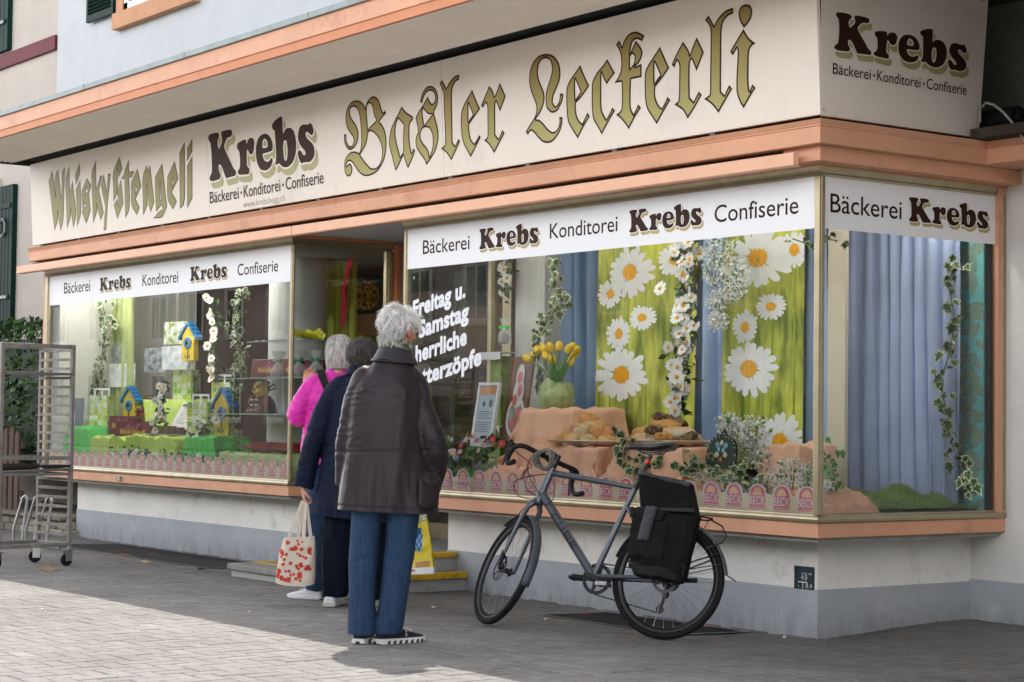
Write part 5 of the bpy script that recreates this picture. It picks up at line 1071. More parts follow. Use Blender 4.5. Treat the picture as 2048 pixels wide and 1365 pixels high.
def plate(label, blabel, px0, px1, py, y, seed, kinds, grp):
    c0, c1 = at(px0, py, y), at(px1, py, y); c = (c0 + c1) / 2; r = (c1.x - c0.x) / 2; t = thing('oval_platter', label, 'platter', (c.x, y, c.z - .035))
    m = MB(); pr = [(.25, 0), (.55, .002), (.72, .012), (1.0, .040), (1.02, .044), (1.0, .048), (.70, .020), (.5, .010), (.02, .010)]
    m.lathe([(k, z) for k, z in pr], n=40); m.v = [(x * r, yy * r * .62, z) for x, yy, z in m.v]; m.build('dish', mat('cream_porcelain', (.62, .55, .46), .25, var=.04), t)
    rnd = random.Random(seed); lay = [(.62, 9, .055), (.45, 7, .10), (.18, 4, .145), (0, 1, .185)]; i = 0
    for rad, n, z in lay:
        for k in range(n):
            a_ = 2 * pi * k / n + rad * 3; kd = kinds[i % len(kinds)]; i += 1
            o = link('bread_roll', BR[kd], None); o.location = (c.x + cos(a_) * rad * r, y + sin(a_) * rad * r * .6, c.z - .035 + z - .01)
            o.rotation_euler = (rnd.gauss(0, .25), rnd.gauss(0, .25), rnd.uniform(0, 3.1) if kd != 'oblong' else rnd.choice([-.5, .3, 2.8])); s = rnd.uniform(.9, 1.15); o.scale = (s, s, s)
            nmk = {'roll': 'round golden roll', 'roll2': 'round floured roll', 'oblong': 'oblong floured loaf', 'twist': 'brown twisted plait', 'dark': 'dark seeded loaf', 'bun': 'glossy brown bun'}[kd]
            tag(o, nmk + ' ' + blabel, 'bread', nmk.split()[-1] + 's: ' + nmk + ' ' + grp)
plate('oval platter heaped with round rolls beside the tulips', 'heaped on the platter beside the tulips', 1112, 1248, 884, .42, 3, ['roll', 'roll2', 'bun', 'twist', 'roll', 'roll2'], 'on the left platter')
plate('oval platter heaped with long loaves behind the bicycle saddle', 'heaped on the platter behind the bicycle saddle', 1258, 1408, 884, .42, 4, ['oblong', 'roll2', 'dark', 'bun', 'oblong', 'twist', 'dark'], 'on the right platter')
# menu stand, picture board, painted board
def stand(name, label, cat, px0, px1, py0, py1, y, lean=.16):
    a_, b_ = at(px0, py1, y), at(px1, py0, y); t = thing(name, label, cat, ((a_.x + b_.x) / 2, y, a_.z)); t.rotation_euler = (-lean, 0, 0); return t, (b_.x - a_.x) / 2, (b_.z - a_.z) / cos(lean)
t, w, h = stand('menu_stand', 'tall white framed menu sheet with orange header standing beside the lettering', 'menu stand', 942, 985, 765, 893, .28)
a = MB(); a.box(-w, w, 0, .012, 0, h); a.box(-w, -w + .022, -.012, 0, 0, h); a.box(w - .022, w, -.012, 0, 0, h); a.box(-w + .022, w - .022, -.012, 0, 0, .022); a.box(-w + .022, w - .022, -.012, 0, h - .022, h); a.build('frame', M_white, t)
a = MB(); a.box(-w + .022, w - .022, -.003, -.0001, .022, h - .022); a.build('sheet', mat('pale_blue_sheet', (.42, .50, .58), .4, var=.04), t)
a = MB(); a.box(-w + .03, w - .03, -.005, -.0032, h - .09, h - .03); a.build('header', mat('orange_header', (.60, .20, .04), .4), t)
a = MB(); z = h - .22
while z > .08: a.box(-w + .04, w - .05 - .04 * abs(sin(z * 91)), -.0045, -.0032, z, z + .005); z -= .016 if int(z * 50) % 5 else .034
a.ball((-.04, -.004, h - .16), (.022, .002, .022)); a.ball((.045, -.004, h - .155), (.022, .002, .030)); a.build('print', mat('grey_print', (.10, .12, .15), .5), t)
t, w, h = stand('picture_board', 'brown picture board with a white decorated cake leaning against the column', 'picture', 1003, 1046, 712, 882, .36)
a = MB(); a.box(-w, w, 0, .012, 0, h); a.box(-w - .008, -w, -.006, .014, 0, h); a.box(w, w + .008, -.006, .014, 0, h); a.build('board', mat('brown_board', (.17, .085, .045), .4, var=.1), t)
a = MB(); 
for zc, rx, rz, mi in ((.17, w * .85, .15, 0), (.17, w * .7, .12, 2), (.34, w * .5, .11, 0), (.46, w * .38, .09, 0)): a.disc((0, -.002 - zc * .002, zc * h / .6), 1, (rx, 0, 0), (0, 0, rz), mi, 26)
for zc, xx in ((.12, -.02), (.20, .03), (.29, -.03), (.36, .02), (.45, 0)): a.disc((xx, -.006, zc * h / .6), 1, (.028, 0, 0), (0, 0, .045), 1, 14)
a.build('cake_picture', [mat('icing_white', (.66, .66, .64), .4), mat('icing_pink', (.62, .16, .17), .4), mat('icing_grey', (.42, .45, .44), .4)], t)
t, w, h = stand('painted_board', 'dark green scalloped board painted with a flower bunch standing in the ivy', 'painted board', 1410, 1470, 862, 935, .26, .12)
a = MB(); out = [(w * x, h * z) for x, z in [(-1, .1), (-.95, .55), (-.7, .78), (-.25, .88), (0, 1.08), (.25, .88), (.7, .78), (.95, .55), (1, .1), (.7, -.02), (-.7, -.02)]]; sm_ = smooth_loop(out, 80, 4)
put2d(a, tess([sm_]), lambda x, z: (x, 0, z), 0); put2d(a, tess([sm_]), lambda x, z: (x, .014, z), 0, True)
rnd = random.Random(2)
for x, z in sm_[::2]: a.ball((x * .93, -.003, .06 * h + z * .88), .004, 1, 6)
for k, (x, z, mi) in enumerate([(-.3, .62, 2), (0, .66, 3), (.3, .6, 2), (-.15, .5, 2), (.15, .48, 2), (0, .22, 4), (-.28, .35, 3), (.28, .35, 3)]): daisy(a, Vector((w * x, -.003, h * z)), .020, (0, -1, 0), mi, 1, 6, rnd)
a.tube([(w * .02, -.004, h * .1), (w * -.05, -.004, h * .4), (0, -.004, h * .65)], .004, 5, 5); a.build('board', [mat('bottle_green_paint', (.025, .045, .035), .5), M_petal, mat('painted_blue', (.18, .36, .55), .6), mat('painted_cream', (.7, .62, .4), .6), mat('painted_red', (.6, .08, .04), .6), M_stem], t)
# leafy flower arrangement left, ivy in front, blossoms right
t = thing('flower_arrangement', 'low arrangement of green leaves with small pink and blue flowers left of the satin', 'flowers', tuple(at(940, 930, .3))); o = Vector(t.location); rnd = random.Random(17); m = MB(); f_ = MB()
for k in range(130):
    P = at(rnd.uniform(888, 992), rnd.uniform(872, 945), .3 + rnd.uniform(-.12, .12)) - o; leafcloud(m, [P], .045, rnd, mis=[0, 0, 1, 2])
for k in range(26): daisy(f_, at(rnd.uniform(892, 990), rnd.uniform(868, 930), .17) - o, rnd.uniform(.012, .024), (.3, -1, .4), rnd.choice([0, 0, 1, 2]), 3, 7, rnd)
for px, py in ((1003, 888), (985, 880)): daisy(f_, at(px, py, .16) - o, .034, (.3, -1, .4), 2, 3, 9, rnd)
m.build('leaves', [M_gl, mat('lime_leaf', (.22, .36, .06), .5, var=.2), M_leaf_c], t); f_.build('blossoms', [mat('pale_pink_petal', (.72, .50, .52), .6), mat('small_blue_petal', (.16, .22, .55), .6), mat('red_pink_petal', (.55, .03, .08), .6), M_yolk], t)
t = thing('paper_ball', 'pale lime green paper ball behind the flower arrangement', 'ball', tuple(at(975, 878, .45))); a = MB(); a.ball((0, 0, 0), (.10, .09, .11), n=20); a.build('shell', mat('lime_paper', (.50, .60, .18), .6, var=.2, vs=10), t)
for k, (pts, n, lb, s) in enumerate([(((1245, 870), (1250, 910), (1265, 935), (1300, 950)), 34, 'green and cream ivy clump between the two bread platters', .05), (((1290, 930), (1330, 925), (1380, 940), (1400, 930)), 36, 'green and cream ivy clump on the satin below the saddle', .045), (((1430, 945), (1450, 965), (1480, 960), (1510, 965)), 46, 'large leaved ivy clump in front of the painted board', .055)]):
    ivy(lb, [tuple(at(px, py, .18)) for px, py in pts], n, s, .05, 40 + k, name='ivy_clump')
blossom('cloud of white blossom with leaves behind the painted board', [(tuple(at(px, py, .45)), r) for px, py, r in ((1470, 870, .14), (1510, 865, .14), (1500, 900, .13), (1460, 850, .10), (1530, 920, .13), (1560, 955, .10))], 210, .010, 23)
blossom('small white flowers among the ivy below the saddle', [(tuple(at(px, py, .22)), .07) for px, py in ((1390, 935), (1405, 950))], 70, .009, 24)
# glass shelf tower at the far left of the right window
t = thing('wrapped_gift', 'cellophane wrapped chocolate with green bow on the white paper shelf left of the column', 'gift', tuple(at(1010, 690, .75))); a = MB(); a.lathe([(.03, 0), (.055, .02), (.05, .09), (.018, .13), (.045, .20)], n=14); a.build('cellophane', mat_sheer('cellophane', (.75, .8, .8), .35), t); a = MB(); a.ball((0, 0, .05), (.035, .035, .045)); a.build('chocolate', mat('dark_chocolate', (.05, .02, .012), .4), t); a = MB(); a.ball((-.035, -.01, .135), (.035, .012, .016)); a.ball((.035, -.01, .135), (.035, .012, .016)); a.build('bow', M_grn, t)
t = thing('display_tower', 'narrow green display tower with lace shelf edges left of the column', 'display stand', tuple(at(1000, 900, .7))); t.location.z = SG0
a = MB(); a.box(-.07, .07, -.05, .05, 0, 1.0); a.build('tower', mat('mottled_green', (.18, .26, .06), .7, var=.5, vs=14), t)
for z in (.42, .98):
    a = MB(); a.grid(lambda u, v: (-.14 + .28 * u, -.10 - .012 * sin(u * 40), z + .05 - .05 * v - .012 * abs(sin(u * 25)) * v), 30, 3); a.box(-.14, .14, -.09, .08, z + .045, z + .05); a.build('lace_shelf', M_white, t)
# ------------------------------------------------------------------ left window
def pil(label, px0, px1, y, d, m, nm='pillar'):
    a = MB(); p0, p1 = at(px0, 700, y), at(px1, 700, y); r = (p1.x - p0.x) / 2; a.cyl(((p0.x + p1.x) / 2, y + r, SG0), ((p0.x + p1.x) / 2, y + r, 2.7), r, n=32)
    return tag(a.build(nm, m), label, 'pillar')
pil('round white pillar behind the glass shelves in the left window', 515, 572, .70, .3, mat('white_pillar', (.62, .63, .60), .7, var=.03))
M_sheerg = mat_sheer('pale_green_voile', (.46, .54, .22), .72)
curtain('curtain', 'pale green voile curtain at the far left end of the left window', -11.10, -10.45, .62, SG0, 2.68, M_sheerg, 5, .04, 7)
ivy('green ivy trailing down beside the voile curtain', [tuple(at(px, py, .45)) for px, py in ((205, 610), (215, 650), (205, 700), (200, 740), (185, 770), (180, 800), (200, 760), (178, 850), (185, 880))], 150, .055, .055, 51)
ivy('long green and cream ivy hanging left of the glass shelves', [tuple(at(px, py, .38)) for px, py in ((490, 580), (480, 620), (470, 655), (485, 700), (475, 740), (470, 780), (468, 830), (475, 870), (470, 900))], 140, .052, .040, 52)
daisies('garland of white daisies hanging in the middle of the left window', [tuple(at(px, py, .7)) for px, py in ((425, 590), (430, 660), (425, 720), (430, 760))], 16, .045, .03, 53, leaf=60)
daisies('cascade of white daisies tumbling over the green cloths', [tuple(at(px, py, .24)) for px, py in ((330, 770), (318, 800), (322, 830), (308, 850))], 13, .045, .04, 54, leaf=70)
daisies('white daisies climbing beside the large birdhouse', [tuple(at(px, py, .2)) for px, py in ((420, 845), (398, 865), (390, 895), (385, 915))], 14, .045, .045, 55, leaf=80)
daisies('row of small white daisies along the front of the left window', [tuple(at(px, py, .085)) for px, py in ((215, 912), (260, 908), (290, 914), (340, 918), (400, 922), (440, 928))], 42, .034, .035, 56, leaf=260)
drape('green_cloth', 'bright green cloth over the block at the left end of the window', -10.86, -10.36, .14, .5, 1.12, SG0, M_grn, .045, 11, fl=.22)
drape('lime_cloth', 'lime cloth over the block under the maroon boxes', -10.26, -9.50, .12, .45, 1.03, SG0, M_lime, .055, 12, fl=.3)
drape('lime_cloth', 'lime cloth over the long block in the middle of the window', -9.44, -8.50, .12, .48, 1.05, SG0, M_lime, .055, 13, fl=.3)
drape('green_cloth', 'bright green cloth over the block under the large birdhouse', -8.18, -7.66, .12, .48, 1.06, SG0, M_grn, .05, 14, fl=.28)
drape('lime_cloth', 'lime cloth over the raised block at the back of the window', -10.3, -9.15, .58, .98, 1.40, SG0, M_lime, .055, 15, fl=.3)
drape('lime_cloth', 'pale lime voile spread under the glass shelves', -7.50, -6.30, .12, .85, .93, SG0, mat('pale_lime_voile', (.50, .60, .26), .8, var=.1), .03, 16)
# paper carrier bags with flower print
M_bag = mat('lime_paper_bag', (.52, .66, .22), .6, var=.06, vs=3); M_bagside = mat('lime_bag_side', (.50, .62, .24), .7, var=.05); M_dot = [mat('print_white', (.78, .80, .74), .6), mat('print_green', (.16, .42, .07), .6), mat('print_yellow', (.62, .62, .04), .6), mat('print_grey', (.25, .30, .22), .6)]
def carrier(label, px0, px1, py0, py1, y, seed, rot):
    a_, b_ = at(px0, py1, y), at(px1, py0, y); w = .125; h = max(.20, (a_.z * 0 + at(px0, py0, y).z - a_.z)) / 1.28; rnd = random.Random(seed)
    t = thing('gift_bag', label, 'bag', ((a_.x + b_.x) / 2, y, a_.z), rot, 'flowered lime gift bags'); d = .05
    m = MB(); m.add([(-w, -d, 0), (w, -d, 0), (w, d, 0), (-w, d, 0), (-w * .98, -d, h), (w * .98, -d, h), (w * .98, d, h), (-w * .98, d, h)], [(0, 1, 5, 4), (1, 2, 6, 5), (2, 3, 7, 6), (3, 0, 4, 7), (3, 2, 1, 0)], 0)
    for i in range(4):
        for j in range(5):
            x, z = -w + .035 + i * .06 + rnd.uniform(-.01, .01), .03 + j * h / 5 + rnd.uniform(-.008, .008); r = rnd.uniform(.018, .028)
            if abs(x) + r > w: continue
            k = rnd.choice([2, 3, 4, 2]); m.disc((x, -d - .001, z), r, (1, 0, 0), (0, 0, 1), k, 14); m.disc((x, -d - .0018, z), r * .3, (1, 0, 0), (0, 0, 1), 5 if k == 2 else 4, 8)
            xs_ = d * (rnd.uniform(-.6, .6)); m.disc((w + .001, xs_, z), r * .8, (0, 1, 0), (0, 0, 1), rnd.choice([2, 3, 4]), 12)
    m.build('paper_body', [M_bag, M_bagside] + M_dot, t)
    for s in (-d, d):
        q = MB(); q.add([(x, s, z) for x, z in ((-.06, h - .02), (-.04, h - .02), (-.04, h + .055), (.04, h + .055), (.04, h - .02), (.06, h - .02), (.06, h + .075), (-.06, h + .075))], [(0, 1, 2, 7), (2, 3, 6, 7), (3, 4, 5, 6)]); q.build('handle', M_white, t, solid=.003)
    return t
carrier('lime flowered gift bag with white handles standing on the bright green cloth at left', 176, 232, 775, 852, .34, 1, .35); carrier('lime flowered gift bag with white handles beside the large birdhouse', 378, 425, 787, 868, .34, 2, .35); carrier('lime flowered gift bag with white handles highest at the back of the window', 348, 395, 724, 802, .75, 3, .35); carrier('lime flowered gift bag at the back, half hidden behind the large birdhouse', 430, 468, 750, 820, .80, 4, .3)
# birdhouses
M_by = mat('birdhouse_yellow', (.74, .52, .03), .6, var=.12, vs=5); M_bb = mat('birdhouse_blue', (.025, .22, .52), .55, var=.12, vs=5)
def birdhouse(label, px, py0, py1, y, w, rot):
    c0, c1 = at(px, py1, y), at(px, py0, y); h = c1.z - c0.z; t = thing('birdhouse', label, 'birdhouse', tuple(c0), rot, 'yellow and blue birdhouses'); w *= .80; d = w * .48; hb = h * .66
    m = MB(); P = [(-w * .8, 0), (w * .8, 0), (w * .8, hb), (0, h * .93), (-w * .8, hb)]
    m.add([(x, -d * .6, z) for x, z in P] + [(x, d * .6, z) for x, z in P], [(0, 1, 2, 3, 4), (9, 8, 7, 6, 5)] + [(i, i + 5, (i + 1) % 5 + 5, (i + 1) % 5) for i in range(5)])
    for k in range(5): m.box(-w * .8 + k * w * .36 - .004, -w * .8 + k * w * .36, -d * .6 - .001, -d * .6 + .001, 0, hb * .55)
    m.build('box', M_by, t)
    q = MB()
    for s in (-1, 1):
        q.add([(0, -d * .95, h), (s * w * 1.25, -d * .95, hb * .86), (s * w * 1.25, d * .85, hb * .86), (0, d * .85, h)], [(0, 1, 2, 3)])
        for k in range(4): u, v = k / 4, (k + .92) / 4; q.add([(s * w * 1.25 * u, -d * .97, h - (h - hb * .86) * u + .010), (s * w * 1.25 * v, -d * .97, h - (h - hb * .86) * v + .016), (s * w * 1.25 * v, d * .87, h - (h - hb * .86) * v + .016), (s * w * 1.25 * u, d * .87, h - (h - hb * .86) * u + .010)], [(0, 1, 2, 3)])
    q.build('roof', M_bb, t, solid=.012)
    q = MB(); rnd = random.Random(3)
    for k in range(10): a_ = k * .628; q.ball((w * .40 * cos(a_), -d * .6 - .008, hb * .72 + w * .40 * sin(a_)), (w * .16, .008, w * .16), 0, 8)
    q.disc((0, -d * .6 - .018, hb * .72), w * .22, (1, 0, 0), (0, 0, 1), 1); q.build('flower_ring', [M_bb, M_black], t)
    q = MB(); q.box(-.006, .006, -d * .6 - .006, -d * .6 - .001, .02, hb * .52)
    for s in (-1, 1): q.add([(0, -d * .6 - .008, hb * .08), (s * w * .45, -d * .6 - .008, hb * .30), (s * w * .3, -d * .6 - .008, hb * .12)], [(0, 1, 2)])
    q.build('painted_stalk', M_stem, t); return t
birdhouse('small yellow and blue birdhouse left of the chocolate rolls', 262, 775, 845, .48, .13, .25); birdhouse('large yellow and blue birdhouse on the bright green cloth by the ivy', 448, 778, 872, .33, .145, .25); birdhouse('yellow and blue birdhouse hanging high in the middle of the window', 380, 647, 722, .6, .13, .25); birdhouse('tiny yellow birdhouse on the floor of the left window', 425, 908, 938, .14, .06, .2)
# maroon chocolate boxes with gold blackletter
M_mar = mat('maroon_box_card', (.125, .010, .022), .35, var=.06); M_goldp = mat('gold_print', (.62, .40, .12), .35, .4); M_pinkp = mat('dusty_pink_print', (.45, .12, .19), .5, vs=60, col2=(.14, .02, .05), thr=(.4, .6))
WX0 = min(p[0] for l in WHISKY for p in l); WX1 = max(p[0] for l in WHISKY for p in l); WZ0 = min(p[1] for l in WHISKY for p in l); WZ1 = max(p[1] for l in WHISKY for p in l)
WT = tess(WHISKY)
def chocbox(label, px0, px1, py0, py1, y, rot=.1, lean=-.15):
    a_, b_ = at(px0, py1, y), at(px1, py1, y); L = b_.x - a_.x; h = at((px0 + px1) / 2, py0, y).z - at((px0 + px1) / 2, py1, y).z; t = thing('chocolate_box', label, 'box', ((a_.x + b_.x) / 2, y, at((px0 + px1) / 2, py1, y).z), rot, 'maroon boxes of chocolate sticks'); t.rotation_euler = (lean, 0, rot)
    m = MB(); m.box(-L / 2, L / 2, 0, .035, 0, h); m.build('carton', M_mar, t, bevel=.002)
    q = MB(); put2d(q, WT, lambda x, z: (-L * .35 + (x - WX0) / (WX1 - WX0) * L * .70, -.002, h * .26 + (z - WZ0) / (WZ1 - WZ0) * h * .36)); q.box(-L * .1, L * .12, -.002, -.001, h * .10, h * .14); q.build('lettering', M_goldp, t)
    q = MB(); rnd = random.Random(4)
    for k in range(9): q.disc((rnd.uniform(-L * .2, L * .2), -.0012 - k * .00001, h * rnd.uniform(.62, .82)), h * .12, (1, 0, 0), (0, 0, 1), 0, 10)
    q.build('emblem', M_pinkp, t); return t
chocbox('maroon chocolate box half hidden behind another on the lime cloth', 218, 262, 832, 868, .34); chocbox('maroon chocolate box with gold lettering in front on the lime cloth', 233, 292, 842, 882, .20); chocbox('maroon chocolate box with gold lettering standing on the glass shelf', 503, 588, 718, 758, .55, .05)
chocbox('maroon chocolate box with gold lettering on the glass shelf behind the gift bags', 590, 640, 720, 758, .62, .05)
# chocolate rolls on a tray, chocolate bar tray, bear
M_choc = mat('chocolate', (.055, .022, .012), .35, var=.2, vs=10)
c = at(300, 804, .7); t = thing('chocolate_tray', 'dark tray of chocolate rolls on the raised lime block', 'tray', tuple(c), 0); a = MB(); a.box(-.30, .30, -.12, .12, -.012, .0); a.build('dish', M_black_plastic, t)
for k in range(5): a = MB(); a.ball((-.22 + .11 * k, 0, .03), (.05, .09, .035)); a.build('chocolate_roll', M_choc, t)
c = at(335, 868, .33); t = thing('chocolate_tray', 'long tray of dark chocolate bars on the lime cloth', 'tray', tuple(c)); a = MB(); a.box(-.42, .42, -.1, .1, -.01, 0); a.build('dish', M_steel, t)
for k in range(6): a = MB(); a.box(-.40 + .135 * k, -.28 + .135 * k, -.06, .08, .002, .075 - .01 * (k % 2)); a.build('chocolate_bar', M_choc, t, bevel=.006)
c = at(281, 852, .38); t = thing('chocolate_bear', 'small chocolate bear with red ribbon beside the maroon boxes', 'figure', tuple(c)); a = MB(); a.ball((0, 0, .06), (.055, .045, .065)); a.ball((0, -.005, .15), (.045, .042, .042)); a.ball((0, -.045, .14), (.018, .018, .014))
for s in (-1, 1): a.ball((s * .036, 0, .188), (.017, .01, .017)); a.ball((s * .055, -.02, .075), (.018, .02, .035)); a.ball((s * .035, -.03, .012), (.022, .035, .016))
a.build('body', mat('milk_chocolate', (.12, .055, .028), .4, var=.15), t); a = MB(); a.tube([(.045 * cos(k * .52), .04 * sin(k * .52), .112) for k in range(12)], .009, closed=True, n=6); a.build('ribbon', mat('red_ribbon', (.45, .02, .02), .5), t)
# price sheet and hanging picture cards
c = at(358, 856, .3); t = thing('price_sheet', 'white printed price sheet leaning beside the flowered bag', 'sheet', tuple(c)); t.rotation_euler = (-.5, .12, .1); a = MB(); a.box(-.15, .15, 0, .003, 0, .26); a.build('paper', M_wcard, t)
a = MB(); z = .215
while z > .03: a.box(-.10, .02 + .08 * abs(sin(z * 77)), -.0012, -.0004, z, z + .005); z -= .019
a.box(-.13, -.06, -.0012, -.0004, .21, .245); a.build('print', mat('sheet_print', (.12, .10, .12), .6), t)
def card(label, px0, px1, py0, py1, y, col, seed):
    a_, b_ = at(px0, py1, y), at(px1, py0, y); w, h = (b_.x - a_.x) / 2, at(px0, py0, y).z - a_.z; t = thing('picture_card', label, 'card', ((a_.x + b_.x) / 2, y, a_.z), .25, 'picture cards hanging on threads')
    m = MB(); m.box(-w, w, 0, .003, 0, h); m.build('card', mat('card_print_%d' % seed, col[0], .4, vs=14, col2=col[1], thr=(.40, .6), detail=3, stain=(col[2], 9, .55, .62)), t); q = MB(); q.cyl((0, 0, h), (0, 0, 2.68 - a_.z), .0012, n=4); q.build('thread', M_white, t)
WH = (.78, .80, .80)
card('picture card hanging above the left flowered bag', 226, 262, 728, 775, .6, (WH, (.55, .62, .60), (.36, .46, .10)), 1); card('dark picture card hanging left of the centre group', 295, 325, 697, 745, .6, ((.10, .10, .11), (.36, .42, .48), (.42, .48, .10)), 2); card('picture card hanging beside the high birdhouse', 335, 368, 645, 690, .6, ((.20, .30, .04), WH, (.50, .45, .05)), 3); card('picture card hanging just below the high birdhouse', 333, 375, 693, 740, .58, ((.45, .52, .58), WH, (.25, .30, .15)), 4)
card('grey picture card hanging above the left end of the window', 228, 258, 690, 726, .6, ((.18, .19, .18), (.40, .45, .44), (.5, .5, .4)), 5)
# picture board behind the rack
t, w, h = stand('picture_board', 'dark blue and red advertising board at the left end of the window behind the rack', 'picture', 104, 162, 797, 905, .2, .05)
a = MB(); a.box(-w, w, 0, .01, 0, h); a.build('board', mat('blue_board', (.07, .10, .19), .35, vs=5, col2=(.20, .22, .28)), t)
a = MB(); a.box(-w * .9, w * .2, -.002, 0, h * .45, h * .9); a.disc((w * .4, -.003, h * .6), .07, (.6, 0, 0), (0, 0, 1.6), 1, 16); a.disc((-w * .3, -.004, h * .25), .12, (1, 0, 0), (0, 0, .8), 2, 16); a.disc((w * .5, -.004, h * .2), .06, (1, 0, 0), (0, 0, 1), 3, 16); a.build('picture', [mat('red_picture', (.25, .02, .03), .4, vs=12, col2=(.5, .12, .14)), M_wcard, mat('pinkish_picture', (.5, .33, .32), .4), M_choc], t)
# glass shelves round the corner of the window and what stands on them
M_gsh = mat_glass('shelf_glass', (.80, .90, .86), 1.5); M_gedge = mat('glass_edge', (.36, .50, .47), .15, var=.05)
zs = [.735 + .0]
def gshelf(z, x0, x1, label):
    t = thing('glass_shelf', label, 'shelf', (x0, .15, z)); a = MB(); a.box(0, x1 - x0, .0, .62, -.004, .004); a.build('glass_plate', M_gsh, t); a = MB(); a.box(0, x1 - x0, -.004, 0, -.005, .005); a.box(x1 - x0, x1 - x0 + .004, -.004, .62, -.005, .005); a.build('polished_edge', M_gedge, t)
gshelf(1.90, -7.1, -6.14, 'top glass shelf carrying the yellow leaf bowl at the window corner'); gshelf(1.585, -7.62, -6.14, 'middle glass shelf carrying the maroon boxes at the window corner'); gshelf(1.275, -7.78, -6.14, 'lower glass shelf carrying the ladybird figure at the window corner')
c = at(605, 688, .36); t = thing('leaf_bowl', 'crinkled yellow leaf shaped bowl on the top glass shelf', 'bowl', (c.x, .4, 1.906)); a = MB(); a.grid(lambda u, v: ((u - .5) * .52, (v - .5) * .26 * (1.05 - abs(u - .5) * 1.5), .02 + .22 * abs(v - .5) ** 1.4 * (1 - abs(u - .5)) + .05 * (.5 - u) + .012 * sin(u * 30) * sin(v * 14)), 26, 12); a.build('leaf', mat('yellow_crinkle', (.66, .60, .02), .5, var=.1), t)
t = thing('lace_doily', 'white lace paper doily on the top glass shelf', 'doily', (-6.85, .4, 1.907)); a = MB(); a.grid(lambda u, v: ((u - .5) * .5, (v - .5) * .4, .012 * sin(u * 26) * sin(v * 22)), 20, 16); a.build('paper', M_white, t)
for k, px in enumerate((557, 598, 632)):
    c = at(px, 757, .40); t = thing('gift_bag', ['cellophane gift bag with green bow in front of the maroon box', 'cellophane gift bag with green bow at the window corner', 'cellophane gift bag with green bow nearest the door'][k], 'gift', (c.x, .40, 1.59), 0, 'cellophane gift bags with green bows')
    a = MB(); a.lathe([(.02, 0), (.07, .01), (.075, .06), (.03, .13), (.015, .15), (.05, .20), (.062, .235)], n=18); a.v = [(x * (1 + .12 * sin(9 * math.atan2(y, x))), y * (1 + .12 * sin(9 * math.atan2(y, x))), z) for x, y, z in a.v]; a.build('cellophane', mat_sheer('clear_cellophane', (.78, .80, .80), .32), t)
    a = MB(); a.ball((0, 0, .05), (.055, .055, .045)); a.build('chocolates', mat('red_foil', (.18, .015, .02), .3, .3), t)
    a = MB(); a.ball((-.045, -.01, .15), (.045, .012, .014)); a.ball((.045, -.01, .155), (.045, .012, .014)); a.ball((0, -.012, .148), .014); a.build('bow', mat('green_ribbon', (.01, .25, .10), .4), t)
c = at(527, 828, .38); t = thing('ladybird_figure', 'chocolate ladybird figure with yellow smiling face on the lower glass shelf', 'figure', (c.x, .38, 1.281), .15)
def dome(u, v):
    a_ = u * 6.2832; z = v * .15; r = .13 * (1 - (v ** 2.2) * .45); return (r * cos(a_), r * sin(a_) * .85, z)
a = MB(); a.grid(dome, 30, 14); a.build('body', mat('ladybird_shell', (.045, .02, .015), .35, var=.2), t)
a = MB()
for s in (-1, 1):
    for z in (.03, .075, .12): a.tube([(s * .05 + .0, -.115 + .12 * z, z), (s * .018, -.118 + .12 * z, z)], .006, n=6)
a.build('white_stripes', M_petal, t)
a = MB(); 
for s in (-1, 1): a.ball((s * .10, -.04, .09), (.045, .05, .075)); a.ball((s * .06, -.09, .018), (.05, .045, .025))
a.build('red_wings', mat('reddish_brown_glaze', (.22, .03, .015), .35, vs=10, col2=(.06, .02, .015)), t)
a = MB(); a.ball((0, -.03, .215), (.085, .075, .075), n=20); h_ = a.build('head', mat('yellow_glaze', (.72, .46, .10), .4, var=.06), t)
a = MB()
for s in (-1, 1): a.ball((s * .032, -.098, .232), (.012, .008, .016)); 
a.tube([(.05 * cos(q), -.098 + .012 * abs(cos(q)), .200 + .028 * sin(q)) for q in np.linspace(pi * 1.15, pi * 1.85, 9)], .0035, n=5); a.ball((0, -.108, .213), .012); a.ball((0, -.01, .275), (.06, .06, .025)); a.build('face', M_choc, h_)
a = MB()
for s in (-1, 1): a.tube([(s * .02, -.02, .285), (s * .035, -.02, .32), (s * .055, -.03, .335)], .004, n=5); a.ball((s * .057, -.03, .337), .009); a.tube([(s * .08, -.01, .23), (s * .15, 0, .26), (s * .16, 0, .22), (s * .09, -.01, .205)], .008, n=5)
a.build('feelers', M_choc, h_)
t = thing('doily_paper', 'white doily under the ladybird figure', 'doily', (c.x, .36, 1.280)); a = MB(); a.box(-.24, .24, -.2, .16, 0, .0012); a.build('paper', M_white, t)
M_red = mat('red_foil_cushion', (.34, .012, .02), .35, var=.2, vs=12, spec=.6)
for k, (px, lb) in enumerate(((533, 'red sweet cushion on the pale green voile at left'), (587, 'red sweet cushion on the pale green voile at the corner'))):
    c = at(px, 904, .34); t = thing('sweet_cushion', lb, 'cushion', (c.x, .36, .945)); a = MB(); a.grid(lambda u, v: ((u - .5) * .46, (v - .5) * .3, .035 + .05 * (1 - (2 * u - 1) ** 4) * (1 - (2 * v - 1) ** 4) + .012 * noise3((u * 6, v * 6, k))), 22, 14); a.grid(lambda u, v: ((u - .5) * .46, (v - .5) * .3, .035 - .03 * (1 - (2 * u - 1) ** 4) * (1 - (2 * v - 1) ** 4)), 22, 14); a.build('cushion', M_red, t)
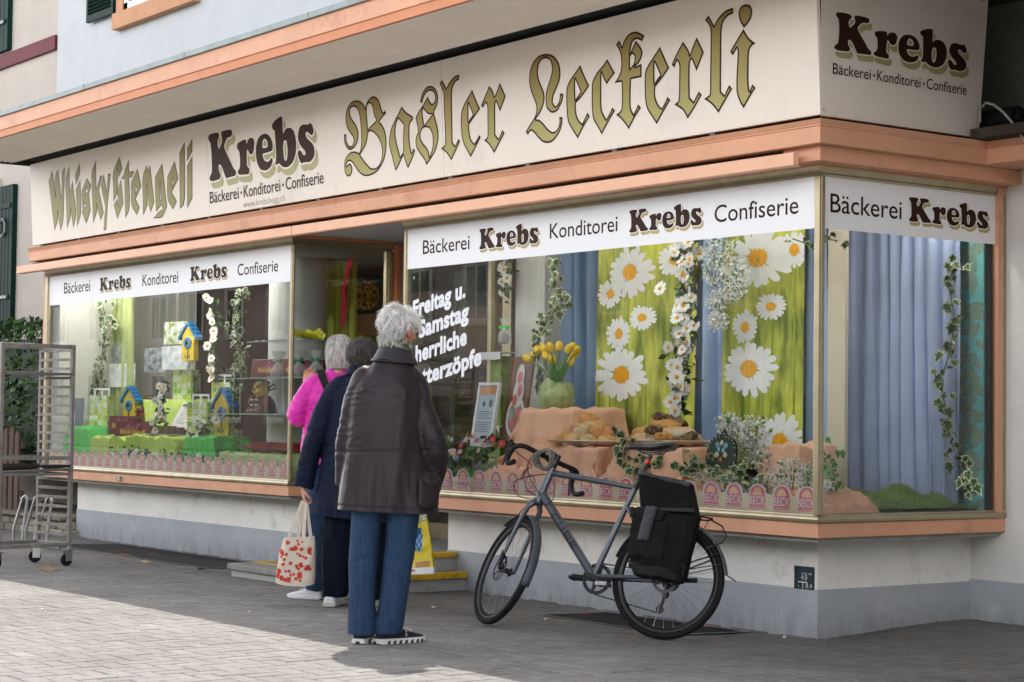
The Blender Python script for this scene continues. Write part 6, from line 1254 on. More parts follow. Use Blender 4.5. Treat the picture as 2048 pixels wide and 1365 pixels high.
c = at(575, 925, .16); t = thing('price_sheet', 'white and purple printed sheet lying at the corner of the left window', 'sheet', (c.x, .22, .80)); t.rotation_euler = (-.95, .1, .2); a = MB(); a.box(-.16, .16, 0, .003, -.02, .22); a.build('paper', M_wcard, t); a = MB(); a.box(.03, .13, -.0015, -.0004, .02, .1); a.build('print', mat('purple_print', (.28, .02, .13), .5), t)
# inside the return window by the door: sheers, ribbon, wreath
p0, p1 = at(648, 600, 1.3), at(712, 600, 1.3); curtain('curtain', 'sheer olive green curtain inside the window beside the door', p0.x, p1.x, 1.3, .3, 2.68, mat_sheer('olive_voile', (.58, .58, .09), .75), 4, .04, 8)
def on_x(px, py, y): return at(px, py, y)
c0, c1 = at(697, 515, 1.22), at(683, 655, 1.22); t = thing('red_ribbon', 'long red fabric ribbon hanging in front of the olive curtain', 'ribbon', tuple(c1)); a = MB(); L = c0.z - c1.z; dx = c0.x - c1.x
a.grid(lambda u, v: (dx * v + (u - .5) * .075 + .008 * sin(v * 22), .02 * sin(u * 6 + v * 9), v * L), 5, 30); a.build('ribbon', mat('red_gauze', (.66, .04, .07), .7, var=.25, vs=18), t)
c = at(730, 592, 1.4); t = thing('wreath', 'golden twig wreath hanging inside the window beside the door', 'wreath', tuple(c), .9); a = MB(); rnd = random.Random(31); rr = (at(730, 567, 1.4).z - c.z)
for k in range(420):
    a_, b_ = rnd.uniform(0, 6.28), rnd.uniform(0, 6.28); r1 = rr * .68 + .045 * cos(b_) * 1.1; P = Vector((r1 * cos(a_), .04 * sin(b_), r1 * sin(a_))); leafcloud(a, [P], .022, rnd, mis=[0, 0, 1])
a.build('twigs', [mat('golden_leaf', (.78, .50, .08), .5, var=.3, vs=20), mat('dark_gold_leaf', (.40, .24, .04), .6)], t)
c = at(640, 690, 2.0); t = thing('flower_poster', 'lime green flowered paper hanging deep inside the shop', 'poster', (c.x, 2.0, 1.3)); a = MB(); a.box(-.34, .30, 0, .01, 0, .95); rnd = random.Random(8)
for k in range(24): a.disc((rnd.uniform(-.3, .26), -.002 - k * .0001, rnd.uniform(.06, .9)), rnd.uniform(.04, .08), (1, 0, 0), (0, 0, 1), rnd.choice([1, 2, 3]), 12)
a.build('paper', [mat('lime_paper_dim', (.24, .32, .05), .7)] + M_dot[1:], t)
c = at(718, 655, 1.5); t = thing('yellow_box', 'flat yellow box with ribbon on a shelf inside the door window', 'box', (c.x, 1.5, 1.93), .2); a = MB(); a.box(-.16, .16, -.1, .1, 0, .09); a.build('carton', mat('yellow_card', (.62, .56, .03), .6), t, bevel=.004); a = MB(); a.box(-.165, .165, -.012, .012, -.002, .094); a.build('ribbon', M_white, t)
a = MB(); a.box(-7.3, -6.2, 1.38, 1.75, 1.9, 1.925); a.box(-7.3, -6.2, 1.73, 1.76, .25, 2.4); tag(a.build('shop_shelf', mat('dark_shelf_wood', (.09, .05, .03), .6, var=.2, vs=5)), 'dark wooden shelf behind the window beside the door', 'shelf')
sc_ = MB(); 
for z in (.6, 1.0, 1.4, 1.8): sc_.box(-11, -7.2, 3.0, 3.4, z, z + .03)
sc_.box(-11, -10.95, 3.0, 3.4, .25, 2.4); sc_.box(-7.25, -7.2, 3.0, 3.4, .25, 2.4); sc_.box(-11, -7.2, 3.38, 3.41, .25, 2.4); tag(sc_.build('wall_shelf', mat('brown_shelf_wood', (.16, .08, .035), .6, var=.2, vs=5)), 'tall brown wooden shelf deep inside the shop', 'shelf')
# ------------------------------------------------------------------ bicycle leaning towards the shop
M_frame = mat('satin_grey_frame_paint', (.095, .108, .125), .34, .5, var=.06, vs=6, coat=.25); M_blk = mat('satin_black_metal', (.022, .022, .024), .38, .3, var=.2, vs=8)
M_tape = mat('black_bar_tape', (.011, .011, .012), .65, spec=.2, var=.2, vs=20, bump=.3, bs=90); M_spoke = mat('steel_spoke', (.35, .35, .36), .3, .9); M_chrome = mat('dark_polished_steel', (.05, .05, .052), .35, .8)
M_decal = mat('dark_frame_decal', (.020, .022, .026), .4); M_reds = mat('red_anodised', (.50, .02, .015), .3, .4); M_fender = mat('matt_grey_mudguard', (.075, .085, .10), .42, .1)
BR_, BF_ = ground_at(1334.8, 1281.5), ground_at(966, 1253)
bd = Vector((BF_.x - BR_.x, BF_.y - BR_.y, 0)).normalized(); bn = Vector((0, 0, 1)).cross(bd); LE = R(14)     # bn: rider's left, towards the street
bv = Vector((0, 0, 1)) * cos(LE) - bn * sin(LE)
byax = bv.cross(bd)
BK = thing('bicycle', 'grey drop-bar bicycle with black mudguards and pannier bag leaning in front of the shop', 'bicycle')
BK.matrix_world = Matrix(((bd.x, byax.x, bv.x, BR_.x), (bd.y, byax.y, bv.y, BR_.y), (bd.z, byax.z, bv.z, BR_.z), (0, 0, 0, 1)))
def v3(u, v, w=0): return Vector((u, w, v))
RH, FH, RAD = v3(.032, .340), v3(1.062, .352), .337
BBk = v3(.490, .335); ST_ = v3(.285, .872); HT, HB = v3(.826, .966), v3(.893, .775)
# steering frame
sax = (HT - HB).normalized(); STEER = R(-40)
def steer(P): return HB + Matrix.Rotation(STEER, 3, sax) @ (Vector(P) - HB)
def wheel(nm, H, rot=None, rotor=True):
    t = bpy.data.objects.new(nm, None); COL.objects.link(t); t.parent = BK; t.empty_display_size = .1
    M3 = rot if rot else Matrix.Identity(3); m4 = M3.to_4x4(); m4.translation = H; t.matrix_local = m4
    n = 72
    def ringp(rad, w, k): a_ = 2 * pi * k / n; return Vector((rad * cos(a_), w, rad * sin(a_)))
    a = MB(); prof = [(RAD - .036, -.012), (RAD - .028, -.019), (RAD - .014, -.0205), (RAD - .004, -.013), (RAD, 0), (RAD - .004, .013), (RAD - .014, .0205), (RAD - .028, .019), (RAD - .036, .012)]
    a.loft([[ringp(r_, w_, k) for r_, w_ in prof] for k in range(n)], 0, True, False, True)
    for k in range(n):
        for s in (-1, 1): pass
    a.build('tyre', M_rubber, t, sharp=60)
    a = MB(); prof = [(RAD - .036, -.013), (RAD - .040, -.014), (RAD - .062, -.008), (RAD - .066, 0), (RAD - .062, .008), (RAD - .040, .014), (RAD - .036, .013), (RAD - .043, 0)]
    a.loft([[ringp(r_, w_, k) for r_, w_ in prof] for k in range(n)], 0, True, False, True); a.build('rim', mat('black_rim', (.016, .016, .017), .32, .3), t, sharp=50)
    a = MB(); ns = 28
    for k in range(ns):
        s = 1 if k % 2 else -1; a0 = 2 * pi * k / ns; a1 = a0 + (.42 if (k // 2) % 2 else -.42)
        p0 = Vector((.022 * cos(a1 * 1 + .4), s * .028, .022 * sin(a1 + .4))); p1 = Vector(((RAD - .062) * cos(a0), 0, (RAD - .062) * sin(a0))); a.tube([p0, p1], .0011, 0, 4); pm = p0.lerp(p1, .955); a.tube([pm, p1], .0019, 0, 5)
    a.build('spokes', M_spoke, t)
    a = MB(); a.cyl((0, -.05, 0), (0, .05, 0), .010, n=14); a.lathe([(.012, -.036), (.027, -.034), (.027, -.026), (.016, -.02), (.016, .02), (.027, .026), (.027, .034), (.012, .036)], n=16, M=Matrix.Rotation(pi / 2, 3, 'X')); a.build('hub', M_blk, t)
    if rotor:
        a = MB(); k_ = 40
        a.loft([[ringp2 for ringp2 in (Vector((r_ * cos(2 * pi * k / k_), w_, r_ * sin(2 * pi * k / k_))) for r_, w_ in ((.062, .040), (.080, .040), (.080, .042), (.062, .042)))] for k in range(k_)], 0, False, False, True)
        for k in range(6): a.tube([(.02 * cos(k * 1.047), .041, .02 * sin(k * 1.047)), (.064 * cos(k * 1.047 + .5), .041, .064 * sin(k * 1.047 + .5))], .004, 0, 5)
        a.build('brake_disc', M_chrome, t)
    return t
wheel('rear_wheel', RH)
FHs = steer(FH); Rst = Matrix.Rotation(STEER, 3, sax); wheel('front_wheel', FHs, Rst)
# frame
a = MB()
def tb(p, q, r0, r1, fl=1.0, n=16, bow=0): a.tube([p, p.lerp(q, .33), p.lerp(q, .66), q], [r0, r0 + (r1 - r0) * .33, r0 + (r1 - r0) * .66, r1], 0, n, flat=fl, up=(0, 1, 0))
tb(HB - sax * .012, HT + sax * .006, .026, .022); tb(v3(.832, .943), v3(.297, .868), .020, .0145); tb(v3(.872, .812), v3(.496, .345), .027, .025); tb(ST_, BBk, .0165, .018)
a.cyl(BBk + v3(0, 0, -.045), BBk + v3(0, 0, .045), .025, n=18)
for s in (-1, 1):
    a.tube([BBk + v3(-.015, 0, s * .035), v3(.25, .338, s * .052), RH + v3(0, .0, s * .064)], [.014, .011, .010], 0, 10); a.tube([v3(.325, .755, s * .012), v3(.27, .68, s * .04), RH + v3(0, .012, s * .064)], [.0105, .009, .008], 0, 10); a.ball(RH + v3(0, 0, s * .064), (.02, .006, .02))
FRM = a.build('frame', M_frame, BK)
# squared letters along the down tube
p, q = v3(.872, .812), v3(.496, .345); dt = (q - p).normalized(); nn_ = Vector((0, 1, 0)); cr = nn_.cross(dt).normalized(); a = MB()
glyphs = {'C': [(0, 0, 1, .2), (0, .8, 1, 1), (0, .2, .22, .8)], 'U': [(0, 0, .22, 1), (.78, 0, 1, 1), (.22, 0, .78, .22)], 'B': [(0, 0, .22, 1), (.22, 0, 1, .2), (.22, .8, 1, 1), (.22, .4, 1, .6), (.8, .2, 1, .4), (.8, .6, 1, .8)], 'E': [(0, 0, .22, 1), (.22, 0, 1, .2), (.22, .4, .9, .6), (.22, .8, 1, 1)]}
for i, ch in enumerate('CUBE'):
    s0 = .155 + .068 * i
    for x0, y0, x1, y1 in glyphs[ch]:
        def F_(x, y):
            along = s0 + x * .050; ac = (y - .5) * 1.5; rr = .0272
            return p + dt * along + nn_ * (rr * cos(ac)) - cr * (-rr * sin(ac))
        for k in range(4): ya, yb = y0 + (y1 - y0) * k / 4, y0 + (y1 - y0) * (k + 1) / 4; a.add([F_(x0, ya), F_(x1, ya), F_(x1, yb), F_(x0, yb)], [(0, 1, 2, 3)])
a.build('frame_lettering', M_decal, FRM)
# fork, stem, bar
a = MB(); cr_ = HB - sax * .02
for s in (-1, 1): a.tube([steer(cr_ + v3(.0, 0, s * .018)), steer(cr_ + v3(.02, -.035, s * .042)), steer(v3(.965, .62, s * .050)), steer(FH + v3(0, 0, s * .056))], [.019, .017, .014, .009], 0, 12)
a.tube([steer(cr_ + v3(0, .005, -.03)), steer(cr_ + v3(0, .005, .03))], .022, 0, 12); a.build('fork', M_frame, BK)
a = MB(); s0 = HT + sax * .008; a.cyl(s0, s0 + sax * .075, .019, n=16); bc = s0 + sax * .055 + Matrix.Rotation(STEER, 3, sax) @ v3(.085, .018); a.tube([s0 + sax * .055, bc], [.018, .016], 0, 12); a.tube([bc - Rst @ Vector((0, .022, 0)), bc + Rst @ Vector((0, .022, 0))], .022, 0, 14); a.cyl(s0 + sax * .075, s0 + sax * .082, .017, n=14); a.build('stem', M_blk, BK)
def bp(u, v, w): return bc + Rst @ v3(u, v, w)
for s in (-1, 1):
    pth = [bp(0, 0, 0), bp(.0, .002, s * .10), bp(.004, .006, s * .17), bp(.03, .006, s * .205), bp(.075, -.002, s * .215), bp(.098, -.04, s * .222), bp(.086, -.085, s * .230), bp(.045, -.118, s * .236), bp(-.01, -.128, s * .240), bp(-.045, -.130, s * .242)]
    P = smooth = []
    pts = [Vector(x) for x in pth]; fine = []
    for i in range(len(pts) - 1):
        p0, p1, p2, p3 = pts[max(0, i - 1)], pts[i], pts[i + 1], pts[min(len(pts) - 1, i + 2)]
        for j in range(5):
            t_ = j / 5; fine.append(.5 * (2 * p1 + (p2 - p0) * t_ + (2 * p0 - 5 * p1 + 4 * p2 - p3) * t_ * t_ + (3 * p1 - p0 - 3 * p2 + p3) * t_ ** 3))
    fine.append(pts[-1]); a = MB(); a.tube(fine, [.0145 + .0012 * (k % 2) for k in range(len(fine))], 0, 12); hb = a.build('handlebar', M_tape, BK)
    a = MB(); a.tube([bp(.088, .012, s * .215), bp(.125, .030, s * .218), bp(.142, .052, s * .218), bp(.138, .066, s * .218)], [.019, .018, .015, .008], 0, 10); a.build('brake_hood', M_rubber, hb)
    a = MB(); a.tube([bp(.138, .02, s * .222), bp(.140, -.03, s * .226), bp(.125, -.085, s * .232), bp(.118, -.115, s * .236)], [.009, .008, .007, .006], 0, 8, flat=.6); a.build('brake_lever', M_blk, hb)
# bell, light, cable lock coiled on the bar
a = MB(); rnd = random.Random(3); c_ = bp(-.01, -.015, .0)
for k in range(3): a.tube([c_ + Vector((.058 * cos(t_) + .004 * k, .05 + .02 * k + .025 * sin(t_ * 2 + k), -.005 + .055 * sin(t_))) for t_ in np.linspace(0, 2 * pi, 30)][:-1], .0105, 0, 8, closed=True)
tag(a.build('cable_lock', mat('grey_braided_lock', (.10, .095, .085), .8, vs=160, col2=(.22, .21, .19), thr=(.4, .6), bump=.4, bs=300), BK), None)
a = MB(); a.lathe([(.004, -.01), (.022, -.008), (.024, .004), (.014, .014), (.003, .016)], bp(.03, .035, -.05), 0, 16); a.tube([bp(.02, .03, .05), bp(.075, .028, .05)], [.017, .020], 0, 12); a.build('front_light', M_black_plastic, BK)
a = MB()
for pth in ([bp(.10, -.01, .2), bp(.06, -.06, .08), v3(.99, .93, .04), v3(.95, .83, .06), v3(.905, .80, .028)], [bp(.10, -.01, -.2), bp(.10, -.05, -.06), v3(1.03, .88, .05), v3(1.0, .79, .07), v3(.92, .77, .03)], [bp(.02, 0, .1), v3(.96, .97, .06), v3(.93, .88, .05), v3(.87, .80, .03)], [v3(.79, .95, .05), v3(.77, .84, .06), v3(.80, .75, .04), steer(v3(.95, .7, .06)), steer(FH + v3(-.03, .06, .06))]):
    P = [Vector(x) for x in pth]; fine = []
    for i in range(len(P) - 1):
        p0, p1, p2, p3 = P[max(0, i - 1)], P[i], P[i + 1], P[min(len(P) - 1, i + 2)]
        for j in range(6): t_ = j / 6; fine.append(.5 * (2 * p1 + (p2 - p0) * t_ + (2 * p0 - 5 * p1 + 4 * p2 - p3) * t_ * t_ + (3 * p1 - p0 - 3 * p2 + p3) * t_ ** 3))
    a.tube(fine + [P[-1]], .0026, 0, 6)
a.build('brake_cables', M_black_plastic, BK)
a = MB(); a.tube([steer(FH + v3(-.02, .01, .065)), steer(FH + v3(-.03, .06, .06)), steer(FH + v3(-.02, .10, .055))], [.014, .018, .012], 0, 8); a.tube([RH + v3(.03, .02, .05), RH + v3(.08, .04, .05)], [.014, .016], 0, 8); a.build('brake_caliper', M_blk, BK)
# saddle and post
a = MB(); d_ = (ST_ - BBk).normalized(); a.cyl(ST_ - d_ * .02, ST_ + d_ * .205, .0135, n=14); sp = a.build('seat_post', M_blk, BK); a = MB(); a.cyl(ST_ - d_ * .012, ST_ + d_ * .012, .020, n=14); a.build('seat_clamp', M_blk, sp); a = MB(); a.cyl(ST_ + d_ * .150, ST_ + d_ * .172, .0150, n=14); a.build('red_ring', M_reds, sp)
sc0 = v3(.205, 1.108); rings = []
for t_, wv_, h_, dz in ((-.135, .05, .016, .012), (-.12, .066, .020, .013), (-.07, .070, .022, .008), (-.02, .052, .022, .002), (.04, .030, .020, .000), (.10, .021, .017, .001), (.145, .018, .014, .000), (.158, .010, .008, -.004)):
    rings.append([sc0 + v3(t_, dz + (h_ * 1.25 if sin(th) > 0 else h_ * 1.15) * sin(th) - .010 * (cos(th) ** 2) * (wv_ > .04), wv_ * cos(th)) for th in np.linspace(0, 2 * pi, 21)[:-1]])
a = MB(); a.loft(rings); sd = a.build('saddle', mat('black_saddle_vinyl', (.016, .016, .017), .30, var=.1, spec=.55), BK, subsurf=1)
a = MB()
for s in (-1, 1): a.tube([sc0 + v3(-.10, .0, s * .02), sc0 + v3(-.06, -.035, s * .022), sc0 + v3(.05, -.035, s * .020), sc0 + v3(.12, -.006, s * .012)], .0036, 0, 6)
a.build('saddle_rails', M_blk, sd)
# drivetrain (far side) and cranks
a = MB(); nT = 46; cc = BBk + v3(0, 0, -.055)
rg = []
for k in range(nT * 2): r_ = .094 if k % 2 else .087; th = pi * k / nT; rg.append((r_, th))
for w_, mi in ((-.002, 0), (.002, 0)): pass
vs = [cc + v3(r_ * cos(th), r_ * sin(th), w_) for w_ in (-.002, .002) for r_, th in rg] + [cc + v3(.070 * cos(th), .070 * sin(th), w_) for w_ in (-.002, .002) for r_, th in rg]; N_ = nT * 2
a.add(vs, [(k, (k + 1) % N_, N_ + (k + 1) % N_, N_ + k) for k in range(N_)] + [(N_ + k, N_ + (k + 1) % N_, 3 * N_ + (k + 1) % N_, 3 * N_ + k) for k in range(N_)] + [(k, 2 * N_ + k, 2 * N_ + (k + 1) % N_, (k + 1) % N_) for k in range(N_)])
for k in range(4): th = k * pi / 2 + .3; a.tube([cc + v3(.015 * cos(th), .015 * sin(th)), cc + v3(.074 * cos(th), .074 * sin(th))], [.018, .010], 0, 8, flat=.4)
a.build('chainring', M_blk, BK)
for s, u_, v_ in ((1, -.095, -.045), (-1, .125, .010)):
    p0 = BBk + v3(0, 0, s * .065); p1 = p0 + v3(u_, v_, s * .012) * 1.35
    a = MB(); a.tube([p0, p0.lerp(p1, .5), p1], [.020, .015, .015], 0, 12, flat=.62); a.cyl(p0 - v3(0, 0, s * .04), p0 + v3(0, 0, s * .012), .015, n=14); ck = a.build('crank', M_blk, BK); a = MB(); c_ = p1 + v3(0, 0, s * .045); a.cyl(p1, c_, .008, n=10)
    for dx in (-.028, .028): a.obox(c_ + v3(dx, 0, s * .02), (.006, 0, .004), (0, .04, 0), (-.003, 0, .010))
    a.obox(c_ + v3(0, 0, s * .055), (.03, 0, 0), (0, .006, 0), (0, 0, .010)); a.obox(c_ + v3(0, 0, s * .0), (.03, 0, 0), (0, .006, 0), (0, 0, .010)); a.ball(c_ + v3(0, 0, s * .02), (.012, .03, .012)); a.build('pedal', M_blk if s < 0 else mat('silver_black_pedal', (.25, .25, .26), .3, .8, var=.4, vs=40), ck)
a = MB(); a.lathe([(.02, -.012), (.040, -.010), (.046, -.004), (.030, .0), (.052, .003), (.056, .008), (.03, .012)], RH + v3(0, 0, -.045), 0, 28, M=Matrix.Rotation(pi / 2, 3, 'X')); a.build('cassette', M_blk, BK)
j1, j2 = RH + v3(.03, -.075, -.06), RH + v3(.055, -.160, -.06); a = MB(); a.tube([RH + v3(0, -.01, -.064), j1, j2], [.014, .012, .009], 0, 8); a.tube([j1, j2 + v3(.01, 0, .01)], .008, 0, 8)
for j in (j1, j2): a.lathe([(.004, -.003), (.024, -.002), (.024, .002), (.004, .003)], j, 0, 16, M=Matrix.Rotation(pi / 2, 3, 'X'))
a.build('derailleur', M_blk, BK)
a = MB(); ch = []
for p0, p1 in ((cc + v3(0, .092), RH + v3(0, .045, -.047)), (cc + v3(0, -.092), j2 + v3(0, -.022))):
    for k in range(44): c_ = p0.lerp(p1, k / 44); ch.append(c_); a.obox(c_, (p1 - p0).normalized() * .0055, Vector((0, .0028 if k % 2 else .0020, 0)), (p1 - p0).normalized().cross(Vector((0, 1, 0))) * (.0042 if k % 2 else .003))
a.build('chain', M_blk, BK)
# mudguards, rack and stand arm
def fender(C, rot, a0, a1, nm, mb, tip=0):
    P = []
    for k in range(33):
        th = R(a0 + (a1 - a0) * k / 32); rr = RAD + .016 + (tip * max(0, k - 26) / 6); P.append([C + (rot @ v3((rr - .010 * (w_ / .026) ** 2) * cos(th), (rr - .010 * (w_ / .026) ** 2) * sin(th), w_)) for w_ in np.linspace(-.026, .026, 7)])
    n = 7; mb.add([q for r_ in P for q in r_], [(i * n + j, i * n + j + 1, (i + 1) * n + j + 1, (i + 1) * n + j) for i in range(32) for j in range(6)], 0, True)
a = MB(); fender(RH, Matrix.Identity(3), 20, 172, 'r', a); fender(RH, Matrix.Identity(3), 8, 21, 'r', a) if False else None
a2 = MB(); fender(RH, Matrix.Identity(3), 150, 178, 'r', a2, .05); fender(RH, Matrix.Identity(3), 20, 152, 'r', a2); a2.build('rear_mudguard', M_fender, BK, solid=.0025)
a = MB(); fender(FHs, Rst, 62, 205, 'f', a, .0); a.build('front_mudguard', M_fender, BK, solid=.0025)
a = MB()
for s in (-1, 1): a.tube([RH + v3(-.0, .02, s * .07), v3(-.10, .60, s * .07), v3(-.16, .70, s * .055), v3(.22, .72, s * .05)], .0052, 0, 8); a.tube([RH + v3(-.02, .05, s * .07), v3(-.27, .50, s * .03)], .0045, 0, 7); a.tube([RH + v3(-.01, .03, s * .066), v3(-.285, .44, s * .028)], .003, 0, 6)
a.tube([v3(-.16, .70, -.055), v3(-.20, .70, 0), v3(-.16, .70, .055)], .0052, 0, 8); a.tube([v3(-.18, .70, 0), v3(-.27, .655, .02), v3(-.30, .60, .02), v3(-.28, .56, .03), v3(-.2, .52, .06)], .005, 0, 8); a.build('luggage_rack', M_blk, BK)
a = MB(); a.tube([RH + v3(.02, -.01, .078), RH + v3(-.10, -.012, .085), RH + v3(-.205, -.008, .088)], [.012, .0125, .0135], 0, 12); a.build('folded_stand', M_black_plastic, BK)
# pannier bag
PN = thing('pannier_bag', 'black canvas roll-top pannier bag with buckle strap hanging on the bicycle rack', 'bag'); PN.matrix_world = BK.matrix_world @ Matrix.Translation((-.045, 0, -.02))
M_canvas = mat('black_canvas', (.010, .0095, .0095), .9, var=.25, vs=7, spec=.12, bump=.5, bs=260, stain=((.028, .026, .024), 7, .55, .85)); M_canvas2 = mat('dark_canvas_pocket', (.015, .014, .0135), .9, var=.25, vs=9, spec=.12, bump=.5, bs=240, stain=((.035, .033, .03), 10, .58, .8))
def slab(pts_front, w0, w1, dent=0, seed=0, nu=16, nv=20):
    """pts_front: quad TL,TR,BR,BL in (u,v); thick from w0 to w1, slightly puffed"""
    TL, TR, BR2, BL = [Vector((x, 0, y)) for x, y in pts_front]; m = MB(); 
    def f(side):
        def g_(u, v):
            P = TL.lerp(TR, u).lerp(BL.lerp(BR2, u), v); e = (1 - (2 * u - 1) ** 6) * (1 - (2 * v - 1) ** 6); ww = (w0 + w1) / 2 + (w1 - w0) / 2 * side * (.55 + .45 * e ** .5) + side * .008 * noise3((u * 4, v * 5, seed)) * e
            return (P.x + .006 * noise3((u * 3, v * 4, seed + 2)), ww, P.z + .008 * noise3((u * 4, v * 3, seed + 4)))
        return g_
    m.grid(f(1), nu, nv); b0 = 0; o = len(m.v); m.grid(f(-1), nu, nv)
    W_ = nu + 1; bd_ = [i for i in range(nu)] 
    rim = [(i, 0) for i in range(nu)] + [(nu, j) for j in range(nv)] + [(nu - i, nv) for i in range(nu)] + [(0, nv - j) for j in range(nv)]
    ids = [j * W_ + i for i, j in rim]
    for k in range(len(ids)): k2 = (k + 1) % len(ids); m.f.append((ids[k], ids[k2], ids[k2] + o, ids[k] + o)); m.m.append(0); m.sm.append(True)
    return m
slab([(.235, .735), (-.125, .70), (-.075, .335), (.255, .40)], .075, .205, seed=1).build('bag_body', M_canvas, PN, sharp=70)
slab([(.262, .435), (-.082, .39), (-.055, .325), (.215, .352)], .072, .205, seed=6).build('bag_bottom', mat('rubberised_bottom', (.010, .010, .010), .6, spec=.2, var=.3, vs=12, bump=.3, bs=120), PN, sharp=70)
slab([(.262, .945), (-.065, .885), (-.118, .80), (-.10, .70)][:2] + [(-.125, .70), (.225, .745)], .085, .175, seed=3).build('roll_top', M_canvas, PN, sharp=70)
slab([(.262, .955), (-.06, .893), (-.062, .865), (.262, .928)], .08, .180, seed=9).build('rolled_edge', mat('worn_shiny_edge', (.035, .035, .037), .45, var=.4, vs=14), PN, sharp=70)
slab([(.255, .735), (.045, .705), (.075, .655), (.258, .675)], .195, .225, seed=5).build('pocket_flap', M_canvas2, PN, sharp=60)
slab([(.245, .690), (.035, .655), (.045, .44), (.253, .46)], .185, .218, seed=7).build('front_pocket', M_canvas2, PN, sharp=70)
a = MB(); a.grid(lambda u, v: (.125 - .034 + .068 * u + .055 * v - .016 * v, .235 + .006 * sin(u * 3.1) - .012 * v, .735 - .195 * v), 4, 10); a.build('buckle_strap', mat('worn_rubber_strap', (.030, .034, .040), .6, vs=90, col2=(.20, .20, .21), thr=(.58, .68), bump=.4, bs=80), PN, solid=.004)
a = MB(); a.box(-.12, .225, .205, .210, .715, .735); a.build('compression_strap', M_black_plastic, PN); a = MB(); a.tube([(-.085, .2, .36), (-.09, .2, .41), (-.07, .2, .42)], .005, 0, 6); a.build('webbing', M_black_plastic, PN)
# ------------------------------------------------------------------ bakery rack trolley, stands, litter
RK = thing('tray_trolley', 'tall grey steel bakery tray trolley on castors left of the shop', 'trolley'); c0, c1, c2 = ground_at(137, 1132), ground_at(8, 1142), ground_at(83, 1126)
ex = (c1 - c0); ex.z = 0; Lx = 0.50; ey = (c2 - c0); ey.z = 0; ey = ey.normalized(); ex = ey.cross(Vector((0, 0, 1))) * -1
RK.matrix_world = Matrix(((ex.x, ey.x, 0, c0.x), (ex.y, ey.y, 0, c0.y), (0, 0, 1, c0.z), (0, 0, 0, 1)))
M_rack = mat('dull_steel', (.30, .285, .265), .5, .55, var=.2, vs=10, stain=((.12, .10, .085), 7, .58, .82)); LX, LY = .64, .46
if ex.cross(ey).z < 0: RK.matrix_world = Matrix(((ex.x, ey.x, 0, c0.x), (ex.y, ey.y, 0, c0.y), (0, 0, 1, c0.z), (0, 0, 0, 1)))
for x in (0, LX):
    for y in (0, LY): a = MB(); a.box(x - .016, x + .016, y - .016, y + .016, .155, 1.765); a.build('upright', M_rack, RK, bevel=.003)
def xbar(*b_): a = MB(); a.box(*b_); a.build('cross_bar', M_rack, RK, bevel=.003)
for z in (1.735, .155):
    for y in (0, LY): xbar(.016, LX - .016, y - .014, y + .014, z, z + .03)
    for x in (0, LX): xbar(x - .014, x + .014, .016, LY - .016, z, z + .03)
xbar(.016, LX - .016, -.012, .012, .845, .875); xbar(.016, LX - .016, LY - .012, LY + .012, .845, .875)
zr = [.24 + .0735 * k for k in range(21) if k not in (8,)]
for z in zr:
    for x, s in ((.016, 1), (LX - .016, -1)):
        a = MB(); a.box(min(x, x + s * .03), max(x, x + s * .03), .0, LY, z, z + .004); a.box(x - .001, x + .001, .0, LY, z, z + .022); a.build('shelf_rail', M_rack, RK)
for x, y in ((0, 0), (LX, 0), (0, LY), (LX, LY)):
    t = bpy.data.objects.new('castor', None); COL.objects.link(t); t.parent = RK; t.location = (x, y, 0); t.empty_display_size = .05; t.rotation_euler = (0, 0, x * 2 + y)
    a = MB(); a.lathe([(.012, -.014), (.046, -.014), (.05, -.008), (.05, .008), (.046, .014), (.012, .014)], (.02, 0, .05), 0, 22, M=Matrix.Rotation(pi / 2, 3, 'X')); a.build('wheel', M_rubber, t)
    a = MB(); a.box(-.02, .04, -.022, -.017, .04, .125); a.box(-.02, .04, .017, .022, .04, .125); a.box(-.03, .04, -.03, .03, .125, .135); a.cyl((0, 0, .135), (0, 0, .158), .014); a.cyl((.02, -.024, .05), (.02, .024, .05), .008, n=10); a.build('fork', M_steel, t)
for k, (z, tilt, lb) in enumerate(((.722, 0, 'flat aluminium baking tray, lowest of the stack in the trolley'), (.752, .03, 'flat aluminium baking tray, slightly tilted in the trolley'), (.786, .0, 'dark baking tray on top of the stack in the trolley'), (1.52, 0, 'single aluminium baking tray high in the trolley'))):
    t = thing('baking_tray', lb, 'tray'); M_ = RK.matrix_world.copy(); t.matrix_world = M_ @ Matrix.Translation((LX / 2, LY / 2 - .03, z)) @ Matrix.Rotation(tilt, 4, 'Y')
    a = MB(); w_, d_ = LX / 2 - .03, LY / 2 - .01; P = [(-w_, -d_), (w_, -d_), (w_, d_), (-w_, d_)]; Q = [(-w_ - .012, -d_ - .012), (w_ + .012, -d_ - .012), (w_ + .012, d_ + .012), (-w_ - .012, d_ + .012)]
    a.add([(x, y, 0) for x, y in P] + [(x, y, .02) for x, y in Q] + [(x, y, .017) for x, y in Q], [(0, 1, 2, 3)] + [(i, (i + 1) % 4, (i + 1) % 4 + 4, i + 4) for i in range(4)] + [(i + 4, (i + 1) % 4 + 4, (i + 1) % 4 + 8, i + 8) for i in range(4)]); a.build('sheet', mat('tray_metal_%d' % k, [(.50, .50, .48), (.46, .46, .45), (.10, .09, .08), (.48, .48, .47)][k], .4, .8, var=.15), t, solid=.003)
BS = thing('bicycle_stand', 'galvanised tube bicycle stand behind the tray trolley', 'bicycle stand', tuple(ground_at(30, 1092)), R(20)); 
for k in range(3):
    a = MB(); x = -.02 + .16 * k
    a.tube([(x, 0, 0), (x, 0, .16), (x + .09, .02, .44), (x + .12, .02, .46), (x + .15, .02, .43), (x + .11, .02, .18), (x + .11, 0, 0)], .014, 0, 8); a.build('hoop', M_steel, BS)
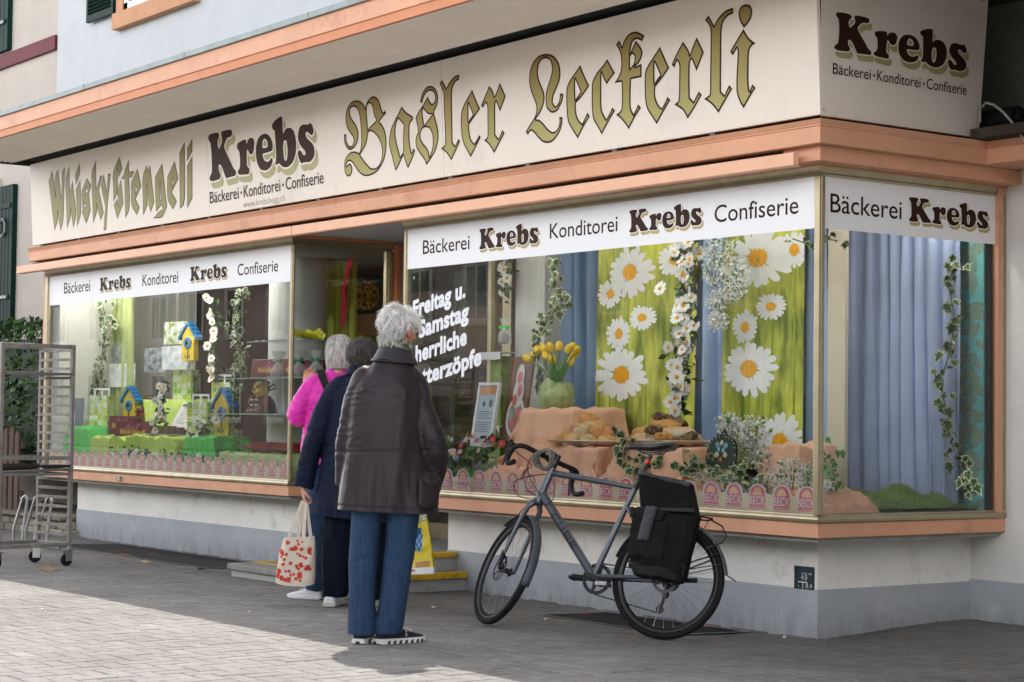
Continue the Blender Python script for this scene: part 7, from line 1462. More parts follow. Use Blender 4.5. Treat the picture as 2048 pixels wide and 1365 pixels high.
a = MB(); a.box(-.3, .6, -.02, .02, .0, .03); a.build('base_rail', M_steel, BS)
# small catch on the sill board of the left window
c = at(238, 955, -.03); t = thing('sill_catch', 'small grey wing catch on the orange sill of the left window', 'catch', (c.x, -.024, .648)); a = MB(); a.box(-.02, .02, -.012, 0, -.025, .025)
for s in (-1, 1): a.tube([(0, -.012, .012 * s), (.05, -.02, .012 * s + .004), (.06, -.02, .02 * s)], .006, 0, 6); a.tube([(0, -.012, .012 * s), (-.05, -.02, .012 * s + .004)], .006, 0, 6)
a.build('catch', M_steel, t)
# fallen leaves, cigarette ends, bits of paper
M_lv = [mat('dry_leaf_brown', (.26, .11, .04), .8, var=.3, vs=20), mat('dry_leaf_tan', (.42, .30, .16), .8, var=.3, vs=20), mat('red_leaf', (.42, .07, .03), .7, var=.3, vs=20)]
lm = MB(); outl = [(0, -1), (.35, -.8), (.3, -.3), (.8, -.2), (.55, .15), (.35, .25), (.3, .75), (0, 1), (-.3, .7), (-.4, .25), (-.85, .1), (-.4, -.25), (-.3, -.8)]
lm.add([(x, y, .12 * (x * x) + .10 * abs(y) * (1 if x > 0 else .3)) for x, y in outl] + [(0, 0, 0)], [(i, (i + 1) % 13, 13) for i in range(13)], 0, True); lms = [lm.mesh('fallen_leaf', [m_]) for m_ in M_lv]; rnd = random.Random(77)
LV = [(95, 1141, 1, 55, 'brown fallen leaf on the paving under the trolley'), (248, 1112, 0, 26, 'brown fallen leaf on the grating by the wall'), (305, 1110, 0, 28, 'brown fallen leaf right of another on the grating'), (222, 1107, 1, 22, 'pale fallen leaf on the grating by the wall'), (400, 1140, 0, 34, 'brown fallen leaf at the right end of the grating'), (420, 1145, 0, 20, 'small brown fallen leaf between grating and steps'), (244, 1128, 1, 16, 'pale bit of leaf on the grating'), (290, 1126, 1, 30, 'long pale leaf on the grating'), (92, 1151, 0, 8, 'tiny brown leaf in front of the trolley'), (454, 1150, 0, 12, 'tiny brown leaf at the foot of the steps'), (915, 1193, 0, 20, 'brown leaf between steps and front wheel'), (935, 1190, 0, 14, 'small brown leaf behind the front wheel'), (955, 1188, 1, 12, 'tan leaf behind the front wheel'), (1172, 1230, 2, 30, 'red brown leaf on the grating behind the bicycle'), (1259, 1283, 2, 24, 'red leaf on the paving below the rear wheel'), (1096, 1240, 1, 14, 'small leaf on the edge of the grating behind the bicycle'), (1943, 1338, 2, 16, 'small red leaf on the dark paving at the right'), (1412, 1256, 2, 14, 'small orange leaf at the foot of the wall')]
for px, py, k, wpx, lb in LV:
    P = ground_at(px, py); o = link('fallen_leaf', lms[k], None); s = wpx * (P - CAMP).length / 3884 * .55; o.location = (P.x, P.y, P.z + .008); o.scale = (s, s, s); o.rotation_euler = (rnd.uniform(-.15, .15), rnd.uniform(-.15, .15), rnd.uniform(0, 6)); tag(o, lb, 'leaf', 'fallen leaves on the paving')
for px, py, rz, lb in ((868, 1216, .4, 'cigarette end on the paving left of the front wheel'), (1093, 1240, .1, 'cigarette end on the grating behind the bicycle')):
    P = ground_at(px, py); t = thing('cigarette_end', lb, 'cigarette end', (P.x, P.y, P.z + .006), R(54) + rz); a = MB(); a.cyl((-.016, 0, 0), (.004, 0, 0), .0045, n=8); a.build('paper', M_wcard, t); a = MB(); a.cyl((.004, 0, 0), (.02, 0, 0), .0046, n=8); a.build('filter', mat('orange_filter', (.60, .25, .05), .8), t)
for px, py, s, lb in ((1569, 1277, .012, 'small white paper pellet at the foot of the wall'), (499, 1225, .008, 'tiny white paper bit on the paving'), (85, 1221, .010, 'tiny white paper bit on the sunlit paving')):
    P = ground_at(px, py); a = MB(); a.ball((0, 0, s * .6), (s, s * .8, s * .7), 0, 8); o = a.build('paper_bit', M_wcard); o.location = P; tag(o, lb, 'litter')
cp_ = [at(px, py, 1.12) for px, py in ((1960, 245), (1960, 218), (1972, 206), (1988, 210), (2006, 224), (2024, 245), (2040, 268), (2056, 290))]
a = MB(); a.tube(cp_, .008, 0, 8); tag(a.build('cable', mat('grey_cable', (.34, .34, .33), .5)), 'grey cable looping up from the ledge beside the end of the fascia sign', 'cable')
c = at(2000, 262, 1.3); a = MB(); a.cyl((c.x - .16, 1.3, 3.10), (c.x + .14, 1.3, 3.10), .07, n=20); a.cyl((c.x + .14, 1.3, 3.10), (c.x + .18, 1.3, 3.10), .04, n=16); tag(a.build('old_fitting', M_black_plastic), 'old black cylindrical fitting lying on the dark ledge behind the sign end', 'fitting')
# ------------------------------------------------------------------ people queuing at the door
M_skin = mat('skin', (.56, .30, .21), .5, var=.08, vs=20, sub=.08); M_skin2 = mat('ruddy_skin', (.58, .27, .19), .5, var=.10, vs=18, sub=.08)
def RZ(a): return Matrix.Rotation(a, 4, 'Z')
def person(label, px, py):
    P = ground_at(px, py); return thing('person', label, 'person', tuple(P), YAW)
def head_shapes(mb, c, yaw, pitch=0, s=1.0, neck=.16):
    M4 = Matrix.Translation(c) @ RZ(yaw) @ Matrix.Rotation(pitch, 4, 'X') @ Matrix.Scale(s, 4); q = MB()
    q.ball((0, -.012, .022), (.076, .095, .086), n=20); q.ball((0, .024, -.036), (.059, .068, .082), n=18); q.ball((0, .070, -.098), (.027, .026, .022)); q.ball((0, .070, .030), (.055, .022, .016))
    for x in (-1, 1): q.ball((x * .036, .058, -.030), (.026, .028, .024)); q.ball((x * .050, .01, -.075), (.016, .045, .022)); q.ball((x * .079, -.008, -.012), (.009, .020, .031)); q.ball((x * .076, .002, -.038), (.007, .010, .012)); q.ball((x * .014, .098, -.034), (.009, .012, .008))
    q.tube([(0, .080, .018), (0, .100, -.010), (0, .112, -.030)], [.008, .010, .013], 0, 10); q.ball((0, .088, -.062), (.024, .012, .007)); q.ball((0, .086, -.074), (.020, .012, .008))
    mb.extend(q, M4); a = M4 @ Vector((0, -.028, -.05)); b = Vector(c) + Vector((M4.to_3x3() @ Vector((0, -.04, 0))).xyz) + Vector((0, 0, -neck - .05)); mb.tube([a, a.lerp(b, .5), b], [.056 * s, .055 * s, .064 * s], 0, 16)
    return M4
def eyes(M4, parent):
    for x in (-1, 1): a = MB(); a.ball(M4 @ Vector((x * .031, .079, .006)), .0125, 0, 10); a.build('eye', M_petal, parent)
def hand_shapes(mb, wrist, d, nrm, curl=.6, side=1, s=1.0):
    d = Vector(d).normalized(); n = Vector(nrm); n = (n - d * n.dot(d)).normalized(); b = d.cross(n) * side; W = Vector(wrist)
    rings = []
    for t_, w_, h_ in ((0, .026, .019), (.03, .036, .017), (.065, .041, .015), (.092, .038, .012)):
        rings.append([W + d * t_ * s + (b * w_ * cos(k * pi / 6) + n * h_ * sin(k * pi / 6)) * s for k in range(12)])
    mb.loft(rings)
    for i, (o_, L) in enumerate(((-.031, .066), (-.0105, .076), (.0105, .071), (.031, .055))):
        P = W + (d * .085 + b * o_) * s; a_ = 0; pth = [P]
        for k, f_ in enumerate((.45, .31, .24)): a_ += curl * (.7 + .35 * k) + .06 * i; P = P + (d * cos(a_) - n * sin(a_)) * L * f_ * s; pth.append(P)
        mb.tube(pth, [.0092 * s, .0086 * s, .0078 * s, .0060 * s], 0, 8)
    P = W + (d * .02 - b * .034) * s; mb.tube([P, P + (d * .03 - b * .022 - n * .012) * s, P + (d * .058 - b * .024 - n * .030) * s, P + (d * .078 - b * .014 - n * .042) * s], [.013 * s, .0115 * s, .0095 * s, .007 * s], 0, 8)
def limb(mb, pts, rs, n=14, flat=1.0): 
    P = [Vector(p) for p in pts]; fine, fr = [], []
    for i in range(len(P) - 1):
        p0, p1, p2, p3 = P[max(0, i - 1)], P[i], P[i + 1], P[min(len(P) - 1, i + 2)]
        for j in range(4): t_ = j / 4; fine.append(.5 * (2 * p1 + (p2 - p0) * t_ + (2 * p0 - 5 * p1 + 4 * p2 - p3) * t_ * t_ + (3 * p1 - p0 - 3 * p2 + p3) * t_ ** 3)); fr.append(rs[i] + (rs[i + 1] - rs[i]) * t_)
    mb.tube(fine + [P[-1]], fr + [rs[-1]], 0, n, flat=flat)
def stack(mb, rows, n=28, pw=2.3): mb.loft([ell(cx, cy_, z, hw, hd, n, pw, tl) for z, cx, cy_, hw, hd, tl in rows])
def folds(a1=.012, a2=.006, zs=2.2, seed=0, seams=(), el=None, dr=0, top=1.4, bot=.7):
    def f(p, n):
        x, y, z = p; v = a1 * (noise3((x * 7 + seed, y * 7, z * zs)) - .1) + a2 * (1 - 2.2 * abs(noise3((x * 13, y * 13 + seed, z * zs * 2.4)))) * .8
        if dr: k_ = max(0, min(1, (top - z) / (top - bot))); v += dr * (.25 + .75 * k_) * sin(x * 34 + 4 * noise3((x * 2.5, z * .9, seed)) + 5 * noise3((x * .8, seed, y * 3)) + seed) * (.5 + .8 * abs(noise3((x * 5, seed + 1, z * .8))))
        if el:
            for ex_, ez_, r_ in el:
                w_ = math.exp(-(((x - ex_) / r_) ** 2 + ((z - ez_) / r_) ** 2)); v += w_ * .0046 * (1 - 2.4 * abs(noise3((x * 9 + z * 16, seed, z * 20 - x * 12))))
        for zs_, sl in seams: v -= .0035 * math.exp(-((z - zs_ - sl * x) / .006) ** 2)
        return v
    return f
def shoe(parent, heel, ang, L, up_m, sole_m, kind='sneaker', lift=0.0, nm='shoe', wd=1.0):
    t = bpy.data.objects.new(nm, None); COL.objects.link(t); t.parent = parent; t.location = heel; t.rotation_euler = (lift, 0, ang); t.empty_display_size = .05
    k = L / .30; secs = [(-.004, .030, .070), (.02, .036, .088), (.06, .037, .092), (.10, .040, .090), (.14, .044, .080), (.18, .048, .066), (.22, .049, .054), (.26, .044, .046), (.288, .030, .038), (.300, .012, .030)]
    a = MB(); rings = []
    for y, w_, h_ in secs: rings.append([Vector((w_ * wd * k * math.copysign(abs(cos(th)) ** .75, cos(th)), y * k, (.024 + (h_ - .024) * max(0, sin(th)) ** .8 if sin(th) > 0 else .022) * k)) for th in np.linspace(0, 2 * pi, 21)[:-1]])
    a.loft(rings); a.build('upper', up_m, t, subsurf=1)
    a = MB(); rings = []
    for i, (y, w_, h_) in enumerate(secs):
        zb = .0 + (.012 * max(0, (y - .24) / .06) ** 2) + (.006 if y < 0 else 0); w2 = (w_ + .006) * wd * k
        rings.append([Vector((w2 * x_, (y + (.004 if i == len(secs) - 1 else (-.006 if i == 0 else 0))) * k, z_ * k)) for x_, z_ in ((-1, zb + .004), (-.96, .026), (-.85, .031), (.85, .031), (.96, .026), (1, zb + .004), (.9, zb), (-.9, zb))])
    a.loft(rings, smooth=False); sl = a.build('sole', sole_m, t, bevel=.002)
    if kind == 'cloud':
        a = MB()
        for s in (-1, 1):
            for y in (.05, .085, .12, .155, .19, .225, .255): 
                w2 = np.interp(y, [q[0] for q in secs], [q[1] for q in secs]) + .006; a.obox((s * w2 * k, y * k, .010 * k), (.0025, 0, 0), (0, .0075 * k, .003 * k), (0, .001, .0085 * k))
        a.obox((0, -.012 * k, .010 * k), (.010 * k, 0, 0), (0, .003, 0), (0, 0, .007 * k)); a.build('sole_gaps', mat('dark_sole_gap', (.03, .03, .035), .7), sl)
        a = MB()
        for s in (-1, 1):
            w2 = .047 * k; a.obox((s * w2, .085 * k, .058 * k), (.002, 0, 0), (0, .020 * k, -.004 * k), (0, 0, .0022)); a.obox((s * .040 * k, .045 * k, .094 * k), (.004, 0, 0), (0, .032 * k, -.006), (0, 0, .004))
            a.tube([(s * (w2 + .004), .150 * k, .040 * k), (s * (w2 + .004), .160 * k, .048 * k), (s * (w2 + .003), .150 * k, .055 * k), (s * (w2 + .0035), .150 * k, .050 * k)], .0025, 0, 5); a.tube([(s * (w2 + .003), .150 * k, .060 * k), (s * (w2 + .002), .158 * k, .064 * k), (s * (w2 + .001), .150 * k, .069 * k)], .0025, 0, 5)
        a.box(-.022 * k, .022 * k, -.006 * k, .012 * k, .088 * k, .104 * k); a.tube([(-.003, -.012, .045 * k), (.004, -.012, .052 * k), (-.003, -.012, .058 * k)], .002, 0, 5)
        for q in range(4): a.tube([(-.022 * k, (.15 + q * .018) * k, (.082 - q * .006) * k), (0, (.155 + q * .018) * k, (.092 - q * .007) * k), (.022 * k, (.15 + q * .018) * k, (.082 - q * .006) * k)], .003, 0, 5)
        a.build('white_trim', M_petal, t)
        a = MB(); a.obox((.041 * k, .055 * k, .040 * k), (.0015, 0, 0), (0, .004, 0), (0, 0, .003)); a.build('red_tab', mat('red_tab', (.5, .02, .03), .5), t)
    else:
        a = MB()
        for q in range(4): a.tube([(-.020 * k, (.13 + q * .02) * k, (.086 - q * .008) * k), (0, (.135 + q * .02) * k, (.094 - q * .008) * k), (.020 * k, (.13 + q * .02) * k, (.086 - q * .008) * k)], .003, 0, 5)
        a.build('laces', M_petal, t)
    return t
def ribbon(mb, P, w, mi=0):
    """thin flat strand"""
    P = [Vector(p) for p in P]; L = []
    for i, p in enumerate(P):
        d = (P[min(i + 1, len(P) - 1)] - P[max(0, i - 1)]).normalized(); s = d.cross(CAMLOC - p)
        s = s.normalized() if s.length > 1e-6 else d.orthogonal().normalized(); k = w * (1 - .7 * i / (len(P) - 1)); L.append((p - s * k, p + s * k))
    n = len(mb.v); vs = [q for pr_ in L for q in pr_]; mb.add(vs, [(2 * i, 2 * i + 1, 2 * i + 3, 2 * i + 2) for i in range(len(P) - 1)], mi, True)
CAMLOC = Vector((0, -6, 0))
def M_hairmat(nm, c, c2): return mat(nm, c, .45, vs=55, col2=c2, thr=(.35, .65), stretch=(1, 1, .25), spec=.45)

# ================================================================= man in the dark jacket
MAN = person('white haired man seen from behind in a long charcoal jacket and blue jeans', 765, 1289)
hm = MB(); HC = Vector((.064, .035, 1.692)); M4 = head_shapes(hm, HC, R(-38), R(-4), 1.03, .09)
stack(hm, [(.80, .0, .02, .16, .11, 0), (1.0, .0, .02, .165, .11, 0), (1.25, .005, .02, .175, .11, 0), (1.42, .01, .01, .16, .09, 0), (1.50, .03, .0, .10, .06, 0)])
limb(hm, [(-.12, .0, 1.41), (-.166, .02, 1.28), (-.196, .03, 1.13), (-.212, .05, .96), (-.22, .08, .86)], [.050, .048, .044, .038, .028]); hand_shapes(hm, (-.222, .09, .855), (.1, .9, -.5), (-1, 0, 0), .5, 1)
limb(hm, [(.15, .0, 1.41), (.187, .0, 1.28), (.236, -.02, 1.12), (.248, .04, .96), (.225, .09, .88)], [.050, .048, .044, .038, .028]); hand_shapes(hm, (.220, .10, .87), (-.2, .3, -1), (1, 0, 0), .5, -1)
for x0, x1, x2 in ((-.09, -.105, -.115), (.09, .065, .035)): limb(hm, [(x0, .02, .84), (x1, .02, .48), (x2, .03, .08)], [.085, .060, .045])
body = body_obj('body', merge(hm, .007, 3, name='man_body'), M_skin2, MAN); eyes(M4, body)
# jacket
jk = MB()
stack(jk, [(.655, .012, .02, .280, .192, -.04), (.74, .012, .02, .276, .190, -.04), (.85, .010, .02, .256, .180, -.02), (1.0, .006, .02, .236, .168, 0), (1.15, .004, .02, .222, .160, 0), (1.28, .008, .015, .208, .150, 0), (1.37, .012, .01, .196, .135, 0), (1.43, .018, .005, .170, .112, 0), (1.475, .026, .0, .138, .094, 0), (1.515, .034, .0, .108, .082, 0), (1.55, .038, .005, .088, .076, 0)])
limb(jk, [(-.08, .0, 1.445), (-.122, .005, 1.415), (-.166, .02, 1.30), (-.196, .03, 1.13), (-.213, .05, .97), (-.222, .07, .845)], [.058, .066, .068, .066, .061, .056], 18)
limb(jk, [(.105, .0, 1.445), (.150, .005, 1.41), (.187, .0, 1.29), (.236, -.025, 1.13), (.258, -.01, 1.04), (.250, .05, .93), (.225, .09, .83)], [.058, .068, .070, .074, .074, .068, .062], 18)
jk.ball((.225, .02, .86), (.075, .13, .11))
M_jacket = mat('charcoal_waxed_jacket', (.029, .022, .027), .42, var=.2, vs=4, bump=.12, bs=300, spec=.22)
JK = body_obj('jacket', merge(jk, .0062, 4, folds(.010, .004, 1.5, 3, [(1.035, .03), (.735, -.03)], [(-.26, 1.08, .14), (.29, 1.08, .15), (-.14, 1.36, .1), (.15, 1.36, .1)], dr=.012, top=1.45, bot=.75), 'man_jacket', lambda x, y: .712 - .04 * x), M_jacket, MAN)
a = MB()   # turned-down collar
def collar(u, v):
    th = u * 2 * pi; r_ = 1 + .42 * v ** 1.2; return (.042 + (.086 * r_) * cos(th), .004 + (.076 * r_) * sin(th) - .006 * v, 1.592 - .075 * v - .010 * cos(th) * v + .004 * sin(th * 3 + 1))
a.grid(collar, 40, 8); a.build('collar', mat('jacket_collar', (.040, .036, .044), .45, spec=.25, var=.15, bump=.12, bs=260), JK, solid=.007)
a = MB(); a.tube([Vector((.042 + .124 * cos(t_), -.002 + .110 * sin(t_), 1.514 - .010 * cos(t_))) for t_ in np.linspace(0, 2 * pi, 41)[:-1]], .005, 0, 6, closed=True); a.build('collar_edge', M_jacket, JK)
a = MB(); a.tube([(.192, -.155, .80), (.188, -.158, .80)], .009); a.build('snap_button', M_chrome, JK)
a = MB(); a.grid(lambda u, v: (.190 + .10 * u, -.166 + .11 * u * u - .004 * v, .905 - .15 * v - .025 * sin(u * 3.1)), 10, 8); a.build('pocket', M_jacket, JK, solid=.008)
# scarf
a = MB()
a.grid(lambda u, v: (.050 + (.082 + .010 * sin(u * 40 + v * 3) * .4 + .012 * sin(v * 3.14)) * cos(u * 6.2832), .012 + (.076 + .010 * sin(v * 3.14)) * sin(u * 6.2832), 1.634 - .06 * v + .006 * sin(u * 19)), 60, 8)
a.build('scarf', mat('olive_patterned_scarf', (.07, .07, .045), .85, vs=45, col2=(.32, .31, .25), thr=(.42, .58), detail=2, bump=.3, bs=150), MAN, solid=.006)
# jeans
M_denim = mat('blue_denim', (.016, .036, .078), .85, vs=22, col2=(.036, .078, .155), thr=(.3, .75), stretch=(6, 6, .35), bump=.25, bs=350, spec=.2)
jn = MB(); stack(jn, [(.86, .0, .02, .165, .125, 0), (.74, .0, .02, .178, .125, 0)], pw=2.6)
jn.loft([ell(cx, cy_, z, hw, hd, 22, 2.3) for z, cx, cy_, hw, hd in ((.84, -.082, .02, .088, .115), (.70, -.094, .02, .084, .108), (.52, -.107, .02, .076, .092), (.38, -.116, .02, .071, .084), (.22, -.118, .02, .073, .084), (.10, -.114, .025, .078, .092), (.052, -.112, .03, .080, .096))])
jn.loft([ell(cx, cy_, z, hw, hd, 22, 2.3) for z, cx, cy_, hw, hd in ((.84, .085, .02, .092, .118), (.70, .098, .02, .090, .110), (.52, .086, .02, .083, .094), (.38, .072, .02, .077, .086), (.22, .052, .02, .072, .084), (.10, .034, .03, .074, .094), (.062, .029, .035, .075, .098))])
JE = body_obj('jeans', merge(jn, .0065, 3, folds(.010, .004, 2.6, 9, [(.085, 0)], [(-.11, .42, .10), (.07, .44, .10), (-.11, .12, .08), (.03, .12, .08)]), 'man_jeans'), M_denim, MAN)
M_navyk = mat('navy_knit', (.012, .014, .022), .7, var=.2, vs=60, bump=.2, bs=300); M_wsole = mat('white_foam_sole', (.74, .75, .76), .5, var=.03)
shoe(MAN, (-.128, -.02, .0), R(-14), .30, M_navyk, M_wsole, 'cloud'); shoe(MAN, (-.030, -.015, .0), R(-52), .305, M_navyk, M_wsole, 'cloud')
# hair
def hair_short(nm, M4, parent, ms, seed, hl):
    """cropped hair: a scalp cap with many overlapping tufts of three greys"""
    rnd = random.Random(seed); a = MB(); c = MB(); inv = M4.inverted(); C1, R1 = Vector((0, -.018, .026)), Vector((.0785, .098, .089)); C2, R2 = Vector((0, -.052, -.050)), Vector((.064, .050, .070))
    c.ball(C1, R1, n=24); c.ball(C2, R2, n=18); q = MB(); q.extend(c, M4); keep = MB()
    for f in q.f:
        ce = sum((inv @ Vector(q.v[i]) for i in f), Vector()) / len(f)
        if hl(ce): keep.add([q.v[i] for i in f], [tuple(range(len(f)))], 0, True)
    hr = keep.build(nm, ms[1], parent)
    for big, n in ((1, 1700), (0, 4200)):
        while n > 0:
            v = Vector((rnd.gauss(0, 1), rnd.gauss(0, 1), rnd.gauss(0, 1))).normalized(); nape = rnd.random() < .25; C_, R_ = (C2, R2) if nape else (C1, R1)
            p = Vector((v.x * R_.x, v.y * R_.y, v.z * R_.z)) + C_
            if not hl(p) or (nape and v.y > -.1): continue
            n -= 1; top = max(0, v.z) if not nape else 0; L = (.040 + .022 * top + (.02 if v.y > .3 and v.z > .3 else 0)) * rnd.uniform(.6, 1.3)
            fl = Vector((v.x * .2 + rnd.gauss(0, .3) + .25 * top, (-.5 if v.y < .1 else .75) + rnd.gauss(0, .2), -.9 if v.z < .6 else -.05)); fl = (fl - v * fl.dot(v)).normalized(); P = [p - v * .002]
            for k in range(4): P.append(P[-1] + (fl + v * ((.34 + .3 * top * rnd.random()) if k < 2 else .02) + Vector((rnd.gauss(0, .10), rnd.gauss(0, .10), rnd.gauss(0, .08) - .05 * k))) * L / 4)
            hz = max(0, (p.z + .10) / .2); mi = 0 if rnd.random() < hz ** 1.5 else rnd.choice([1, 1, 2]); ribbon(a, [M4 @ p_ for p_ in P], .0028 if big else .0011, mi)
    a.build('strands', ms, hr); return hr
def hl_man(p):
    return p.z > -.112 + (.110 if p.y > -.02 else 0) + max(0, (p.y - .02)) * 1.2 and not (abs(p.x) > .064 and p.y > -.035 and p.z < .018)
hair_short('hair', M4, MAN, [M_hairmat('white_hair', (.74, .73, .71), (.92, .91, .89)), M_hairmat('light_grey_hair', (.42, .41, .40), (.62, .61, .59)), M_hairmat('mid_grey_hair', (.16, .155, .15), (.34, .33, .32))], 5, hl_man)
# glasses
a = MB(); 
for x in (-1, 1):
    a.tube([M4 @ Vector((x * .033 + .026 * cos(t_), .099 - .004 * abs(cos(t_)), .006 + .021 * sin(t_))) for t_ in np.linspace(0, 2 * pi, 21)[:-1]], .0022, 0, 6, closed=True); a.tube([M4 @ Vector(q_) for q_ in ((x * .060, .096, .012), (x * .076, .05, .010), (x * .081, -.005, .004))], .0022, 0, 6)
a.tube([M4 @ Vector(q_) for q_ in ((-.008, .1, .010), (0, .104, .013), (.008, .1, .010))], .002, 0, 6); a.build('glasses', M_black_plastic, MAN)

# ================================================================= woman in the navy coat
WN = person('woman with curly dark grey hair seen from behind in a navy coat and dark trousers', 690, 1214)
hm = MB(); HC = Vector((.083, .03, 1.605)); M5 = head_shapes(hm, HC, R(6), R(-6), .97, .10)
stack(hm, [(.80, .09, .02, .17, .12, 0), (1.0, .09, .02, .17, .11, 0), (1.25, .09, .02, .165, .11, 0), (1.38, .09, .01, .15, .09, 0), (1.46, .085, .0, .08, .06, 0)])
limb(hm, [(-.05, .0, 1.40), (-.15, -.01, 1.25), (-.215, -.02, 1.07), (-.262, .0, .90), (-.283, .03, .765)], [.055, .048, .042, .036, .028]); hand_shapes(hm, (-.285, .032, .765), (.12, .12, -1), (-.9, -.2, 0), .75, 1, .95)
limb(hm, [(.23, .0, 1.40), (.33, .0, 1.22), (.40, .0, 1.05), (.44, .03, .86), (.455, .05, .74)], [.055, .048, .042, .036, .028]); hand_shapes(hm, (.456, .052, .73), (0, .1, -1), (1, 0, 0), .75, -1, .95)
for x0, x1, x2 in ((.0, -.045, -.07), (.17, .16, .15)): limb(hm, [(x0, .03, .84), (x1, .03, .48), (x2, .05, .06)], [.085, .060, .040])
body = body_obj('body', merge(hm, .006, 2, name='woman_body'), M_skin, WN); eyes(M5, body)
ct = MB()
stack(ct, [(.505, .095, .03, .320, .207, -.10), (.60, .095, .03, .315, .205, -.09), (.75, .094, .03, .290, .195, -.05), (.95, .092, .03, .262, .180, 0), (1.12, .090, .02, .235, .165, 0), (1.28, .090, .01, .212, .150, 0), (1.38, .090, .0, .192, .125, 0), (1.44, .088, .0, .145, .095, 0), (1.485, .084, .005, .088, .075, 0), (1.52, .083, .01, .072, .068, 0)])
limb(ct, [(.0, .0, 1.41), (-.065, .0, 1.385), (-.140, -.01, 1.26), (-.205, -.02, 1.08), (-.252, .0, .92), (-.280, .02, .765)], [.072, .078, .074, .068, .062, .058], 18)
limb(ct, [(.18, .0, 1.41), (.245, .0, 1.385), (.33, .0, 1.24), (.40, .0, 1.06), (.435, .03, .90), (.452, .05, .76)], [.072, .078, .074, .068, .062, .058], 18)
M_coat = mat('navy_cotton_coat', (.008, .013, .032), .75, var=.22, vs=5, bump=.15, bs=300, spec=.15)
CT = body_obj('coat', merge(ct, .0065, 4, folds(.010, .005, 1.8, 21, [(.60, -.09), (.80, .02)], [(-.2, 1.05, .16), (-.24, .9, .12), (-.08, 1.38, .1), (0, .95, .12)], dr=.010, top=1.3, bot=.6), 'woman_coat', lambda x, y: .562 - .10 * (x - .095)), M_coat, WN)
a = MB(); a.grid(lambda u, v: (.083 + (.080 + .03 * v) * cos(u * 6.2832), .008 + (.074 + .026 * v) * sin(u * 6.2832), 1.545 - .06 * v), 36, 5); a.build('collar', M_coat, CT, solid=.006)
a = MB(); a.grid(lambda u, v: (-.035 + .012 * u - .055 * v * .5, -.185 - .012 * v - .002 * u, .86 - .28 * v), 2, 8); a.build('back_vent', mat('vent_shadow', (.008, .011, .022), .8), CT)
tr_ = MB()
tr_.loft([ell(cx, cy_, z, hw, hd, 22, 2.3) for z, cx, cy_, hw, hd in ((.80, -.005, .03, .105, .12), (.50, -.045, .03, .108, .115), (.30, -.058, .03, .098, .105), (.12, -.063, .04, .086, .098), (.062, -.066, .045, .078, .094))])
tr_.loft([ell(cx, cy_, z, hw, hd, 22, 2.3) for z, cx, cy_, hw, hd in ((.80, .18, .03, .105, .12), (.50, .17, .03, .105, .115), (.30, .165, .03, .096, .105), (.12, .16, .05, .084, .098), (.05, .155, .06, .078, .094))])
body_obj('trousers', merge(tr_, .007, 3, folds(.012, .007, 3, 31, [], [(-.05, .42, .14), (-.06, .12, .1)]), 'woman_trousers'), mat('dark_navy_trousers', (.005, .008, .017), .85, spec=.12, var=.2, vs=6, bump=.15, bs=260), WN)
M_wshoe = mat('white_leather_shoe', (.72, .72, .72), .5, var=.04, vs=12); M_gsole = mat('greyish_sole', (.55, .55, .52), .7, var=.1)
shoe(WN, (-.10, -.045, .0), R(-10), .27, M_wshoe, M_gsole, lift=R(3), wd=1.25); shoe(WN, (.165, .05, .0), R(-20), .27, M_wshoe, M_gsole)
rnd = random.Random(41); hb_ = MB(); hb_.ball((0, -.02, .028), (.096, .110, .096), n=22); q = MB(); q.extend(hb_, M5); q.v = [tuple(Vector(p_) * 1.0) for p_ in q.v]
M_curl = M_hairmat('dark_grey_curls', (.016, .013, .012), (.12, .105, .10)); hr = q.build('hair', mat('hair_base', (.016, .014, .013), .8), WN); cu_ = MB()
for k in range(1500):
    v = Vector((rnd.gauss(0, 1), rnd.gauss(0, 1), rnd.gauss(0, 1))).normalized(); p = Vector((v.x * .098, v.y * .112 - .02, v.z * .098 + .03))
    if p.z < -.055 or (p.y > .055 and p.z < .055) or (abs(p.x) > .07 and p.z < -.01 and p.y > -.03): continue
    a_ = v.orthogonal().normalized(); b_ = v.cross(a_); r_ = rnd.uniform(.006, .012); t0 = rnd.uniform(0, 6); tl = rnd.uniform(-1, 1); P = [M5 @ (p + (a_ * cos(t0 + s_ * .85) + b_ * sin(t0 + s_ * .85)) * r_ + v * (s_ * .0022 - .004) + Vector((0, 0, -.0016 * s_)) + a_ * tl * .001 * s_) for s_ in range(9)]
    cu_.tube(P, [.0026] * 8 + [.001], 0, 4)
cu_.build('curls', M_curl, hr)

# ================================================================= woman in the pink jacket
WP = person('grey haired woman seen from behind in a bright pink jacket with a black shoulder strap', 640, 1200)
hm = MB(); HC = Vector((.095, .03, 1.648)); M6 = head_shapes(hm, HC, R(10), R(-3), .97, .10)
stack(hm, [(.86, .085, .02, .165, .12, 0), (1.0, .085, .02, .165, .11, 0), (1.25, .085, .02, .165, .11, 0), (1.40, .085, .01, .15, .09, 0), (1.49, .09, .0, .08, .06, 0)])
limb(hm, [(-.05, .0, 1.43), (-.12, -.01, 1.33), (-.172, .0, 1.21), (-.155, .12, 1.30), (-.135, .20, 1.40)], [.052, .046, .040, .034, .026]); hand_shapes(hm, (-.132, .21, 1.415), (.12, .25, 1), (0, 1, 0), .5, 1, .95)
limb(hm, [(.22, .0, 1.43), (.29, .0, 1.28), (.31, .02, 1.12), (.30, .12, 1.02), (.27, .2, 1.0)], [.052, .046, .040, .034, .026]); hand_shapes(hm, (.265, .21, 1.0), (-.2, 1, 0), (0, 0, 1), .6, -1, .95)
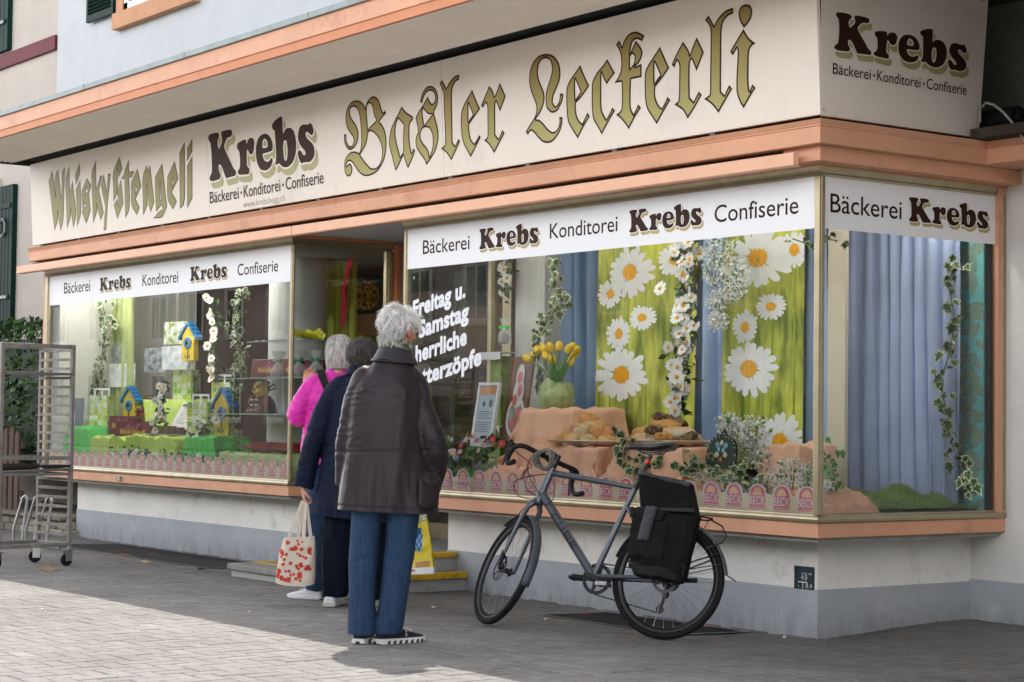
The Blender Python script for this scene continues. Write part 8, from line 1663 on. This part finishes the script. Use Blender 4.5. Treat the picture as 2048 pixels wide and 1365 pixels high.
for x0, x1, x2 in ((.0, -.01, -.03), (.17, .17, .16)): limb(hm, [(x0, .03, .88), (x1, .03, .48), (x2, .05, .06)], [.085, .060, .040])
body = body_obj('body', merge(hm, .006, 2, name='pink_woman_body'), M_skin, WP); eyes(M6, body)
pj = MB()
stack(pj, [(.90, .088, .02, .240, .165, 0), (1.02, .086, .02, .230, .160, 0), (1.15, .086, .02, .215, .152, 0), (1.30, .086, .01, .200, .140, 0), (1.40, .086, .0, .182, .118, 0), (1.46, .088, .0, .140, .092, 0), (1.51, .092, .005, .085, .072, 0), (1.545, .094, .008, .070, .066, 0)])
limb(pj, [(.0, .0, 1.435), (-.062, .0, 1.41), (-.125, -.01, 1.32), (-.165, .0, 1.225), (-.150, .085, 1.245), (-.140, .17, 1.36)], [.068, .074, .072, .070, .062, .050], 18)
limb(pj, [(.17, .0, 1.435), (.235, .0, 1.41), (.29, .0, 1.28), (.31, .02, 1.12), (.30, .12, 1.02), (.28, .18, 1.0)], [.068, .074, .070, .064, .056, .05], 18)
M_pinkj = mat('bright_pink_jacket', (.72, .025, .40), .55, var=.10, vs=5, bump=.12, bs=250, spec=.35, sheen=.2)
PJ = body_obj('jacket', merge(pj, .0065, 4, folds(.012, .006, 2.6, 51, [], [(-.15, 1.26, .16), (-.06, 1.40, .1), (-.1, 1.1, .14)], dr=.006), 'pink_jacket'), M_pinkj, WP)
a = MB(); P = [(-.02, .05, 1.50), (-.02, -.03, 1.515), (.0, -.10, 1.475), (.045, -.15, 1.38), (.10, -.17, 1.25), (.16, -.16, 1.1)]
for (p0, p1) in zip(P, P[1:]): p0, p1 = Vector(p0), Vector(p1); a.add([p0 - Vector((.026, 0, -.006)), p0 + Vector((.026, 0, .006)), p1 + Vector((.026, 0, .006)), p1 - Vector((.026, 0, -.006))], [(0, 1, 2, 3)])
a.build('shoulder_strap', M_black_plastic, WP, solid=.010)
a = MB(); P = [(.16, .05, 1.50), (.155, -.03, 1.515), (.165, -.10, 1.46), (.17, -.14, 1.36)]
for (p0, p1) in zip(P, P[1:]): p0, p1 = Vector(p0), Vector(p1); a.add([p0 - Vector((.024, 0, 0)), p0 + Vector((.024, 0, 0)), p1 + Vector((.024, 0, 0)), p1 - Vector((.024, 0, 0))], [(0, 1, 2, 3)])
a.build('shoulder_strap', M_black_plastic, WP, solid=.010)
tr_ = MB()
for dx, rows in ((0, ((.94, .01, .03, .10, .12), (.50, -.02, .03, .085, .10), (.12, -.03, .05, .072, .085), (.06, -.03, .055, .070, .084))), (0, ((.94, .17, .03, .10, .12), (.50, .165, .03, .085, .10), (.12, .16, .05, .072, .085), (.06, .16, .055, .070, .084)))): tr_.loft([ell(cx, cy_, z, hw, hd, 20, 2.3) for z, cx, cy_, hw, hd in rows])
body_obj('jeans', merge(tr_, .008, 3, folds(.010, .007, 3.5, 61), 'pink_woman_jeans'), M_denim, WP)
shoe(WP, (.012, .0, .0), R(62), .265, M_wshoe, M_wsole); shoe(WP, (.16, .06, .0), R(-5), .265, M_wshoe, M_wsole)
# bobbed hair
M_bob = M_hairmat('silver_grey_hair', (.22, .20, .185), (.62, .58, .54)); a = MB(); rnd = random.Random(71)
hb_ = MB(); rings = []
for z, w_, d_, oy in ((.122, .012, .014, -.01), (.115, .045, .055, -.01), (.095, .070, .088, -.012), (.06, .086, .104, -.015), (.01, .091, .108, -.018), (-.05, .090, .092, -.030), (-.105, .084, .074, -.042), (-.118, .07, .06, -.042)): rings.append([Vector((w_ * cos(t_), oy + d_ * sin(t_), z)) for t_ in np.linspace(0, 2 * pi, 25)[:-1]])
hb_.loft(rings); q = MB(); q.extend(hb_, M6); hr = q.build('hair', M_bob, WP)
for k in range(3600):
    th = rnd.uniform(0, 2 * pi); u = rnd.random() ** .6; P = []
    if sin(th) > .55 and u > .35: continue
    z0 = .122 - .17 * u * rnd.random(); L = rnd.uniform(.10, .20); jt_ = rnd.gauss(0, .06)
    for s_ in range(6):
        z = max(z0 - L * s_ / 5, -.125 + rnd.uniform(0, .012)); w_ = np.interp(-z, [-.122, -.115, -.095, -.06, -.01, .05, .105, .13], [.012, .045, .070, .086, .091, .090, .085, .080]) + .003 + .002 * sin(k + s_); d_ = np.interp(-z, [-.122, -.115, -.095, -.06, -.01, .05, .105, .13], [.014, .055, .088, .104, .108, .092, .075, .07]) + .003; oy = np.interp(-z, [-.12, 0, .05, .11], [-.01, -.018, -.03, -.042]); tt = th + jt_ * s_ / 5 + .02 * sin(k * 1.7 + s_); P.append(M6 @ Vector((w_ * cos(tt), oy + d_ * sin(tt), z)))
    ribbon(a, P, .0012)
a.build('strands', M_bob, hr)

# ================================================================= bags they carry
def at_depth(px, py, d): r_ = ray(px, py).normalized(); return CAMP + r_ * (d / r_.dot(fw))
DW = (Vector(WN.location) - CAMP).dot(fw)
o = at_depth(590, 1168, DW - .02); t = thing('tote_bag', 'cream cotton tote bag with red leaf print held by the woman in navy', 'bag', tuple(o), YAW); t.rotation_euler = (0, R(2), YAW + R(-8))
def tote(u, v):
    th = u * 2 * pi; w_ = .128 - .028 * v + .008 * sin(v * 3.1); d_ = (.060 - .035 * v ** 2); x = math.copysign(abs(cos(th)) ** .55, cos(th)) * w_; y = math.copysign(abs(sin(th)) ** .8, sin(th)) * d_
    return (x + .006 * noise3((u * 6, v * 4, 1)) - .012 * (1 - v) * 0 + .012 * v, y + .010 * noise3((u * 7, v * 5, 4)), .30 * v + (.010 * cos(th * 2) * (1 - v)) + .012 * v * cos(th))
a = MB(); a.grid(tote, 48, 22); k0 = len(a.v); a.add([tote(i / 24, 0) for i in range(24)], [tuple(range(23, -1, -1))])
M_cotton = mat('cream_cotton', (.68, .60, .50), .85, var=.06, vs=5, bump=.25, bs=260); bd_o = a.build('cloth_body', M_cotton, t)
M_redp = mat('red_leaf_print', (.56, .045, .022), .8, var=.2, vs=14); a = MB(); rnd = random.Random(12)
def on_tote(x, z):   # front surface point (towards the street)
    best = None
    v = max(0, min(1, z / .30)); w_ = .128 - .028 * v + .008 * sin(v * 3.1); c_ = max(-1, min(1, (x - .012 * v) / w_)); th = -math.acos(math.copysign(abs(c_) ** (1 / .55), c_)); p_ = tote((th / (2 * pi)) % 1, v); return Vector((x, p_[1] - .0022, z))
leafo = [(0, -1.1), (.16, -.75), (.55, -.62), (.85, -.15), (.42, -.12), (.50, .35), (.12, 1.05), (-.22, .55), (-.62, .62), (-.40, .08), (-.85, -.25), (-.2, -.5)]
for bx, bz, n_, sp in ((-.01, .255, 5, .05), (.02, .205, 6, .06), (-.08, .19, 4, .03), (.03, .165, 3, .04), (-.09, .12, 5, .035), (.02, .12, 4, .03), (-.01, .075, 6, .05), (-.055, .045, 5, .03), (.055, .045, 6, .035), (.09, .10, 4, .03), (.085, .20, 2, .02), (-.1, .06, 4, .03)):
    for q_ in range(n_):
        x, z, s, an = bx + rnd.gauss(0, sp * .6), bz + rnd.gauss(0, sp * .5), rnd.uniform(.010, .030), rnd.uniform(0, 6.28)
        if abs(x) > .112 or not .012 < z < .29: continue
        pl = [(x + s * (px_ * cos(an) - py_ * sin(an) * .7), z + s * (px_ * sin(an) + py_ * cos(an) * .7)) for px_, py_ in leafo]; c_ = on_tote(x, z); a.add([on_tote(max(-.118, min(.118, u)), max(.004, min(.297, w))) for u, w in pl] + [c_], [(i, (i + 1) % 12, 12) for i in range(12)])
a.build('leaf_print', M_redp, bd_o)
hd = Vector(WN.matrix_world.translation); HNDW = Vector(WN.location) + RZ(YAW).to_3x3() @ Vector((-.275, .04, .66)); inv = (Matrix.Translation(o) @ t.rotation_euler.to_matrix().to_4x4()).inverted(); H_ = inv @ HNDW
for y, x0, x1 in ((-.022, -.055, .045), (.022, .0, .085)):
    a = MB(); rings = [Vector((x0, y, .285)), Vector((x0, y, .30)).lerp(H_, .5) + Vector((-.004, 0, 0)), H_ + Vector((-.012, 0, .012)), H_ + Vector((.012, 0, .012)), Vector((x1, y, .30)).lerp(H_, .5) + Vector((.004, 0, 0)), Vector((x1, y, .285))]
    for p0, p1 in zip(rings, rings[1:]):
        s = (p1 - p0).cross(Vector((0, 1, 0))).normalized() * .0115; a.add([p0 - s, p0 + s, p1 + s, p1 - s], [(0, 1, 2, 3)])
    a.build('handle', M_cotton, t, solid=.003)
# yellow carrier bag
o = at_depth(818, 1148, DW + .12); t = thing('carrier_bag', 'yellow plastic carrier bag with white foot and blue printed picture behind the jeans', 'bag', tuple(o), YAW + R(-10))
def yb(u, v, s): w_ = .168 - .065 * v ** 1.2; return (-w_ + 2 * w_ * u + .006 * noise3((v * 6, s, u * 3)), s * (.055 - .045 * v) * (1 - abs(2 * u - 1) ** 3 * .5) + .016 * noise3((u * 5, v * 6, s)), .42 * v + .012 * (u - .5))
M_ybag = mat('yellow_plastic', (.76, .60, .012), .35, var=.06, vs=6, spec=.5); a = MB()
for s in (-1, 1): a.grid(lambda u, v: yb(u, .10 + .90 * v, s), 16, 18, 0); a.grid(lambda u, v: yb(u, .10 * v, s), 16, 3, 1)
a.build('plastic_body', [M_ybag, M_white], t)
def onyb(x, z):
    v = max(0, min(1, z / .42)); w_ = .168 - .065 * v ** 1.2; u = max(0, min(1, (x + w_) / (2 * w_))); p_ = yb(u, v, -1); return (x, p_[1] - .003, z)
a = MB(); b_ = MB(); M_bl = mat('blue_print', (.03, .13, .38), .5, var=.3, vs=40)
fit_text(b_, 'ATE', .025, .112, .322, .042, lambda x, z: onyb(x, z + (x) * .25), .05); fit_text(a, 'ATE', .029, .108, .325, .036, lambda x, z: tuple(Vector(onyb(x, z + x * .25)) - Vector((0, .0015, 0))), .01)
b_.build('letters', M_bl, t); a.build('letter_faces', M_white, t)
a = MB()
for x0, x1, z0, z1 in ((.040, .092, .150, .255), (.050, .082, .255, .300)):
    n_ = 4
    for i in range(n_):
        for j in range(n_): a.add([onyb(x0 + (x1 - x0) * (i + p_) / n_, z0 + (z1 - z0) * (j + q_) / n_) for p_, q_ in ((0, 0), (1, 0), (1, 1), (0, 1))], [(0, 1, 2, 3)], (i + j) % 2 if z0 < .2 else 0)
a.build('picture', [M_bl, mat('light_blue_print', (.20, .42, .58), .5)], t)
a = MB(); 
for x0 in (.02,): a.add([onyb(x0 + p_ * .035, .022 + q_ * .008) for p_, q_ in ((0, 0), (1, 0), (1, 1), (0, 1))], [(0, 1, 2, 3)])
for i in range(6): a.add([onyb(.055 + .015 * (i + p_), .045 + .035 * q_ + .002 * i) for p_, q_ in ((0, 0), (1, 0), (1, 1), (0, 1))], [(0, 1, 2, 3)], 1)
a.build('foot_print', [mat('red_print', (.60, .04, .02), .5), mat('orange_band', (.55, .30, .10), .5)], t)
a = MB(); a.tube([(-.03, 0, .415), (-.02, .0, .48), (.0, 0, .53), (.02, 0, .48), (.03, 0, .415)], .008, 0, 6, flat=.4); a.build('handle', M_ybag, t)
